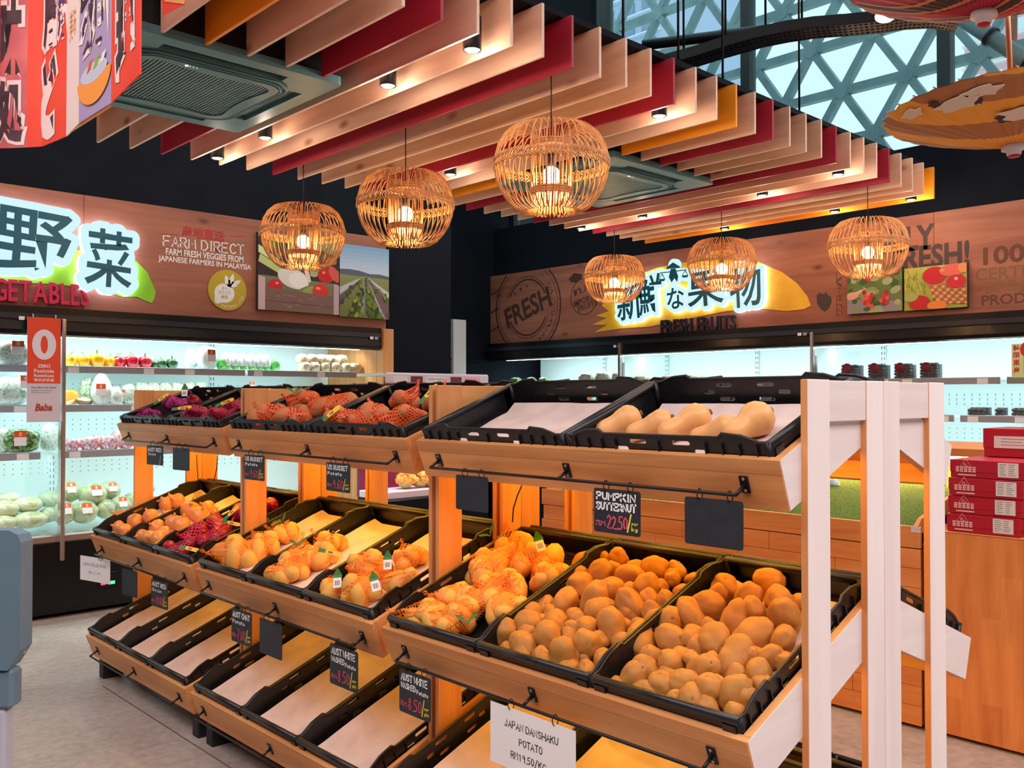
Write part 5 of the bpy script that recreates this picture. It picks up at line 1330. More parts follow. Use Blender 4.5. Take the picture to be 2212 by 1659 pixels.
# buildings beyond the glass
def tower(x, y, w, d, h, mat, floors, cols, label, glassc, z0=0, sill=None, rz=0.0, winw=.62):
    T = Matrix.Translation((x, y, z0))@Matrix.Rotation(rz, 4, 'Z'); t = thing('apartment_tower', label, 'building', T)
    MB().box((0, -w/2, 0), (d, w/2, h), None).build('wall', mat, t, world=False)
    gm = plain('tower_glass_'+label[:6], glassc, .3)
    fw, fh = w/cols, h/floors
    for i in range(floors):
        if sill: MB().box((-.25, -w/2, i*fh+fh*.12), (0, w/2, i*fh+fh*.2)).build('balcony_slab', sill, t, world=False)
        for j in range(cols):
            y0 = -w/2+fw*(j+.5-winw/2); MB().box((-.08, y0, i*fh+fh*.3), (.02, y0+fw*winw, i*fh+fh*.85)).build('window', gm, t, world=False)
    for j in range(3):
        y0 = -d/2
    return t
def at_depth(px, py, X): return PX(px, py, X)
a = at_depth(1330, 60, 34); b = at_depth(1426, 60, 34)
tower(34, b.y+4.5, 9.0, 8, 11, plain('tower_pale', rgb(176, 186, 214), .7), 11, 7, 'pale lilac apartment tower seen through the lattice at the left', rgb(120, 140, 170), a.z-8, plain('tower_band', rgb(214, 220, 236), .7))
a = at_depth(2180, 150, 30)
tower(30, a.y-1.2, 5.0, 6, 5.0, plain('tower_pink', rgb(236, 190, 196), .7), 7, 8, 'pink apartment block behind the orange paper parasol', rgb(226, 236, 240), at_depth(2180, 240, 30).z, plain('tower_pink_band', rgb(246, 226, 226), .7))
a = at_depth(1130, 485, 28)
tower(28, a.y+.2, 3.4, 5, a.z+2, plain('tower_rose', rgb(234, 206, 210), .7), 6, 5, 'small rose-coloured block in the low corner window', rgb(150, 160, 176), 0)
# ---------------------------------------------------------------- cable tray, track spotlight, service pipes
def cable_tray():
    t = thing('cable_tray', 'wavy black perforated cable tray under the glass front', 'cable tray', Vector((4, 2.4, CH+1.75)))
    cl = [(1392, 160), (1440, 150), (1500, 134), (1560, 115), (1640, 92), (1700, 80), (1760, 71), (1830, 66), (1900, 59), (1960, 51), (2020, 48), (2070, 56)]
    P = [PX(x, y, 3.88+.055*i) for i, (x, y) in enumerate(cl)]
    pts = []
    for a, b in zip(P, P[1:]):
        for u in range(6): pts.append(a.lerp(b, u/6))
    pts.append(P[-1]); W = .075; cols = 4
    def at(i, s):
        i = max(0, min(len(pts)-1, i)); j, k = max(0, i-1), min(len(pts)-1, i+1)
        d = (pts[k]-pts[j]).normalized(); sd = Vector((d.y, -d.x, 0)).normalized()
        if sd.x < 0: sd = -sd
        return pts[i]+sd*s*W
    mb = MB()
    def q4(i0, i1, s0, s1):
        def p(u, s):
            i = int(u); f = u-i; return at(i, s).lerp(at(i+1, s), f)
        lo = [p(i0, s0), p(i1, s0), p(i1, s1), p(i0, s1)]; up = Vector((0, 0, .004))
        mb.add(lo+[v+up for v in lo], [(0, 1, 2, 3), (7, 6, 5, 4), (0, 4, 5, 1), (1, 5, 6, 2), (2, 6, 7, 3), (3, 7, 4, 0)])
    for i in range(len(pts)-1):
        q4(i, i+.35, -1, 1)
        for c in range(cols+1):
            s = -1+2*c/cols; q4(i+.35, i+1, max(-1, s-.14), min(1, s+.14))
    stuff(mb.build('perforated_floor', M_iron, t))
    for s in (-1, 1):
        mb = MB()
        for i in range(len(pts)-1):
            a, b = at(i, s), at(i+1, s); h = Vector((0, 0, .055)); o = Vector((.003, .003, 0))
            mb.add([a, b, b+h, a+h, a+o, b+o, b+h+o, a+h+o], [(0, 1, 2, 3), (7, 6, 5, 4), (3, 2, 6, 7)])
        mb.build('side_wall', M_iron, t)
    # cables lying in it
    for s, dz in ((-.3, .02), (.2, .024), (.5, .03)):
        MB().tube([at(i, s)+Vector((0, 0, dz)) for i in range(0, len(pts), 3)], .010, 6).build('cable', M_cord, t)
    for px in (1350, 1465, 1561, 1645, 1725):
        i = min(range(len(pts)), key=lambda k: abs(px-(1106+CF*((pts[k]-CAMP).dot(_rt))/depth(pts[k]))))
        if px > 1440: MB().tube([at(i, .9), at(i, .9)+Vector((0, 0, 3))], .006, 6).build('drop_rod', M_iron, t)
cable_tray()
def service_beam(name, label, cat, a, b, r, mat):
    t = thing(name, label, cat, a); d = (b-a).normalized(); mb = MB().tube([a, b], r, 12); mb.build('pipe', mat, t)
    for u in (.3, .7): MB().tube([a.lerp(b, u)-d*.012, a.lerp(b, u)+d*.012], r*1.25, 12).build('clamp', M_iron, t)
service_beam('service_duct', 'dark sagging conduit above the cable tray', 'conduit', PX(1388, 98, 4.3), PX(2010, 22, 5.1), .032, M_iron)
service_beam('roof_strut', 'grey steel strut sloping down at the upper right', 'strut', PX(2080, 40, 6.2), PX(2290, 178, 6.2), .05, M_gridm)
service_beam('pipe', 'thin rust-brown upright pipe above the orange parasol', 'pipe', PX(2188, 260, 6.3), PX(2190, 30, 6.3), .022, noisy('rust_brown', rgb(150, 96, 80), rgb(180, 120, 100), 12, .6))
def track_spot():
    p = PX(1912, 34, 4.05); up = Vector((.10, .03, .30)).normalized()
    t = thing('track_spotlight', 'black cylinder spotlight shining above the cable tray', 'light', p)
    MB().tube([p, p+up*.02, p+up*.19], [.052, .050, .050], 18).build('can', M_iron, t)
    MB().tube([p-up*.001, p-up*.004], .043, 18).build('lens', emit('spot_lens', (1, .78, .58, 1), 26), t)
    MB().tube([p+up*.19, p+up*.19+Vector((0, 0, .6))], .012, 8).build('stem', M_iron, t)
    spot('spotlight_beam', tuple(p-up*.02), 14, (1, .8, .62), 60, .5, (0.1, -.1, 0))
track_spot()
# ---------------------------------------------------------------- paper parasols hung upside down
def swirl(name, cols, sc, dist):
    m, nt, b = newmat(name); v = coords(nt)
    w = N(nt, 'ShaderNodeTexWave', i_Scale=float(sc), i_Distortion=float(dist), i_Detail=1.0); w.inputs['Detail Scale'].default_value = .7
    L(nt, v, w.inputs['Vector'])
    k = len(cols); L(nt, ramp(nt, w.outputs['Fac'], [(i/k, c) for i, c in enumerate(cols)], 'CONSTANT'), b.inputs['Base Color'])
    b.inputs['Roughness'].default_value = .6; b.inputs['Subsurface Weight'].default_value = 0
    MATS[name] = m; return m
M_par1 = swirl('amber_parasol_paper', [rgb(244, 166, 62), rgb(176, 114, 70)], 1.5, 5)
M_par2 = swirl('red_parasol_paper', [rgb(176, 34, 60), rgb(120, 26, 50), rgb(214, 120, 70), rgb(60, 30, 40)], 2.2, 9)
def parasol(c, R, D, paper, label, tilt, flowers):
    T = Matrix.Translation(c)@tilt; t = thing('paper_parasol', label, 'parasol', T); n = 32
    prof = [(.02, -D), (R*.25, -D*.82), (R*.5, -D*.58), (R*.75, -D*.3), (R*.93, -D*.07), (R, .01)]
    vs = []; fs = []
    m = n*2
    for dz in (0, .002):
        for i, (r, z) in enumerate(prof):
            for k in range(m):
                q = 2*pi*k/m; rib = 1 if k % 2 == 0 else .985-.01*(i/5)
                vs.append((r*rib*cos(q), r*rib*sin(q), z*(1 if k % 2 == 0 else .97)+dz))
    o = len(prof)*m
    for i in range(len(prof)-1):
        for k in range(m):
            l = (k+1) % m; f = (i*m+k, i*m+l, (i+1)*m+l, (i+1)*m+k); fs += [f[::-1], tuple(x+o for x in f)]
    MB().add(vs, fs).build('canopy', paper, t, world=False)
    for k in range(n):
        q = 2*pi*k/n; MB().tube([(r*cos(q)*1.0, r*sin(q)*1.0, z+.006) for r, z in prof[1:]]+[(R*1.015*cos(q), R*1.015*sin(q), .014)], .0022, 4).build('rib', M_mapleZ, t, world=False)
    MB().lathe([(.004, -D-.030), (.020, -D-.028), (.024, -D-.012), (.036, -D-.010), (.034, -D+.008), (.004, -D+.01)], 20).build('ferrule', plain('ferrule_white', rgb(230, 216, 220), .5), t, world=False)
    MB().lathe([(.004, -D-.036), (.016, -D-.034), (.018, -D-.0285), (.004, -D-.028)], 16).build('ferrule_cap', plain('ferrule_red', rgb(190, 24, 50), .5), t, world=False)
    MB().tube([(0, 0, -D), (0, 0, .5)], .008, 8).build('shaft', M_mapleZ, t, world=False)
    def onskin(r, q, d=.0035):
        for (r0, z0), (r1, z1) in zip(prof, prof[1:]):
            if r0 <= r <= r1: f = (r-r0)/(r1-r0); return Vector((r*cos(q), r*sin(q), z0+(z1-z0)*f-d))
        return Vector((r*cos(q), r*sin(q), -d))
    white, dark = plain('parasol_white', rgb(226, 212, 196), .6), plain('parasol_plum', rgb(58, 34, 62), .6)
    for (r, q, s, kind) in flowers:
        c0 = onskin(r, q); er = (onskin(r+.01, q)-c0).normalized(); et = Vector((-sin(q), cos(q), 0)); nn = er.cross(et); 
        mb = MB(); k_ = 14
        lp = [c0+(er*cos(2*pi*j/k_)*(.6 if kind == 'petal' else .9)+et*sin(2*pi*j/k_)*(1.3 if kind == 'petal' else .9))*s*(1+.25*sin(j*2.4) if kind != 'blob' else 1) for j in range(k_)]
        mb.prism(lp, Vector((0, 0, -.0015))); mb.build('painted_blossom', white if kind == 'petal' else dark, t, world=False)
    return t
e = radians
parasol(PX(2186, 240, 3.16), .385, .115, M_par1, 'amber and brown paper parasol hung upside down with white blossoms', Matrix.Rotation(e(-2), 4, 'X')@Matrix.Rotation(e(20), 4, 'Z'),
        [(.20, e(190), .060, 'petal'), (.16, e(215), .055, 'petal'), (.27, e(205), .05, 'petal'), (.31, e(150), .05, 'petal'), (.335, e(165), .04, 'petal'), (.19, e(172), .028, 'star'), (.24, e(196), .022, 'star'), (.30, e(160), .018, 'star'), (.34, e(140), .018, 'star'), (.13, e(250), .05, 'petal'), (.24, e(240), .03, 'star'), (.345, e(125), .035, 'petal')])
parasol(PX(2130, -62, 2.75), .40, .12, M_par2, 'dark red patterned paper parasol hung at the top right', Matrix.Rotation(e(3), 4, 'X'), [(.2, e(180), .04, 'star'), (.28, e(200), .04, 'petal'), (.3, e(150), .035, 'star')])
# ---------------------------------------------------------------- lettering and pictures on the sign boards
def boxL(x0, y0, x1, y1, Y=6.20, out=.0006):
    """frame, width, height for a pixel box on the left sign board"""
    cx, cy = (x0+x1)/2, (y0+y1)/2; p = PY(cx, cy, Y); w = PY(x1, cy, Y).x-PY(x0, cy, Y).x; h = PY(cx, y0, Y).z-PY(cx, y1, Y).z
    return frame(p+Vector((0, -out, 0)), Vector((1, 0, 0)), Vector((0, 0, 1)), Vector((0, -1, 0))), w, h
def boxR(x0, y0, x1, y1, X=6.50, out=.0006):
    cx, cy = (x0+x1)/2, (y0+y1)/2; p = PX(cx, cy, X); w = PX(x0, cy, X).y-PX(x1, cy, X).y; h = PX(cx, y0, X).z-PX(cx, y1, X).z
    return frame(p+Vector((-out, 0, 0)), Vector((0, -1, 0)), Vector((0, 0, 1)), Vector((-1, 0, 0))), w, h
def ptL(x, y, out=.0006, Y=6.20): return PY(x, y, Y)+Vector((0, -out, 0))
def ptR(x, y, out=.0006, X=6.50): return PX(x, y, X)+Vector((-out, 0, 0))
def word(parent, name, box, body, mat, label=None, **kw):
    T, w, h = box; mb = MB(); rot = kw.pop('rot', 0); 
    if rot: T = T@Matrix.Rotation(rot, 4, 'Z')
    put_text(mb, T, body, h, w, **kw); o = mb.build(name, mat, parent)
    if label: o['label'] = label
    return o
M_halo = emit('sign_halo', (.66, .95, 1, 1), .74)
M_side = emit('sign_halo_side', (.66, .74, 1, 1), 4.5)
M_tealink = plain('teal_letter_face', rgb(14, 96, 120), .4)
def halo_sign(name, label, chars, bx, r, depth_, splash=None, splashmat=None, cat='sign', par=None):
    """backlit sign: white halo body with dark letter faces; chars: (body, pixel box, rot)"""
    T0 = bx(*chars[0][1])[0]; t = thing(name, label, cat, T0)
    if splash is not None:
        n = T0.to_3x3()@Vector((0, 0, 1)); MB().prism(splash, n*.004).build('brush_splash', splashmat, t)
    for body, b, rot in chars:
        T, w, h = bx(*b); T = T@Matrix.Rotation(rot, 4, 'Z')
        vs, fs = text_mesh(body, offset=.014, res=3)
        vs = [v+.02*noise.noise_vector(Vector((v.x*2.2, v.y*2.2, len(body)*3+ord(body[0])*.37))) for v in vs]
        for v in vs: v.z = 0
        x0, x1 = min(v.x for v in vs), max(v.x for v in vs); y0, y1 = min(v.y for v in vs), max(v.y for v in vs)
        sx, sy = w/(x1-x0), h/(y1-y0); cx, cy = (x0+x1)/2, (y0+y1)/2
        P = [Vector(((v.x-cx)*sx, (v.y-cy)*sy, 0)) for v in vs]
        cnt = {}
        for f in fs:
            for i in range(len(f)):
                e = tuple(sorted((f[i], f[(i+1) % len(f)]))); cnt[e] = cnt.get(e, 0)+1
        pts = []
        for (a, c), k in cnt.items():
            if k == 1:
                A, B = P[a], P[c]; m = max(1, int((B-A).length/(r*.3)))
                for j in range(m): pts.append(A.lerp(B, j/m))
        keep = []; grid = set()
        for p in pts:
            g = (round(p.x/(r*.17)), round(p.y/(r*.17)))
            if g not in grid: grid.add(g); keep.append(p)
        mb = MB(); mbs = MB()
        for i, p in enumerate(keep):
            n_ = 14; ring = [(p.x+r*cos(2*pi*j/n_), p.y+r*sin(2*pi*j/n_)) for j in range(n_)]
            zf = depth_+.00002*(i % 40)
            mb.add([T@Vector((x, y, zf)) for x, y in ring], [tuple(range(n_))])
            mbs.add([T@Vector((x, y, 0)) for x, y in ring]+[T@Vector((x, y, depth_-.0005)) for x, y in ring], [(j, (j+1) % n_, n_+(j+1) % n_, n_+j) for j in range(n_)])
        mb.add([T@Vector((p.x, p.y, depth_+.0009)) for p in P], fs)
        h_ = stuff(mb.build('halo_body', M_halo, t)); 
        stuff(mbs.build('halo_return', M_side, h_))
        mb = MB(); mb.add([T@Vector((p.x, p.y, depth_+.004)) for p in P], fs)
        mb.build('letter_face', M_tealink, t)
    return t
def splL(pts): return [ptL(x, y, .0002) for x, y in pts]
def splR(pts): return [ptR(x, y, .0002) for x, y in pts]
M_lime = noisy('lime_brush', rgb(126, 190, 30), rgb(150, 210, 50), 5, .5)
M_sun = noisy('sun_yellow_brush', rgb(240, 176, 24), rgb(250, 204, 50), 5, .5)
halo_sign('lit_sign', 'glowing dark characters in white halo on a green splash', [('野', (-14, 456, 150, 596), -.06), ('菜', (180, 498, 282, 622), -.05)], boxL, .05, .045,
          splL([(-70, 560), (60, 548), (180, 540), (255, 545), (290, 560), (318, 588), (336, 630), (333, 645), (327, 655), (310, 648), (295, 641), (265, 642), (228, 628), (120, 614), (-70, 606)][::-1]), M_lime)
halo_sign('lit_sign', 'glowing dark characters in white halo on a yellow splash', [('新', (1338, 612, 1392, 692), .08), ('鮮', (1384, 594, 1438, 680), .08), ('な', (1447, 622, 1484, 668), .05), ('果', (1490, 586, 1568, 662), .06), ('物', (1582, 572, 1650, 664), .06)], boxR, .036, .04,
          splR([(1330, 612), (1420, 578), (1520, 560), (1640, 566), (1690, 588), (1722, 612), (1744, 640), (1752, 660), (1738, 668), (1700, 672), (1650, 667), (1570, 672), (1490, 688), (1400, 706), (1340, 710), (1300, 716), (1283, 719), (1312, 702), (1279, 702), (1312, 687), (1288, 682), (1316, 672), (1300, 660), (1318, 640)][::-1]), M_sun)
# little pedlar figure with two pans above the characters
def pedlar():
    t = thing('pedlar_emblem', 'small dark pedlar emblem with hat and carrying pole above the fruit characters', 'emblem', ptR(1460, 590))
    o = lambda x, y: ptR(x, y, .046)
    N_ = Vector((-.003, 0, 0))
    mb = MB(); c = o(1461, 592)
    for (x, y) in ((1440, 596), (1461, 574), (1482, 594), (1461, 604), (1461, 590)):
        p = o(x, y); mb.prism([p+Vector((.004, .058*cos(2*pi*j/16), .058*sin(2*pi*j/16))) for j in range(16)], (.04, 0, 0))
    mb.build('halo_body', M_halo, t)
    def poly(name, L_): MB().prism([o(*q) for q in L_], N_).build(name, M_tealink, t)
    poly('hat', [(1447, 579), (1461, 568), (1476, 577), (1476, 580), (1447, 582)])
    poly('body', [(1456, 582), (1466, 581), (1472, 598), (1470, 610), (1464, 602), (1458, 611), (1452, 600)])
    poly('pole', [(1432, 590), (1490, 583), (1490, 585), (1432, 592)])
    for x, y in ((1437, 604), (1487, 596)): poly('pan', [(x-7, y), (x+7, y-1), (x+5, y+4), (x-5, y+5)])
    for x, y, y0 in ((1437, 604, 592), (1487, 596, 585)): poly('string', [(x, y0), (x+1, y0), (x+7, y), (x+6, y), (x, y0+2), (x-6, y), (x-7, y)])
pedlar()
M_redlet = plain('raised_red_letter', rgb(206, 30, 84), .35); M_darklet = plain('raised_dark_letter', rgb(38, 34, 56), .4)
def raised(name, body, bx, b, mat, label):
    """each raised letter is a part of the word"""
    T, w, h = bx(*b); t = thing(name, label, 'sign', T); mb = MB()
    vs, fs = text_mesh(body, offset=.035, extrude=.0); 
    x0, x1 = min(v.x for v in vs), max(v.x for v in vs)
    tot = x1-x0; n = len(body); pos = []
    # widths of single letters give the advance
    ws = []
    for ch in body:
        if ch == ' ': ws.append((.35, None)); continue
        v, f = text_mesh(ch, offset=.012, extrude=.10, bevel=.008, res=2); a0, a1 = min(q.x for q in v), max(q.x for q in v); ws.append((a1-a0+.07, (v, f, a0, a1)))
    S = sum(a for a, _ in ws); x = -w/2; sx = w/S
    yy = [q.y for _, d in ws if d for q in d[0]]; sy = h/(max(yy)-min(yy)); cy = (max(yy)+min(yy))/2
    for a, d in ws:
        if d:
            v, f, a0, a1 = d; MB().add([T@Vector((x+(q.x-a0)*sx, (q.y-cy)*sy, .024+q.z*.11)) for q in v], f).build('letter', mat, t)
        x += a*sx
raised('raised_letters', 'VEGETABLES', boxL, (-72, 607, 197, 655), M_redlet, 'raised red word VEGETABLES under the green splash')
raised('raised_letters', 'FRESH FRUITS', boxR, (1429, 686, 1592, 716), M_darklet, 'raised dark words FRESH FRUITS under the yellow splash')
M_redpr = plain('red_print', rgb(180, 44, 44), .55); M_whpr = plain('white_print', rgb(244, 238, 236), .55); M_brpr = plain('brown_print', rgb(78, 44, 32), .6); M_grpr = plain('grey_brown_print', rgb(70, 54, 50), .6); M_olpr = plain('olive_brown_print', rgb(132, 92, 54), .6); M_dbpr = plain('deep_brown_print', rgb(104, 60, 36), .6)
word(SIGN_L, 'print', boxL(393, 493, 486, 518), '産地直送', M_redpr, 'red characters', offset=.03)
mb = MB()
for a, b in (((344, 504), (385, 507)), ((498, 509), (534, 511))): mb.flat([ptL(a[0], a[1]), ptL(a[0], a[1]+1.6), ptL(b[0], b[1]+1.6), ptL(b[0], b[1])])
mb.build('print', M_redpr, SIGN_L)
mb = MB(); T, w, h = boxL(356, 520, 532, 541); stroke_text(mb, T, 'FARM DIRECT', -w/2, -h/2, h, w*1.0, h*.13, serif=True); mb.build('print', M_whpr, SIGN_L)['label'] = 'white words FARM DIRECT'
word(SIGN_L, 'print', boxL(361, 545, 528, 559), 'FARM FRESH VEGGIES FROM', M_whpr, 'white line FARM FRESH VEGGIES FROM', offset=.02)
word(SIGN_L, 'print', boxL(346, 562, 546, 577), 'JAPANESE FARMERS IN MALAYSIA', M_whpr, 'white line JAPANESE FARMERS IN MALAYSIA', offset=.02)
def disc(c, ex, ey, rx, ry, n=40, a0=0, a1=2*pi): return [c+ex*rx*cos(a0+(a1-a0)*k/n)+ey*ry*sin(a0+(a1-a0)*k/n) for k in range(n if a1-a0 > 6.2 else n+1)]
def badge():
    T, w, h = boxL(448, 583, 533, 671); t = thing('round_badge', 'round mustard badge with a white turnip on the left sign board', 'badge', T); C = T.translation; ex, ey, ez = (T.to_3x3()@Vector(v) for v in ((1, 0, 0), (0, 1, 0), (0, 0, 1)))
    r = h/2; MB().prism(disc(C, ex, ey, r, r), ez*.008).build('plate', plain('mustard', rgb(196, 166, 40), .5), t)
    C2 = C+ez*.0084
    loc = lambda x, y: C2+ex*x*r+ey*y*r
    MB().prism([loc(-.16+.52*cos(q)*(1-.0*sin(q)), -.16+.47*sin(q)) if not 3.5 < q < 4.5 else loc(-.16+.52*cos(q)-.12*sin((q-3.5)*pi), -.16+.47*sin(q)-.16*sin((q-3.5)*pi)) for q in [2*pi*k/40 for k in range(40)]], ez*.001).build('turnip', M_whpr, t)
    for a, l in ((1.9, .62), (1.25, .72), (.55, .72)):
        d = Vector((cos(a), sin(a))); nn = Vector((-d.y, d.x)); b = Vector((.08, .16))
        MB().prism([loc(*(b+d*(l*u)+nn*(.14*sin(pi*u**.8)*(1+.15*sin(u*18))*s))) for u, s in [(k/8, 1) for k in range(9)]+[(k/8, -1) for k in range(7, 0, -1)]], ez*.001).build('turnip_leaf', M_whpr, t)
    for body, y, wd in (('オー', .06, .3), ('ガニック', -.13, .62), ('野菜', -.36, .34)):
        mb = MB(); put_text(mb, frame(loc(-.16, y)+ez*.0016, ex, ey, ez), body, r*.17, r*wd); mb.build('print', plain('mustard_ink', rgb(150, 124, 40), .6), t)
    mb = MB()
    for k, ch in enumerate('新鮮で美味しくて体'):
        a = -1.9+k*.19; R_ = Matrix.Rotation(a+pi/2, 4, 'Z'); put_text(mb, frame(C2+ez*.0006, ex, ey, ez)@Matrix.Translation((r*.82*cos(a), r*.82*sin(a), 0))@R_, ch, r*.13)
    mb.build('print', M_whpr, t)
badge()
# ---- flat photographs, as printed boards
class Print:
    """flat print on a board: later shapes lie a hair above earlier ones; coordinates 0..1 across and up"""
    def __init__(s, p00, p10, p01, n): s.o, s.x, s.y, s.n = p00, p10-p00, p01-p00, n; s.mb = MB(); s.k = 0
    def pt(s, u, v): u = min(1, max(0, u)); v = min(1, max(0, v)); return s.o+s.x*u+s.y*v+s.n*(.0003+.00006*s.k)
    def poly(s, pts, col): s.mb.ink = col; s.mb.flat([s.pt(*p) for p in pts]); s.k += 1
    def grad(s, v0, v1, c0, c1, n=8):
        for i in range(n):
            a, b = v0+(v1-v0)*i/n, v0+(v1-v0)*(i+1)/n; f = (i+.5)/n; s.mb.ink = tuple(c0[j]+(c1[j]-c0[j])*f for j in range(4)); s.mb.flat([s.pt(0, a), s.pt(1, a), s.pt(1, b), s.pt(0, b)])
        s.k += 1
    def ell(s, u, v, a, b, col, rot=0, n=18): s.poly([(u+a*cos(q)*cos(rot)-b*sin(q)*sin(rot), v+a*cos(q)*sin(rot)+b*sin(q)*cos(rot)) for q in [2*pi*k/n for k in range(n)]], col)
    def done(s, par): o = s.mb.build('print', printmat(), par); return o
def photo_board(name, label, q, inward, depth_=.035):
    """q: four pixel points (tl,tr,br,bl) already in the world"""
    tl, tr, br, bl = q; n = -inward; t = thing(name, label, 'picture', bl); f = [p+n*depth_ for p in (bl, br, tr, tl)]
    MB().prism(f, inward*depth_).build('board', plain('print_board_edge', rgb(60, 54, 50), .6), t)
    return t, Print(f[0], f[1], f[3], n)
Yin = Vector((0, 1, 0)); Xin = Vector((1, 0, 0)); r_ = random.Random(5); g_ = lambda *c: rgb(*c)
def quadL(x0, x1, yt0, yb0):
    a = PY(x0, yt0, 6.165); b = PY(x0, yb0, 6.165); c = PY(x1, (yt0+yb0)/2, 6.165).x
    tl, bl = Vector((a.x, 6.2, a.z)), Vector((a.x, 6.2, b.z)); return [tl, Vector((c, 6.2, a.z)), Vector((c, 6.2, b.z)), bl]
t, P = photo_board('photo_print', 'photo of fennel and tomatoes in a wooden crate on the left sign board', quadL(558, 732, 500, 668), Yin)
P.grad(0, 1, g_(96, 92, 70), g_(150, 160, 120)); P.poly([(0, .45), (1, .42), (1, .8), (0, .95)], g_(60, 44, 44))
for k in range(26): P.ell(r_.uniform(0, 1), r_.uniform(.45, .95), r_.uniform(.03, .07), r_.uniform(.03, .08), g_(*r_.choice([(90, 120, 60), (130, 150, 84), (70, 84, 56), (170, 180, 130)])), r_.uniform(0, 3))
P.ell(.2, .33, .085, .08, g_(206, 40, 40)); P.ell(.83, .52, .11, .10, g_(200, 36, 40)); P.ell(.94, .55, .06, .12, g_(220, 90, 80), .5); P.ell(.58, .53, .05, .06, g_(190, 40, 60))
P.poly([(.02, .72), (.3, .56), (.26, .48), (.0, .62)], g_(196, 206, 130)); P.poly([(.0, .84), (.34, .60), (.36, .54), (.0, .74)], g_(222, 226, 170))
P.ell(.42, .44, .2, .13, g_(232, 222, 214), -.35); P.ell(.48, .42, .12, .10, g_(246, 238, 232), -.3)
P.ell(.58, .27, .15, .075, g_(120, 130, 66), .5); P.ell(.62, .30, .10, .05, g_(150, 160, 96), .5); P.poly([(.52, .66), (.6, .4), (.64, .42), (.58, .68)], g_(236, 222, 200))
P.ell(.76, .30, .105, .105, g_(222, 52, 40)); P.ell(.73, .34, .03, .02, g_(246, 150, 130)); P.ell(.22, .36, .02, .015, g_(246, 150, 130)); P.ell(.8, .56, .02, .02, g_(246, 140, 130))
P.poly([(.06, 0), (.95, 0), (.95, .24), (.06, .30)], g_(128, 96, 88)); P.poly([(.06, .12), (.95, .09), (.95, .10), (.06, .13)], g_(96, 70, 66)); P.poly([(.0, 0), (.08, 0), (.08, .42), (.0, .44)], g_(206, 178, 178)); P.poly([(.93, 0), (1, 0), (1, .4), (.93, .42)], g_(196, 166, 172))
for k in range(14): P.ell(r_.uniform(.1, .9), r_.uniform(.02, .22), .03, .008, g_(150, 120, 108))
P.done(t)
t, P = photo_board('photo_print', 'photo of green crop rows under a blue sky on the left sign board', quadL(734, 840, 525, 683), Yin)
P.grad(.58, 1, g_(206, 216, 230), g_(118, 166, 206)); P.grad(0, .6, g_(110, 116, 60), g_(140, 144, 90)); P.poly([(0, .58), (1, .57), (1, .61), (.8, .63), (.6, .62), (.4, .65), (.2, .66), (0, .65)], g_(96, 96, 116))
P.poly([(.5, .585), (.0, .30), (0, .40)], g_(190, 190, 196)); P.poly([(.52, .585), (1, .30), (1, .38)], g_(206, 200, 210)); P.poly([(.5, .585), (0, .14), (0, .28)], g_(110, 84, 90)); P.poly([(.53, .585), (.9, 0), (1, .0), (1, .22)], g_(126, 96, 100)); P.poly([(.5, .585), (.35, 0), (.48, 0), (.52, .585)], g_(150, 150, 166)); P.poly([(.53, .58), (.86, 0), (.93, 0)], g_(170, 176, 196))
for k in range(150):
    v = r_.random()**1.4*.56; s = (.6-v); u = .5+(r_.choice([-1, 1])*r_.uniform(.08, .30)*s*1.9 if r_.random() < .75 else r_.choice([-1, 1])*r_.uniform(.8, 1.4)*s*1.2)
    P.ell(u, v, .02+.07*s, .012+.045*s, g_(*r_.choice([(84, 104, 40), (120, 132, 50), (156, 156, 74), (60, 76, 40)])), r_.uniform(0, 3), 8)
P.done(t)
def quadR(x0, x1, yt0, yb0):
    a = PX(x0, yt0, 6.465); b = PX(x0, yb0, 6.465); c = PX(x1, (yt0+yb0)/2, 6.465).y
    return [Vector((6.5, a.y, a.z)), Vector((6.5, c, a.z)), Vector((6.5, c, b.z)), Vector((6.5, a.y, b.z))]
t, P = photo_board('photo_print', 'photo of a strawberry patch on the right sign board', quadR(1830, 1949, 588, 679), Xin)
P.grad(0, 1, g_(120, 130, 84), g_(96, 110, 60)); P.poly([(0, 0), (1, 0), (1, .22), (0, .34)], g_(150, 140, 150))
for k in range(46): P.ell(r_.random(), r_.random(), r_.uniform(.05, .12), r_.uniform(.05, .11), g_(*r_.choice([(104, 130, 70), (140, 156, 100), (166, 176, 130), (74, 96, 50)])), r_.uniform(0, 3), 12)
for k in range(16): P.ell(r_.uniform(.3, .75), r_.uniform(.1, .5), .035, .06, g_(*r_.choice([(206, 50, 50), (226, 90, 80), (180, 40, 50)])))
P.ell(.1, .42, .12, .09, g_(226, 170, 150), .3); P.ell(.22, .5, .10, .03, g_(230, 180, 160), .5); P.ell(.4, .86, .07, .12, g_(206, 60, 60)); P.ell(.86, .9, .09, .05, g_(200, 60, 60))
P.done(t)
t, P = photo_board('photo_print', 'photo of red apples in a wicker basket on the right sign board', quadR(1953, 2089, 581, 672), Xin)
P.grad(0, 1, g_(160, 166, 70), g_(190, 190, 90))
for k in range(60): P.poly([(u := r_.uniform(0, .5), v := r_.uniform(.35, .95)), (u+.02, v), (u+r_.uniform(-.05, .08), v+.16)], g_(*r_.choice([(206, 206, 90), (150, 160, 50), (110, 130, 40)])))
P.poly([(.36, .62), (1, .55), (1, .08), (.55, .12)], g_(190, 130, 80))
for i in range(9):
    for j in range(6): P.ell(.45+.062*i+.01*j, .52-.075*j-.006*i, .028, .022, g_(*((236, 186, 124) if (i+j) % 2 else (160, 96, 60))), .3, 8)
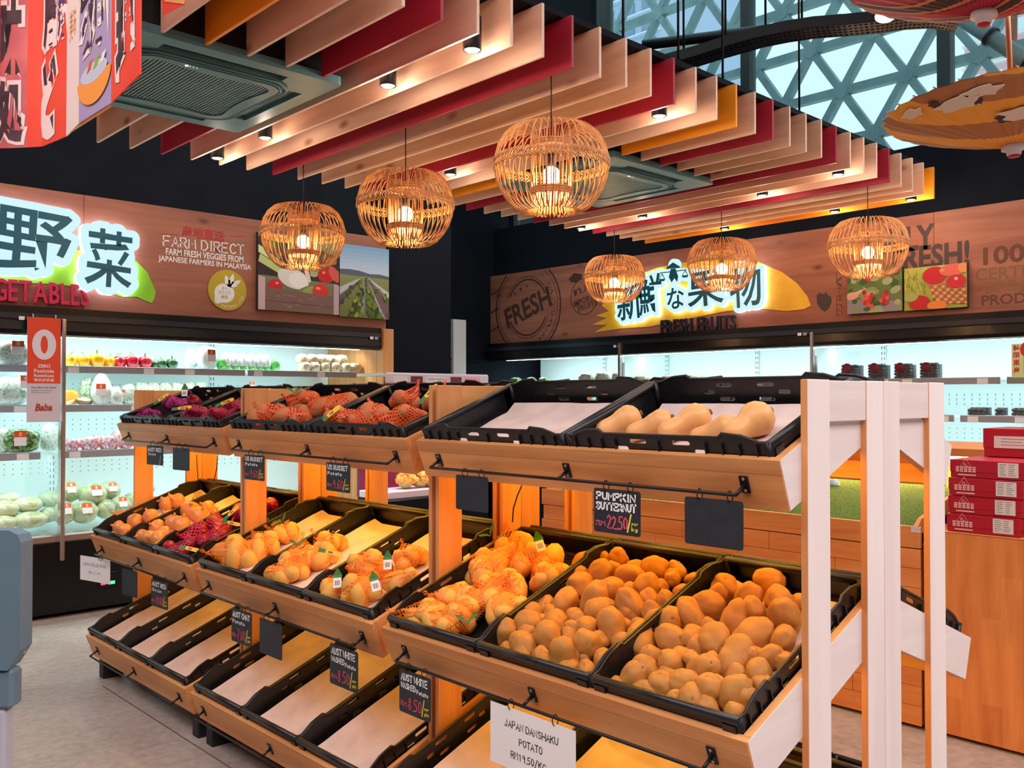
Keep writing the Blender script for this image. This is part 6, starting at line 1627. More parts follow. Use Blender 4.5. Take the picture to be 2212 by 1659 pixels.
P.ell(.5, .78, .19, .20, g_(200, 44, 54)); P.ell(.78, .86, .2, .14, g_(226, 110, 90)); P.ell(.84, .60, .16, .15, g_(206, 50, 60)); P.ell(.96, .9, .09, .12, g_(236, 150, 90)); P.ell(.62, .88, .04, .03, g_(240, 150, 140)); P.ell(.84, .66, .03, .04, g_(246, 170, 160)); P.ell(.26, .17, .17, .17, g_(196, 48, 50)); P.ell(.54, .08, .16, .11, g_(236, 140, 60)); P.ell(.12, .3, .12, .09, g_(170, 180, 100), .4)
P.done(t)
# ---- stamps and lines printed on the right board
def strokeR(pts, th, name='print', mat=None):
    mb = MB(); q = [ptR(*p) for p in pts]; T = frame(q[0], Vector((0, -1, 0)), Vector((0, 0, 1)), Vector((-1, 0, 0))); Ti = T.inverted()
    ribbon(mb, T, [Ti@p for p in q], th); return mb
def ringR(cx, cy, r, th, a0, a1, n=60):
    c = ptR(cx, cy); ex, ey = Vector((0, -1, 0)), Vector((0, 0, 1)); mb = MB()
    zt, zb = PZ1-.022, PZ0-.018
    for k in range(n):
        qa, qb = a0+(a1-a0)*k/n, a0+(a1-a0)*(k+1)/n
        P4 = [c+(ex*cos(q)+ey*sin(q))*rr for q, rr in ((qa, r-th/2), (qb, r-th/2), (qb, r+th/2), (qa, r+th/2))]
        if all(zb < p.z < zt for p in P4): mb.flat(P4[::1])
    return mb
cy_s = 664; 
for r, th, a0, a1 in ((.470, .020, -.95, .95), (.470, .020, pi-.95, pi+.95), (.430, .007, -1.1, 1.1), (.430, .007, pi-1.1, pi+1.1), (.315, .008, .35, 2.8), (.285, .020, .45, 2.7), (.315, .008, -2.75, -.30), (.285, .020, -2.7, -.40)):
    ringR(1139, cy_s, r, th, a0, a1).build('stamp_ring', M_brpr, SIGN_R)
T, w, h = boxR(1088, 640, 1190, 690); mb = MB(); put_text(mb, T@Matrix.Rotation(.30, 4, 'Z'), 'FRESH', h*.92, w*.98, offset=.03); mb.build('print', M_brpr, SIGN_R)['label'] = 'brown stamped word FRESH'
for x, y, s in ((1113, 634, .022), (1125, 625, .03), (1138, 618, .022)):
    c = ptR(x, y); MB().flat([c+Vector((0, -cos(pi/2+2*pi*k/10+.2), sin(pi/2+2*pi*k/10+.2)))*(s if k % 2 == 0 else s*.42) for k in range(10)]).build('star', M_brpr, SIGN_R)
for y in (638, 676, 716):
    strokeR([(980+k*8, y+4*sin(k*.75)+(-.0*k)-(k > 9)*(k-9)*4) for k in range(13)], .016).build('wave_line', M_brpr, SIGN_R)
mb = MB(); c = ptR(1139, cy_s)
for k, ch in enumerate('新鮮で、美味しくて、体にいい'):
    a = -1.05+k*.155; put_text(mb, frame(c, Vector((0, -1, 0)), Vector((0, 0, 1)), Vector((-1, 0, 0)))@Matrix.Translation((.372*cos(a), .372*sin(a), 0))@Matrix.Rotation(a+pi/2, 4, 'Z'), ch, None, .045)
mb.build('print', M_brpr, SIGN_R)
ringR(1262, 640, .175, .010, -pi, pi, 40).build('apple_outline', M_brpr, SIGN_R)
MB().flat([ptR(x, y) for x, y in ((1228, 603), (1240, 590), (1258, 592), (1256, 603), (1244, 610), (1234, 610))][::-1]).build('apple_leaf', M_brpr, SIGN_R)
strokeR([(1264, 602), (1266, 592), (1270, 586)], .012).build('apple_stalk', M_brpr, SIGN_R)
for body, b in (('輸入', (1238, 617, 1276, 636)), ('IMPORTED', (1238, 638, 1296, 654)), ('FRUITS', (1248, 653, 1290, 668))):
    T, w, h = boxR(*b); mb = MB(); put_text(mb, T@Matrix.Rotation(.24, 4, 'Z'), body, h*.85, w, offset=.02); mb.build('print', M_brpr, SIGN_R)
MB().flat([ptR(1779+x, 652+y) for x, y in ((-15, -14), (-8, -20), (0, -16), (6, -22), (10, -14), (16, -12), (18, 0), (12, 14), (3, 22), (-6, 16), (-14, 4))][::-1]).build('strawberry_print', M_grpr, SIGN_R)
T, w, h = boxR(1806, 592, 1820, 682)
mb = MB()
for k, ch in enumerate('しくて、体にいい'): put_text(mb, T@Matrix.Translation((0, h/2-(k+.5)*h/8, 0)), ch, None, w*.95 if ch != '、' else w*.3)
mb.build('print', M_grpr, SIGN_R)
for body, b, m, off in (('DAILY', (1868, 492, 2018, 545), M_grpr, .035), ('FRESH!', (1924, 528, 2092, 581), M_grpr, .035), ('100%', (2122, 527, 2262, 567), M_dbpr, .03), ('CERTIFIED', (2103, 572, 2300, 600), M_olpr, .02), ('ORGANIC', (2122, 602, 2284, 629), M_olpr, .02), ('PRODUCE', (2118, 632, 2290, 655), M_dbpr, .02)):
    word(SIGN_R, 'print', boxR(*b), body, m, 'printed word %s' % body.replace('%', ' percent').replace('!', ''), offset=off)
# ---------------------------------------------------------------- price boards on the rails
def price_board(tier, x0, y0, x1, y1, label, lines=(), mat=None, white=False, lean=0.0):
    """pixel box of the board; hangs from the rail by two rings"""
    rod = tp(tier, -.042, -.066, 0); X = rod.x-.004
    a, b = PX(x0, y0, X), PX(x1, y0, X); W = a.y-b.y; H = (PX((x0+x1)/2, (y0+y1)/2-(y1-y0)/2, X).z-PX((x0+x1)/2, (y0+y1)/2+(y1-y0)/2, X).z)
    zt = min(rod.z-.010, (a.z+b.z)/2+.0); zc = rod.z-.012
    c = Vector((X, (a.y+b.y)/2, zc-H/2))
    T = frame(c, Vector((0, -1, 0)), Vector((0, 0, 1)), Vector((-1, 0, 0)))@Matrix.Rotation(lean, 4, 'Y')
    t = thing('price_board', label, 'price board', T)
    if white: MB().box((-W/2, -H/2, 0), (W/2, H/2, .0008), T).build('sheet', M_white, t)
    else: MB().prism([T@Vector((x, y, 0)) for x, y in rrect(W/2, H/2, min(W, H)*.06, 3)], T.to_3x3()@Vector((0, 0, .002))).build('board', M_black, t)
    for sx in (-.26, .26):
        p = T@Vector((sx*W, H/2-.004, .001)); cc = Vector((rod.x, p.y, rod.z-.006))
        MB().tube([cc+Vector((.010*cos(q), .0015*sin(q), .013*sin(q))) for q in [2*pi*k/14 for k in range(14)]], .0013, 5, closed=True).build('ring', M_iron, t)
    z = .0028 if not white else .0014
    T2 = T@Matrix.Translation((0, 0, z))
    for k, (body, fx, fy, fw, fh, m, th) in enumerate(lines):
        mb = MB(); stroke_text(mb, T2, body, -W/2+fx*W, -H/2+fy*H, fh*H, fw*W, th, .03, seed=k+int(x0)); mb.build('chalk', m, t)
    return t
W_, P_, Y_ = M_chalkw, M_chalkp, M_chalky
def chalk(l1, l2, price, l1b=None, unit=('per', 'pkt'), th=.0034, big2=False):
    L_ = [(l1, .07, .76, .86, .15, W_, th*1.15)]
    L_.append((l2, .07, .57 if not big2 else .53, .62 if not big2 else .86, .10 if not big2 else .15, W_, th*.9 if not big2 else th*1.15))
    if l1b: L_[1] = (l1b, .07, .575, .48, .12, W_, th); L_.append((l2, .57, .545, .38, .09, W_, th*.8))
    L_ += [('RM', .06, .16, .22, .10, P_, th*.8), (price, .30, .12, .46, .28, P_, th*1.05), ('/', .74, .13, .12, .30, Y_, th), (unit[0], .82, .25, .15, .06, Y_, th*.6), (unit[1], .82, .12, .15, .07, Y_, th*.6)]
    return L_
price_board('top', 322, 958, 349, 1000, 'slate tag reading AUST RED onion on the far top rail', [('AUST RED', .07, .70, .86, .17, W_, .004), ('Onion', .1, .50, .5, .12, W_, .003), ('/', .8, .05, .12, .4, W_, .002)], lean=.12)
price_board('top', 378, 962, 406, 1010, 'blank teal-grey slate tag on the far top rail', (), lean=.12)
price_board('top', 531, 976, 570, 1030, 'slate tag reading US RUSSET potato, left of the two', chalk('US RUSSET', 'Potato', '9.60'), lean=.06)
price_board('top', 706, 990, 757, 1052, 'slate tag reading US RUSSET potato, right of the two', chalk('US RUSSET', 'Potato', '9.60'))
price_board('top', 986, 1020, 1055, 1096, 'blank black board under the empty top crate')
price_board('top', 1284, 1046, 1384, 1142, 'black board reading PUMPKIN BUTTERNUT', chalk('PUMPKIN', 'BUTTERNUT', '22.50', None, ('per', 'kg'), .0044, True))
price_board('top', 1480, 1066, 1606, 1170, 'largest blank black board, right of the pumpkin price')
price_board('mid', 187, 1190, 225, 1243, 'white paper price sheet at the far end of the middle rail', [('JAPAN YELLOW ONION', .1, .62, .8, .12, M_inkb, .0015), ('RM19', .3, .3, .4, .10, M_inkb, .0015)], None, True, .25)
price_board('mid', 268, 1216, 294, 1272, 'blank slate tag on the far middle rail', (), lean=.1)
price_board('mid', 330, 1240, 361, 1298, 'slate tag reading AUST RED onion on the far middle rail', chalk('AUST RED', 'Onion', '10.00'), lean=.06)
price_board('mid', 503, 1302, 543, 1374, 'slate tag reading AUST CHAT potato', chalk('AUST CHAT', 'Potato', '7.00'), lean=.04)
price_board('mid', 562, 1326, 610, 1402, 'blank slate tag right of the AUST CHAT tag')
price_board('mid', 714, 1378, 774, 1466, 'slate tag reading AUST WHITE washed potato, left of the two', chalk('AUST WHITE', 'Potato', '8.50', 'WASHED'))
price_board('mid', 864, 1436, 931, 1530, 'slate tag reading AUST WHITE washed potato, right of the two', chalk('AUST WHITE', 'Potato', '8.50', 'WASHED'))
price_board('mid', 1060, 1504, 1244, 1640, 'white sheet reading JAPAN DANSHAKU POTATO', [('JAPAN DANSHAKU', .18, .68, .64, .11, M_inkb, .0024), ('POTATO', .36, .44, .28, .11, M_inkb, .0024), ('RM19.50/KG', .26, .20, .42, .11, M_inkb, .0024)], None, True)
# ---------------------------------------------------------------- zero board on the fridge divider
def zero_board():
    Y = 6.085; a, b, c = PY(59, 684, Y), PY(131, 684, Y), PY(62, 912, Y); W, H = b.x-a.x, a.z-c.z
    T = frame(Vector((a.x+W/2, Y, a.z-H/2)), Vector((1, 0, 0)), Vector((0, 0, 1)), Vector((0, -1, 0))); t = thing('zero_board', 'tall orange-red board with a big white 0 hung before the left fridge', 'sign', T)
    MB().box((-W/2, -H/2, 0), (W/2, H/2, .004), T).build('board', plain('lilac_white', rgb(206, 196, 208), .5), t)
    red = plain('zero_red', rgb(222, 66, 30), .5); MB().box((-W/2, -H*.13, .0042), (W/2, H/2, .0052), T).build('red_field', red, t)
    T2 = T@Matrix.Translation((0, 0, .0058)); lil = plain('lilac_print', rgb(222, 214, 226), .5)
    def w_(body, y, h, wd, m, off=.02, x=0, sh=0): mb = MB(); put_text(mb, T2@Matrix.Translation((x*W, y*H, 0)), body, h*H, wd*W if wd else None, offset=off, shear=sh); mb.build('print', m, t)
    n = 40
    o_ = [(cos(2*pi*k/n), sin(2*pi*k/n)) for k in range(n)]
    MB().prism([T2@Vector((x*W*.36, .24*H+y*H*.145, 0)) for x, y in o_], T2.to_3x3()@Vector((0, 0, .0006)), [[T2@Vector((x*W*.11, .24*H+y*H*.085, 0)) for x, y in o_]]).build('big_zero', lil, t, fixn=True)
    w_('ZERO', .035, .032, .38, lil, .03); w_('Pesticide', -.012, .036, .60, lil); w_('Residues', -.056, .03, .60, lil); w_('零农药残留', -.10, .03, .60, lil)
    w_('Every Batch Lab Tested', -.172, .018, .74, M_inkb, .01, 0, .2); w_('Inspection covering over', -.197, .012, .62, M_inkb, 0, -.06, .2); w_('50 types of pesticides', -.218, .012, .54, M_inkb, 0, -.1, .2)
    w_('Baba', -.36, .07, .52, plain('deep_red_print', rgb(176, 48, 34), .5), .03, 0, .2)
    for sx in (-.34, .34): MB().tube([T@Vector((sx*W, H/2-.012, .006)), T@Vector((sx*W, H/2+.016, .006)), T@Vector((sx*W, H/2+.02, -.012))], .004, 6).build('hook', M_steel, t)
zero_board()
# small red and green indicator on the fridge base
_t = thing('fridge_indicator', 'small dark indicator with red and green lights on the fridge base', 'indicator', PY(232, 1252, 6.129))
_c = PY(232, 1252, 6.129); MB().bbox((_c.x-.06, 6.120, _c.z-.05), (_c.x+.06, 6.1295, _c.z+.05), .003).build('plate', M_fblack, _t)
for dx, dz, cc in ((0, .025, (1, .05, .2, 1)), (-.03, -.02, (1, .05, .12, 1)), (.03, -.02, (.1, 1, .3, 1))): MB().box((_c.x+dx-.014, 6.118, _c.z+dz-.010), (_c.x+dx+.014, 6.1199, _c.z+dz+.010)).build('lamp', emit('indicator_%d' % int(dx*100+dz*1000), cc, 1.5), _t)
# ---------------------------------------------------------------- island counter with turf tray, red cartons
M_plank = wood('cladding_plank', rgb(226, 148, 84), rgb(196, 112, 56), 'Y', .8, .5)
M_ply = wood('counter_ply', rgb(222, 146, 84), rgb(188, 112, 58), 'Z', .5, .5, False, None, .8, (0, 0, 0))
def island():
    X0 = 3.842
    t = thing('island_counter', 'long plank-clad island counter with a green turf tray behind the stands', 'counter', Vector((X0, 2.7, 0)))
    MB().box((X0+.014, 1.615, .02), (5.0, 3.83, .74)).build('carcass', M_ply, t)
    MB().bbox((X0, 1.612, .752), (X0+.02, 3.835, .842), .002).build('lip_board', M_plank, t)
    rnd = random.Random(4)
    for r in range(9):
        z1 = .748-r*.0815; y = 1.612; first = True
        while y < 3.83:
            l = (rnd.uniform(.15, .4) if first else .5); first = False; y2 = min(y+l, 3.835)
            if y2-y > .03: MB().bbox((X0+rnd.uniform(0, .003), y+.001, z1-.080), (X0+.014, y2-.001, z1), .0015).build('plank', M_plank, t)
            y = y2
    MB().bbox((X0+.06, 1.62, 0), (4.94, 3.80, .019), .003).build('plinth', M_foot, t)
    # sloping turf
    tm, nt, b = newmat('turf'); v = coords(nt); n = N(nt, 'ShaderNodeTexNoise', i_Scale=120.0, i_Detail=3.0); L(nt, v, n.inputs['Vector'])
    L(nt, ramp(nt, n.outputs['Fac'], [(.35, rgb(40, 70, 14)), (.6, rgb(84, 120, 30))]), b.inputs['Base Color']); b.inputs['Roughness'].default_value = .9
    MB().prism([(X0+.02, 1.63, .80), (4.66, 1.63, .975), (4.66, 1.63, .93), (X0+.02, 1.63, .755)], (0, 2.19, 0)).build('turf_base', tm, t)
    mb = MB(); rnd = random.Random(9)
    for k in range(7000):
        u, y = rnd.random(), rnd.uniform(1.64, 3.81); x = X0+.02+.79*u; z = .80+.175*u; dx, dy = rnd.uniform(-.006, .006), rnd.uniform(-.006, .006)
        mb.add([(x-.0015, y, z), (x+.0015, y+.001, z), (x+dx, y+dy, z+.014)], [(0, 1, 2)])
    stuff(mb.build('turf_blades', tm, t))
    MB().bbox((4.67, 1.63, .93), (4.69, 3.83, 1.10), .002).build('riser_board', M_plank, t)
    MB().bbox((4.52, 1.60, 1.101), (5.25, 3.84, 1.14), .003).build('upper_shelf', M_plank, t)
    MB().bbox((4.52, .35, 1.101), (5.25, 1.598, 1.14), .003).build('upper_shelf', M_plank, t)
    MB().box((5.2, .35, .1), (5.24, 3.84, 1.10)).build('back_board', M_ply, t)
    MB().box((4.60, 1.70, 1.066), (4.64, 3.75, 1.098)).build('light_tube', emit('island_tube', (1, .72, .26, 1), 14), t)
    area('island_light', (4.62, 2.7, 1.06), (.04, 2.0), 7, (1, .66, .22))
    for y in (1.63, 3.80): MB().prism([(X0+.021, y, .755), (X0+.021, y, .842), (X0+.06, y, .87), (4.68, y, 1.05), (4.68, y, .755)], (0, .018, 0)).build('tray_cheek', M_mapleX, t)
    c = PX(1990-12, 1144, X0-.001); MB().box((X0-.002, c.y-.02, c.z-.013), (X0-.0005, c.y+.02, c.z+.013)).build('blank_ticket', M_paper, t)
    w = PX(1802, 1048, 4.45); MB().tube([w, w+Vector((-.004, 0, 0))], .032, 20).build('round_dial', plain('dial_white', rgb(206, 226, 236), .4), t)
    t2 = thing('counter_block', 'tall butcher-block wood counter end under the red cartons', 'counter', Vector((X0, 1.0, 0)))
    MB().bbox((X0, .30, .015), (5.0, 1.600, .832), .003).build('block', M_blk, t2)
    MB().bbox((X0+.05, .34, 0), (4.95, 1.56, .0145), .003).build('plinth', M_foot, t2)
    MB().bbox((X0-.001, .30, .8325), (5.0, 1.600, .836), .001).build('top_sheet', M_plank, t2)
def blk():
    m, nt, b = newmat('butcher_block'); v = coords(nt, (1, 1, 1), (0, pi/2, 0)); br = N(nt, 'ShaderNodeTexBrick'); 
    tc = N(nt, 'ShaderNodeTexCoord'); sp = N(nt, 'ShaderNodeSeparateXYZ'); L(nt, tc.outputs['Object'], sp.inputs[0]); cb = N(nt, 'ShaderNodeCombineXYZ'); L(nt, sp.outputs['Z'], cb.inputs['X']); L(nt, sp.outputs['Y'], cb.inputs['Y'])
    L(nt, cb.outputs[0], br.inputs['Vector']); br.inputs['Scale'].default_value = 1; br.inputs['Brick Width'].default_value = .34; br.inputs['Row Height'].default_value = .075; br.inputs['Mortar Size'].default_value = 0
    br.inputs['Color1'].default_value = rgb(232, 146, 78); br.inputs['Color2'].default_value = rgb(206, 120, 58); br.inputs['Mortar'].default_value = rgb(190, 110, 54)
    v2 = coords(nt, (8, 8, 1)); n = N(nt, 'ShaderNodeTexNoise', i_Scale=3.0, i_Detail=5.0); L(nt, v2, n.inputs['Vector'])
    L(nt, mixc(nt, .35, br.outputs['Color'], ramp(nt, n.outputs['Fac'], [(.35, rgb(180, 100, 48)), (.65, rgb(240, 160, 92))])), b.inputs['Base Color']); b.inputs['Roughness'].default_value = .45
    return m
M_blk = blk()
island()
M_carton = plain('carton_red', rgb(178, 24, 44), .45); M_cartonp = plain('carton_print', rgb(232, 176, 170), .5); M_lab = plain('carton_label', rgb(226, 214, 206), .6); M_labg = plain('label_grey_print', rgb(120, 112, 112), .6)
def carton(X, y0, y1, z0, h, dep, label, logo=True, wide=False):
    """y0 > y1: left and right end as seen from the aisle"""
    T = frame(Vector((X, (y0+y1)/2, z0)), Vector((0, -1, 0)), Vector((1, 0, 0)), Vector((0, 0, 1))); w = y0-y1
    t = thing('red_carton', label, 'carton', T, 'red cartons on the counter block')
    MB().bbox((-w/2, 0, 0), (w/2, dep, h*.78), .002).build('tray', M_carton, t, world=False)
    MB().bbox((-w/2-.002, -.002, h*.30), (w/2+.002, dep+.002, h-.001), .002).build('lid', M_carton, t, world=False)
    F = T@frame(Vector((0, -.0024, h*.62)), Vector((1, 0, 0)), Vector((0, 0, 1)), Vector((0, -1, 0)))
    def add(name, mb, m): mb.build(name, m, t)
    if logo:
        x = -w/2+.06
        mb = MB()
        tri = [(x-.022, .0), (x+.022, .0), (x, .032)]; ribbon(mb, F@Matrix.Translation((0, -h*.02, .0002)), [Vector((a, b, 0)) for a, b in tri+tri[:2]], .0028)
        ribbon(mb, F@Matrix.Translation((0, -h*.02, .0002)), [Vector((x-.006, .004, 0)), Vector((x-.006, .014, 0)), Vector((x, .012, 0)), Vector((x+.002, .004, 0)), Vector((x+.009, .003, 0))], .0028); add('emblem', mb, M_cartonp)
        mb = MB()
        for r in range(3):
            for k in range(5): mb.flat([F@Vector((x-.038+k*.016+a, -h*.09-r*.008+b, .0003)) for a, b in ((0, 0), (.0125, 0), (.0125, .0062), (0, .0062))])
        add('brand_print', mb, M_cartonp)
        mb = MB().flat([F@Vector((x+a, -h*.09-.024+b, .0003)) for a, b in ((-.03, -.006), (.04, -.006), (.04, 0), (-.03, 0))]); add('brand_bar', mb, M_cartonp)
    lw, lh, lx = (.075, h*.78, w/2-.06) if not wide else (w*.8, h*.42, 0)
    mb = MB().box((lx-lw/2, -lh/2-h*.1, .0002), (lx+lw/2, lh/2-h*.1, .0007), F); lb = mb.build('paper_label', M_lab, t)
    mb = MB(); rnd = random.Random(int(z0*1000))
    for r in range(6 if not wide else 3):
        y = lh/2-h*.1-lh*(r+1)/(7 if not wide else 4)
        for a, b in ((.08, rnd.uniform(.3, .45)), (.52, rnd.uniform(.7, .92))): mb.flat([F@Vector((lx-lw/2+lw*u, y+v, .0010)) for u, v in ((a, 0), (b, 0), (b, .0022), (a, .0022))])
    stuff(mb.build('label_print', M_labg, lb))
for k in range(4):
    z0 = .837+k*.0735
    carton(3.862+.006*(k % 2), PX(2046, 1100, 3.862).y-.004*k, PX(2203, 1100, 3.862).y-.006*k, z0, .073, .34, 'red carton with a pale emblem, %s of the stack of four' % ['bottom', 'second from the bottom', 'third from the bottom', 'topmost'][k])
zt = .837+4*.0735
carton(4.12, PX(2125, 965, 4.12).y, PX(2125, 965, 4.12).y-.42, zt+.001, .12, .28, 'red carton lying crosswise on top of the stack of four', False, True)
_y = PX(2206, 1060, 3.862).y
_t = thing('white_sack', 'white plastic sack standing against the right side of the red cartons', 'sack', Vector((4.0, _y-.14, .837)))
pillow(.24, .27, .26, 77, top=.8).build('sack_body', noisy('sack_plastic', rgb(236, 232, 240), rgb(206, 202, 214), 14, .3), _t, world=False)
# ---------------------------------------------------------------- low chilled case before the column
def chill_case():
    t = thing('chilled_case', 'low chilled case with a white price rail before the dark column', 'fridge', Vector((4.6, 5.8, 0))); a = PY(834, 815, 5.70).x; b = PY(1056, 820, 5.70).x
    zt = PY(950, 808, 5.70).z; zb_ = PY(950, 829, 5.70).z
    MB().bbox((a, 5.70, 0), (b, 6.09, .60), .01).build('base_cabinet', M_fblack, t)
    MB().box((a, 6.06, .60), (b, 6.09, zb_)).build('back_panel', plain('plum_panel', rgb(120, 26, 66), .5), t)
    MB().bbox((a, 5.75, .601), (b, 6.059, .655), .004).build('deck', plain('pinkish_deck', rgb(240, 214, 224), .5), t)
    s = MB().box((a, 5.73, zt-.02), (b, 6.09, zt)).build('upper_shelf', M_fwhite, t)
    rail = MB().bbox((a, 5.695, zb_), (b, 5.725, zt+.004), .012).build('price_rail', plain('rail_lilac', rgb(226, 214, 232), .4), s)
    for k, (u, w, m) in enumerate(((.06, .13, M_white), (.22, .11, plain('plum_panel', rgb(120, 26, 66), .5)), (.36, .19, M_white), (.60, .11, plain('plum_panel', rgb(120, 26, 66), .5)), (.74, .16, plain('rail_pink', rgb(250, 170, 190), .5)))):
        x = a+(b-a)*u; MB().box((x, 5.6935, zb_+.006), (x+(b-a)*w, 5.6948, zb_+.056)).build('ticket', m, s)
    mb = MB(); x = a+(b-a)*.455; put_text(mb, frame(Vector((x, 5.6930, zb_+.035)), Vector((1, 0, 0)), Vector((0, 0, 1)), Vector((0, -1, 0))), 'GREEN ONION', .016); mb.build('ticket_print', plain('plum_ink', rgb(110, 60, 110), .5), s)
    area('case_light', ((a+b)/2, 5.90, zb_-.03), (b-a-.1, .06), 9, (1, .72, .80))
    rnd = random.Random(3); cm = noisy('cauliflower_curd', rgb(252, 206, 110), rgb(240, 160, 50), 40, .7); lf = noisy('cauliflower_leaf', rgb(150, 170, 80), rgb(200, 206, 140), 12, .6)
    for k, (x, y) in enumerate(((876, 1062), (905, 1060), (927, 1058))):
        p = PY(x, y, 5.90); p.z = .656+.055; h_ = thing('cauliflower', 'yellowish cauliflower head, %s in the case beyond the middle bay' % ordw[k], 'cauliflower', p, 'cauliflowers in the chilled case'); mb = MB()
        for j in range(46):
            d = Vector((rnd.gauss(0, 1), rnd.gauss(0, 1), abs(rnd.gauss(0, 1))*.8)).normalized(); mb.blob(p+d*.062, .020+rnd.random()*.008, 1)
        stuff(mb.build('curds', cm, h_))
        MB().blob(p-Vector((0, 0, .012)), (.062, .062, .042), 2).build('stalk', lf, h_)
chill_case()
# ---------------------------------------------------------------- scale terminal at the left edge
def terminal():
    p = PP(44, 1300, CAMP+_fw*1.62, -_fw); ex = Vector((_rt.x, _rt.y, 0)).normalized(); ey = Vector((0, 0, 1)).cross(ex)
    W = .26; top, bot = PP(40, 1146, CAMP+_fw*1.62, -_fw).z, PP(40, 1448, CAMP+_fw*1.62, -_fw).z
    T = frame(Vector((p.x, p.y, bot))-ex*(W/2), ex, ey, Vector((0, 0, 1))); H = top-bot
    t = thing('scale_terminal', 'teal-grey weighing terminal on a pale post at the left edge', 'terminal', T)
    shell = noisy('terminal_shell', rgb(94, 122, 138), rgb(100, 128, 144), 4, .4)
    def rr(hx, hy, r, z0, z1, m, n): MB().prism([Vector((x, y+hy, z0)) for x, y in rrect(hx, hy, r, 5)], (0, 0, z1-z0)).build(n, m, t, world=False)
    prof = [(-W/2, .02), (-W/2+.02, 0), (W/2-.022, 0), (W/2, H*.14), (W/2, H-.022), (W/2-.006, H-.008), (W/2-.022, H), (-W/2+.03, H), (-W/2, H-.03)]
    MB().prism([Vector((x, .0, z)) for x, z in prof], (0, .022, 0)).build('front_shell', shell, t, world=False)
    MB().prism([Vector((x*.985, .0225, z*.985+.002)) for x, z in prof], (0, .022, 0)).build('back_shell', shell, t, world=False)
    MB().bbox((-W/2+.03, -.003, H*.2), (W/2-.052, -.0002, H-.03), .001).build('screen', plain('terminal_screen', rgb(40, 60, 50), .2), t, world=False)
    MB().bbox((W/2-.055, .004, -.07), (W/2-.016, .042, -.0005), .006).build('neck', shell, t, world=False)
    MB().bbox((W/2-.20, .006, -bot+.03), (W/2-.030, .040, -.0705), .006).build('post', plain('pale_post', rgb(178, 180, 196), .45), t, world=False)
    MB().bbox((-W/2, -.05, -bot), (W/2, .2, -bot+.03), .006).build('foot_plate', shell, t, world=False)
    MB().cyl(Vector((W/2-.012, .03, H*.14-.008)), Vector((W/2-.006, .03, H*.14-.006)), .005, 10).build('screw', M_steel, t, world=False)
terminal()
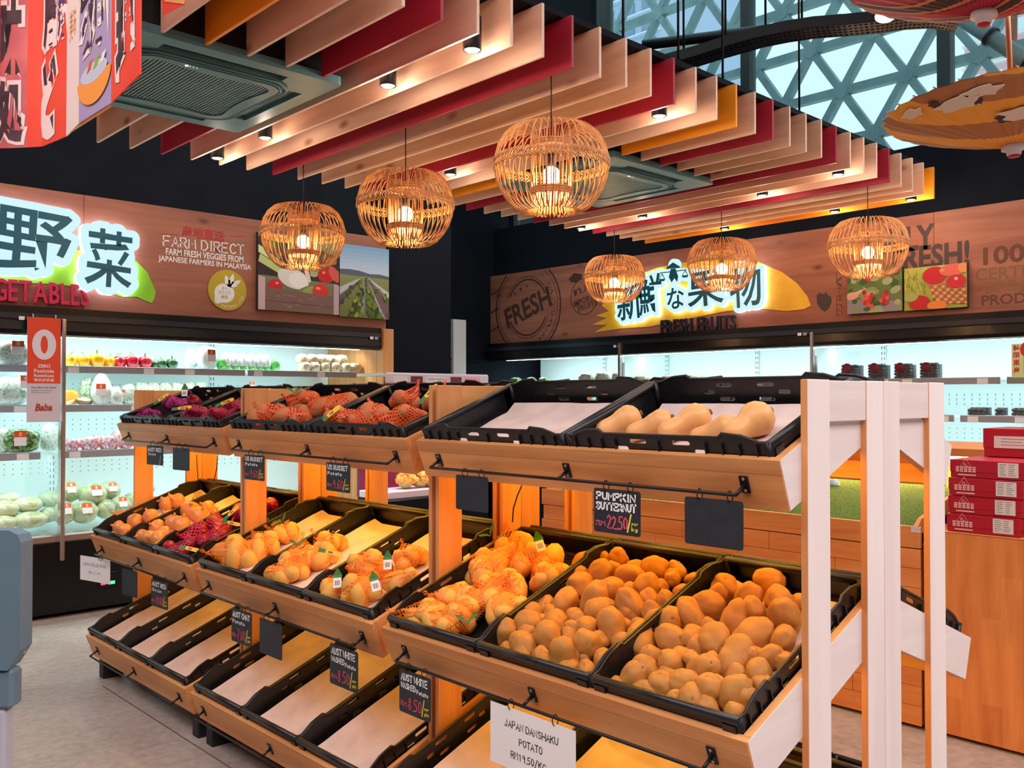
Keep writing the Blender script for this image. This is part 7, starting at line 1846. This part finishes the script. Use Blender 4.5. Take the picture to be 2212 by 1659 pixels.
# ---------------------------------------------------------------- red paper banner lantern at the top left
def lantern():
    zb = CH+.85; zt = zb+.86
    t = thing('paper_banner', 'red folded paper banner lantern with brush characters at the top left', 'banner', Vector((.95, 2.9, zb)))
    px = [(-60, 300), (0, 320), (58, 318), (90, 316), (143, 294), (170, 266), (240, 222), (302, 160)]
    q = [PZ(x, y, zb) for x, y in px]; 
    red = noisy('banner_red', rgb(236, 66, 46), rgb(244, 84, 62), 3, .6); pale = plain('banner_cream', rgb(244, 226, 220), .6); mauve = plain('banner_mauve', rgb(176, 156, 196), .6); wine = noisy('banner_wine', rgb(196, 90, 100), rgb(226, 120, 120), 5, .6)
    ink = noisy('brush_ink', rgb(52, 36, 44), rgb(84, 64, 70), 14, .6); purple = plain('brush_purple', rgb(96, 58, 110), .6)
    mats = [wine, wine, red, red, pale, mauve, red]; F = []
    for i, (a, b) in enumerate(zip(q, q[1:])):
        d = (b-a); d.z = 0; w = d.length; ex = d.normalized(); n = ex.cross(Vector((0, 0, 1))); 
        if n.dot(CAMP-a) < 0: n = -n
        up = [a, b, b+Vector((0, 0, zt-zb)), a+Vector((0, 0, zt-zb))]
        MB().prism(up, -n*.004).build('paper_panel', mats[i], t); F.append((frame(a+n*.0012, ex, Vector((0, 0, 1)), n if True else n), w))
    def glyph(i, body, u, z, w, h, rim, m=ink, off=.055):
        T, W = F[i]
        if T.to_3x3().determinant() < 0: pass
        T2 = T@Matrix.Translation((u*W, z, 0)); vs, fs = text_mesh(body, offset=off, res=2)
        if rim:
            vs2, fs2 = text_mesh(body, offset=off+.055, res=2); mb = MB(); fit(mb, T2@Matrix.Translation((0, 0, .0004)), vs2, fs2, w+.035, h+.035); mb.build('brush_outline', pale, t)
        mb = MB(); fit(mb, T2@Matrix.Translation((0, 0, .0010)), vs, fs, w, h); mb.build('brush_character', m, t)
    def fit(mb, T, vs, fs, w, h):
        x0, x1 = min(v.x for v in vs), max(v.x for v in vs); y0, y1 = min(v.y for v in vs), max(v.y for v in vs)
        mb.add([T@Vector(((v.x-(x0+x1)/2)*w/(x1-x0), (v.y-(y0+y1)/2)*h/(y1-y0), 0)) for v in vs], fs)
    W = lambda i: F[i][1]
    glyph(1, '味', .35, .38, W(1)*1.0, .26, True); glyph(1, '処', .35, .12, W(1)*1.0, .22, True)
    glyph(3, '居', .32, .42, W(3)*.5, .20, True); glyph(3, '酒', .80, .40, W(3)*.30, .13, True, purple); glyph(3, 'ど', .32, .16, W(3)*.55, .26, True)
    glyph(4, '美味', .5, .34, W(4)*.5, .10, False, plain('amber_print', rgb(236, 176, 110), .6), .0)
    glyph(5, '麺', .45, .33, W(5)*.85, .26, True); glyph(6, '料', .52, .40, W(6)*.62, .18, True); glyph(6, '理', .50, .17, W(6)*.62, .24, True)
    # noodle bowl print on the mauve panel
    T, w = F[5]; b = [T@Vector((w*(.5+.52*cos(a)), .115+.085*sin(a), .0016)) for a in [pi+pi*k/14 for k in range(15)]]
    MB().prism(b, (T.to_3x3()@Vector((0, 0, 1)))*.0008).build('bowl_print', plain('bowl_orange', rgb(250, 160, 70), .6), t)
    MB().prism([T@Vector((w*(.5+.42*cos(2*pi*k/14)), .125+.030*sin(2*pi*k/14), .0020)) for k in range(14)], (T.to_3x3()@Vector((0, 0, 1)))*.0006).build('soup_print', plain('soup_blue', rgb(200, 206, 220), .6), t)
    for k in range(3): MB().prism([T@Vector((w*(.3+.2*k)+dx, .13+dz, .0028)) for dx, dz in ((0, 0), (.03, .006), (.05, .035), (.02, .03))], (T.to_3x3()@Vector((0, 0, 1)))*.0005).build('topping_print', plain('topping_%d' % k, [rgb(226, 90, 70), rgb(150, 180, 60), rgb(240, 236, 230)][k], .6), t)
    for i in (1, 4, 6):
        a = F[i][0].translation; MB().tube([a+Vector((0, 0, zt-zb)), Vector((a.x, a.y, 4.2))], .003, 6).build('hanging_cord', M_cord, t)
lantern()
p = PZ(372, 30, CH+1.12); _t = thing('paper_pennant', 'small red and yellow paper tip hanging beside the banner at the top', 'pennant', p)
q = [PP(x, y, p, -_fw) for x, y in ((352, 32), (400, 8), (412, -60), (346, -60))]; MB().prism(q, _fw*.004).build('red_paper', plain('pennant_red', rgb(244, 100, 80), .6), _t)
q = [PP(x, y, p-_fw*.002, -_fw) for x, y in ((356, 4), (398, 9), (412, -60), (352, -60))]; MB().prism(q, -_fw*.001).build('yellow_band', plain('pennant_yellow', rgb(250, 206, 130), .6), _t)
MB().tube([PP(380, -60, p, -_fw), PP(380, -60, p, -_fw)+Vector((0, 0, .3))], .003, 6).build('cord', M_cord, _t)
# tall fruit poster at the right edge of the fruit fridge
_t = thing('fruit_poster', 'narrow pale-green fruit poster with red characters at the right edge', 'poster', PX(2200, 780, 6.42)); T, w, h = boxR(2185, 742, 2262, 815, 6.42, .0)
MB().box((-w/2, -h/2, 0), (w/2, h/2, .003), T).build('sheet', noisy('poster_green', rgb(206, 216, 170), rgb(190, 204, 130), 4, .5), _t)
mb = MB()
for k, ch in enumerate('韓国果産'): put_text(mb, T@Matrix.Translation((-w*.36, h*(.38-.22*k), .0036)), ch, h*.18, offset=.03)
mb.build('print', M_redpr, _t)
mb = MB()
for k in range(6): mb.box((-w*.16, h*(.05-.08*k), .0032), (w*.3, h*(.08-.08*k), .0036), T)
stuff(mb.build('print_lines', plain('poster_ink', rgb(40, 70, 50), .6), _t)); MB().prism([T@Vector((-w*.02+.05*cos(2*pi*k/12), h*.33+.05*sin(2*pi*k/12)*1.1, .0032)) for k in range(12)], T.to_3x3()@Vector((0, 0, .0004))).build('strawberry_print', plain('berry_red', rgb(190, 40, 50), .5), _t)

# thin cables stapled to the middle posts
for k, pts in enumerate((((1128, 1046), (1118, 1070), (1109, 1098), (1107, 1128)), ((425, 982), (426, 1010), (428, 1036)), ((470, 985), (468, 1012), (462, 1040)))):
    q = [PX(x, y, 2.062) for x, y in pts]
    o = MB().tube(q, .0025, 6).build('lamp_cable', M_cord); tag(o, 'thin black lamp cable on the post, %s' % ['under the nearest top shelf', 'left of the two in the far bay', 'right of the two in the far bay'][k], 'cable')
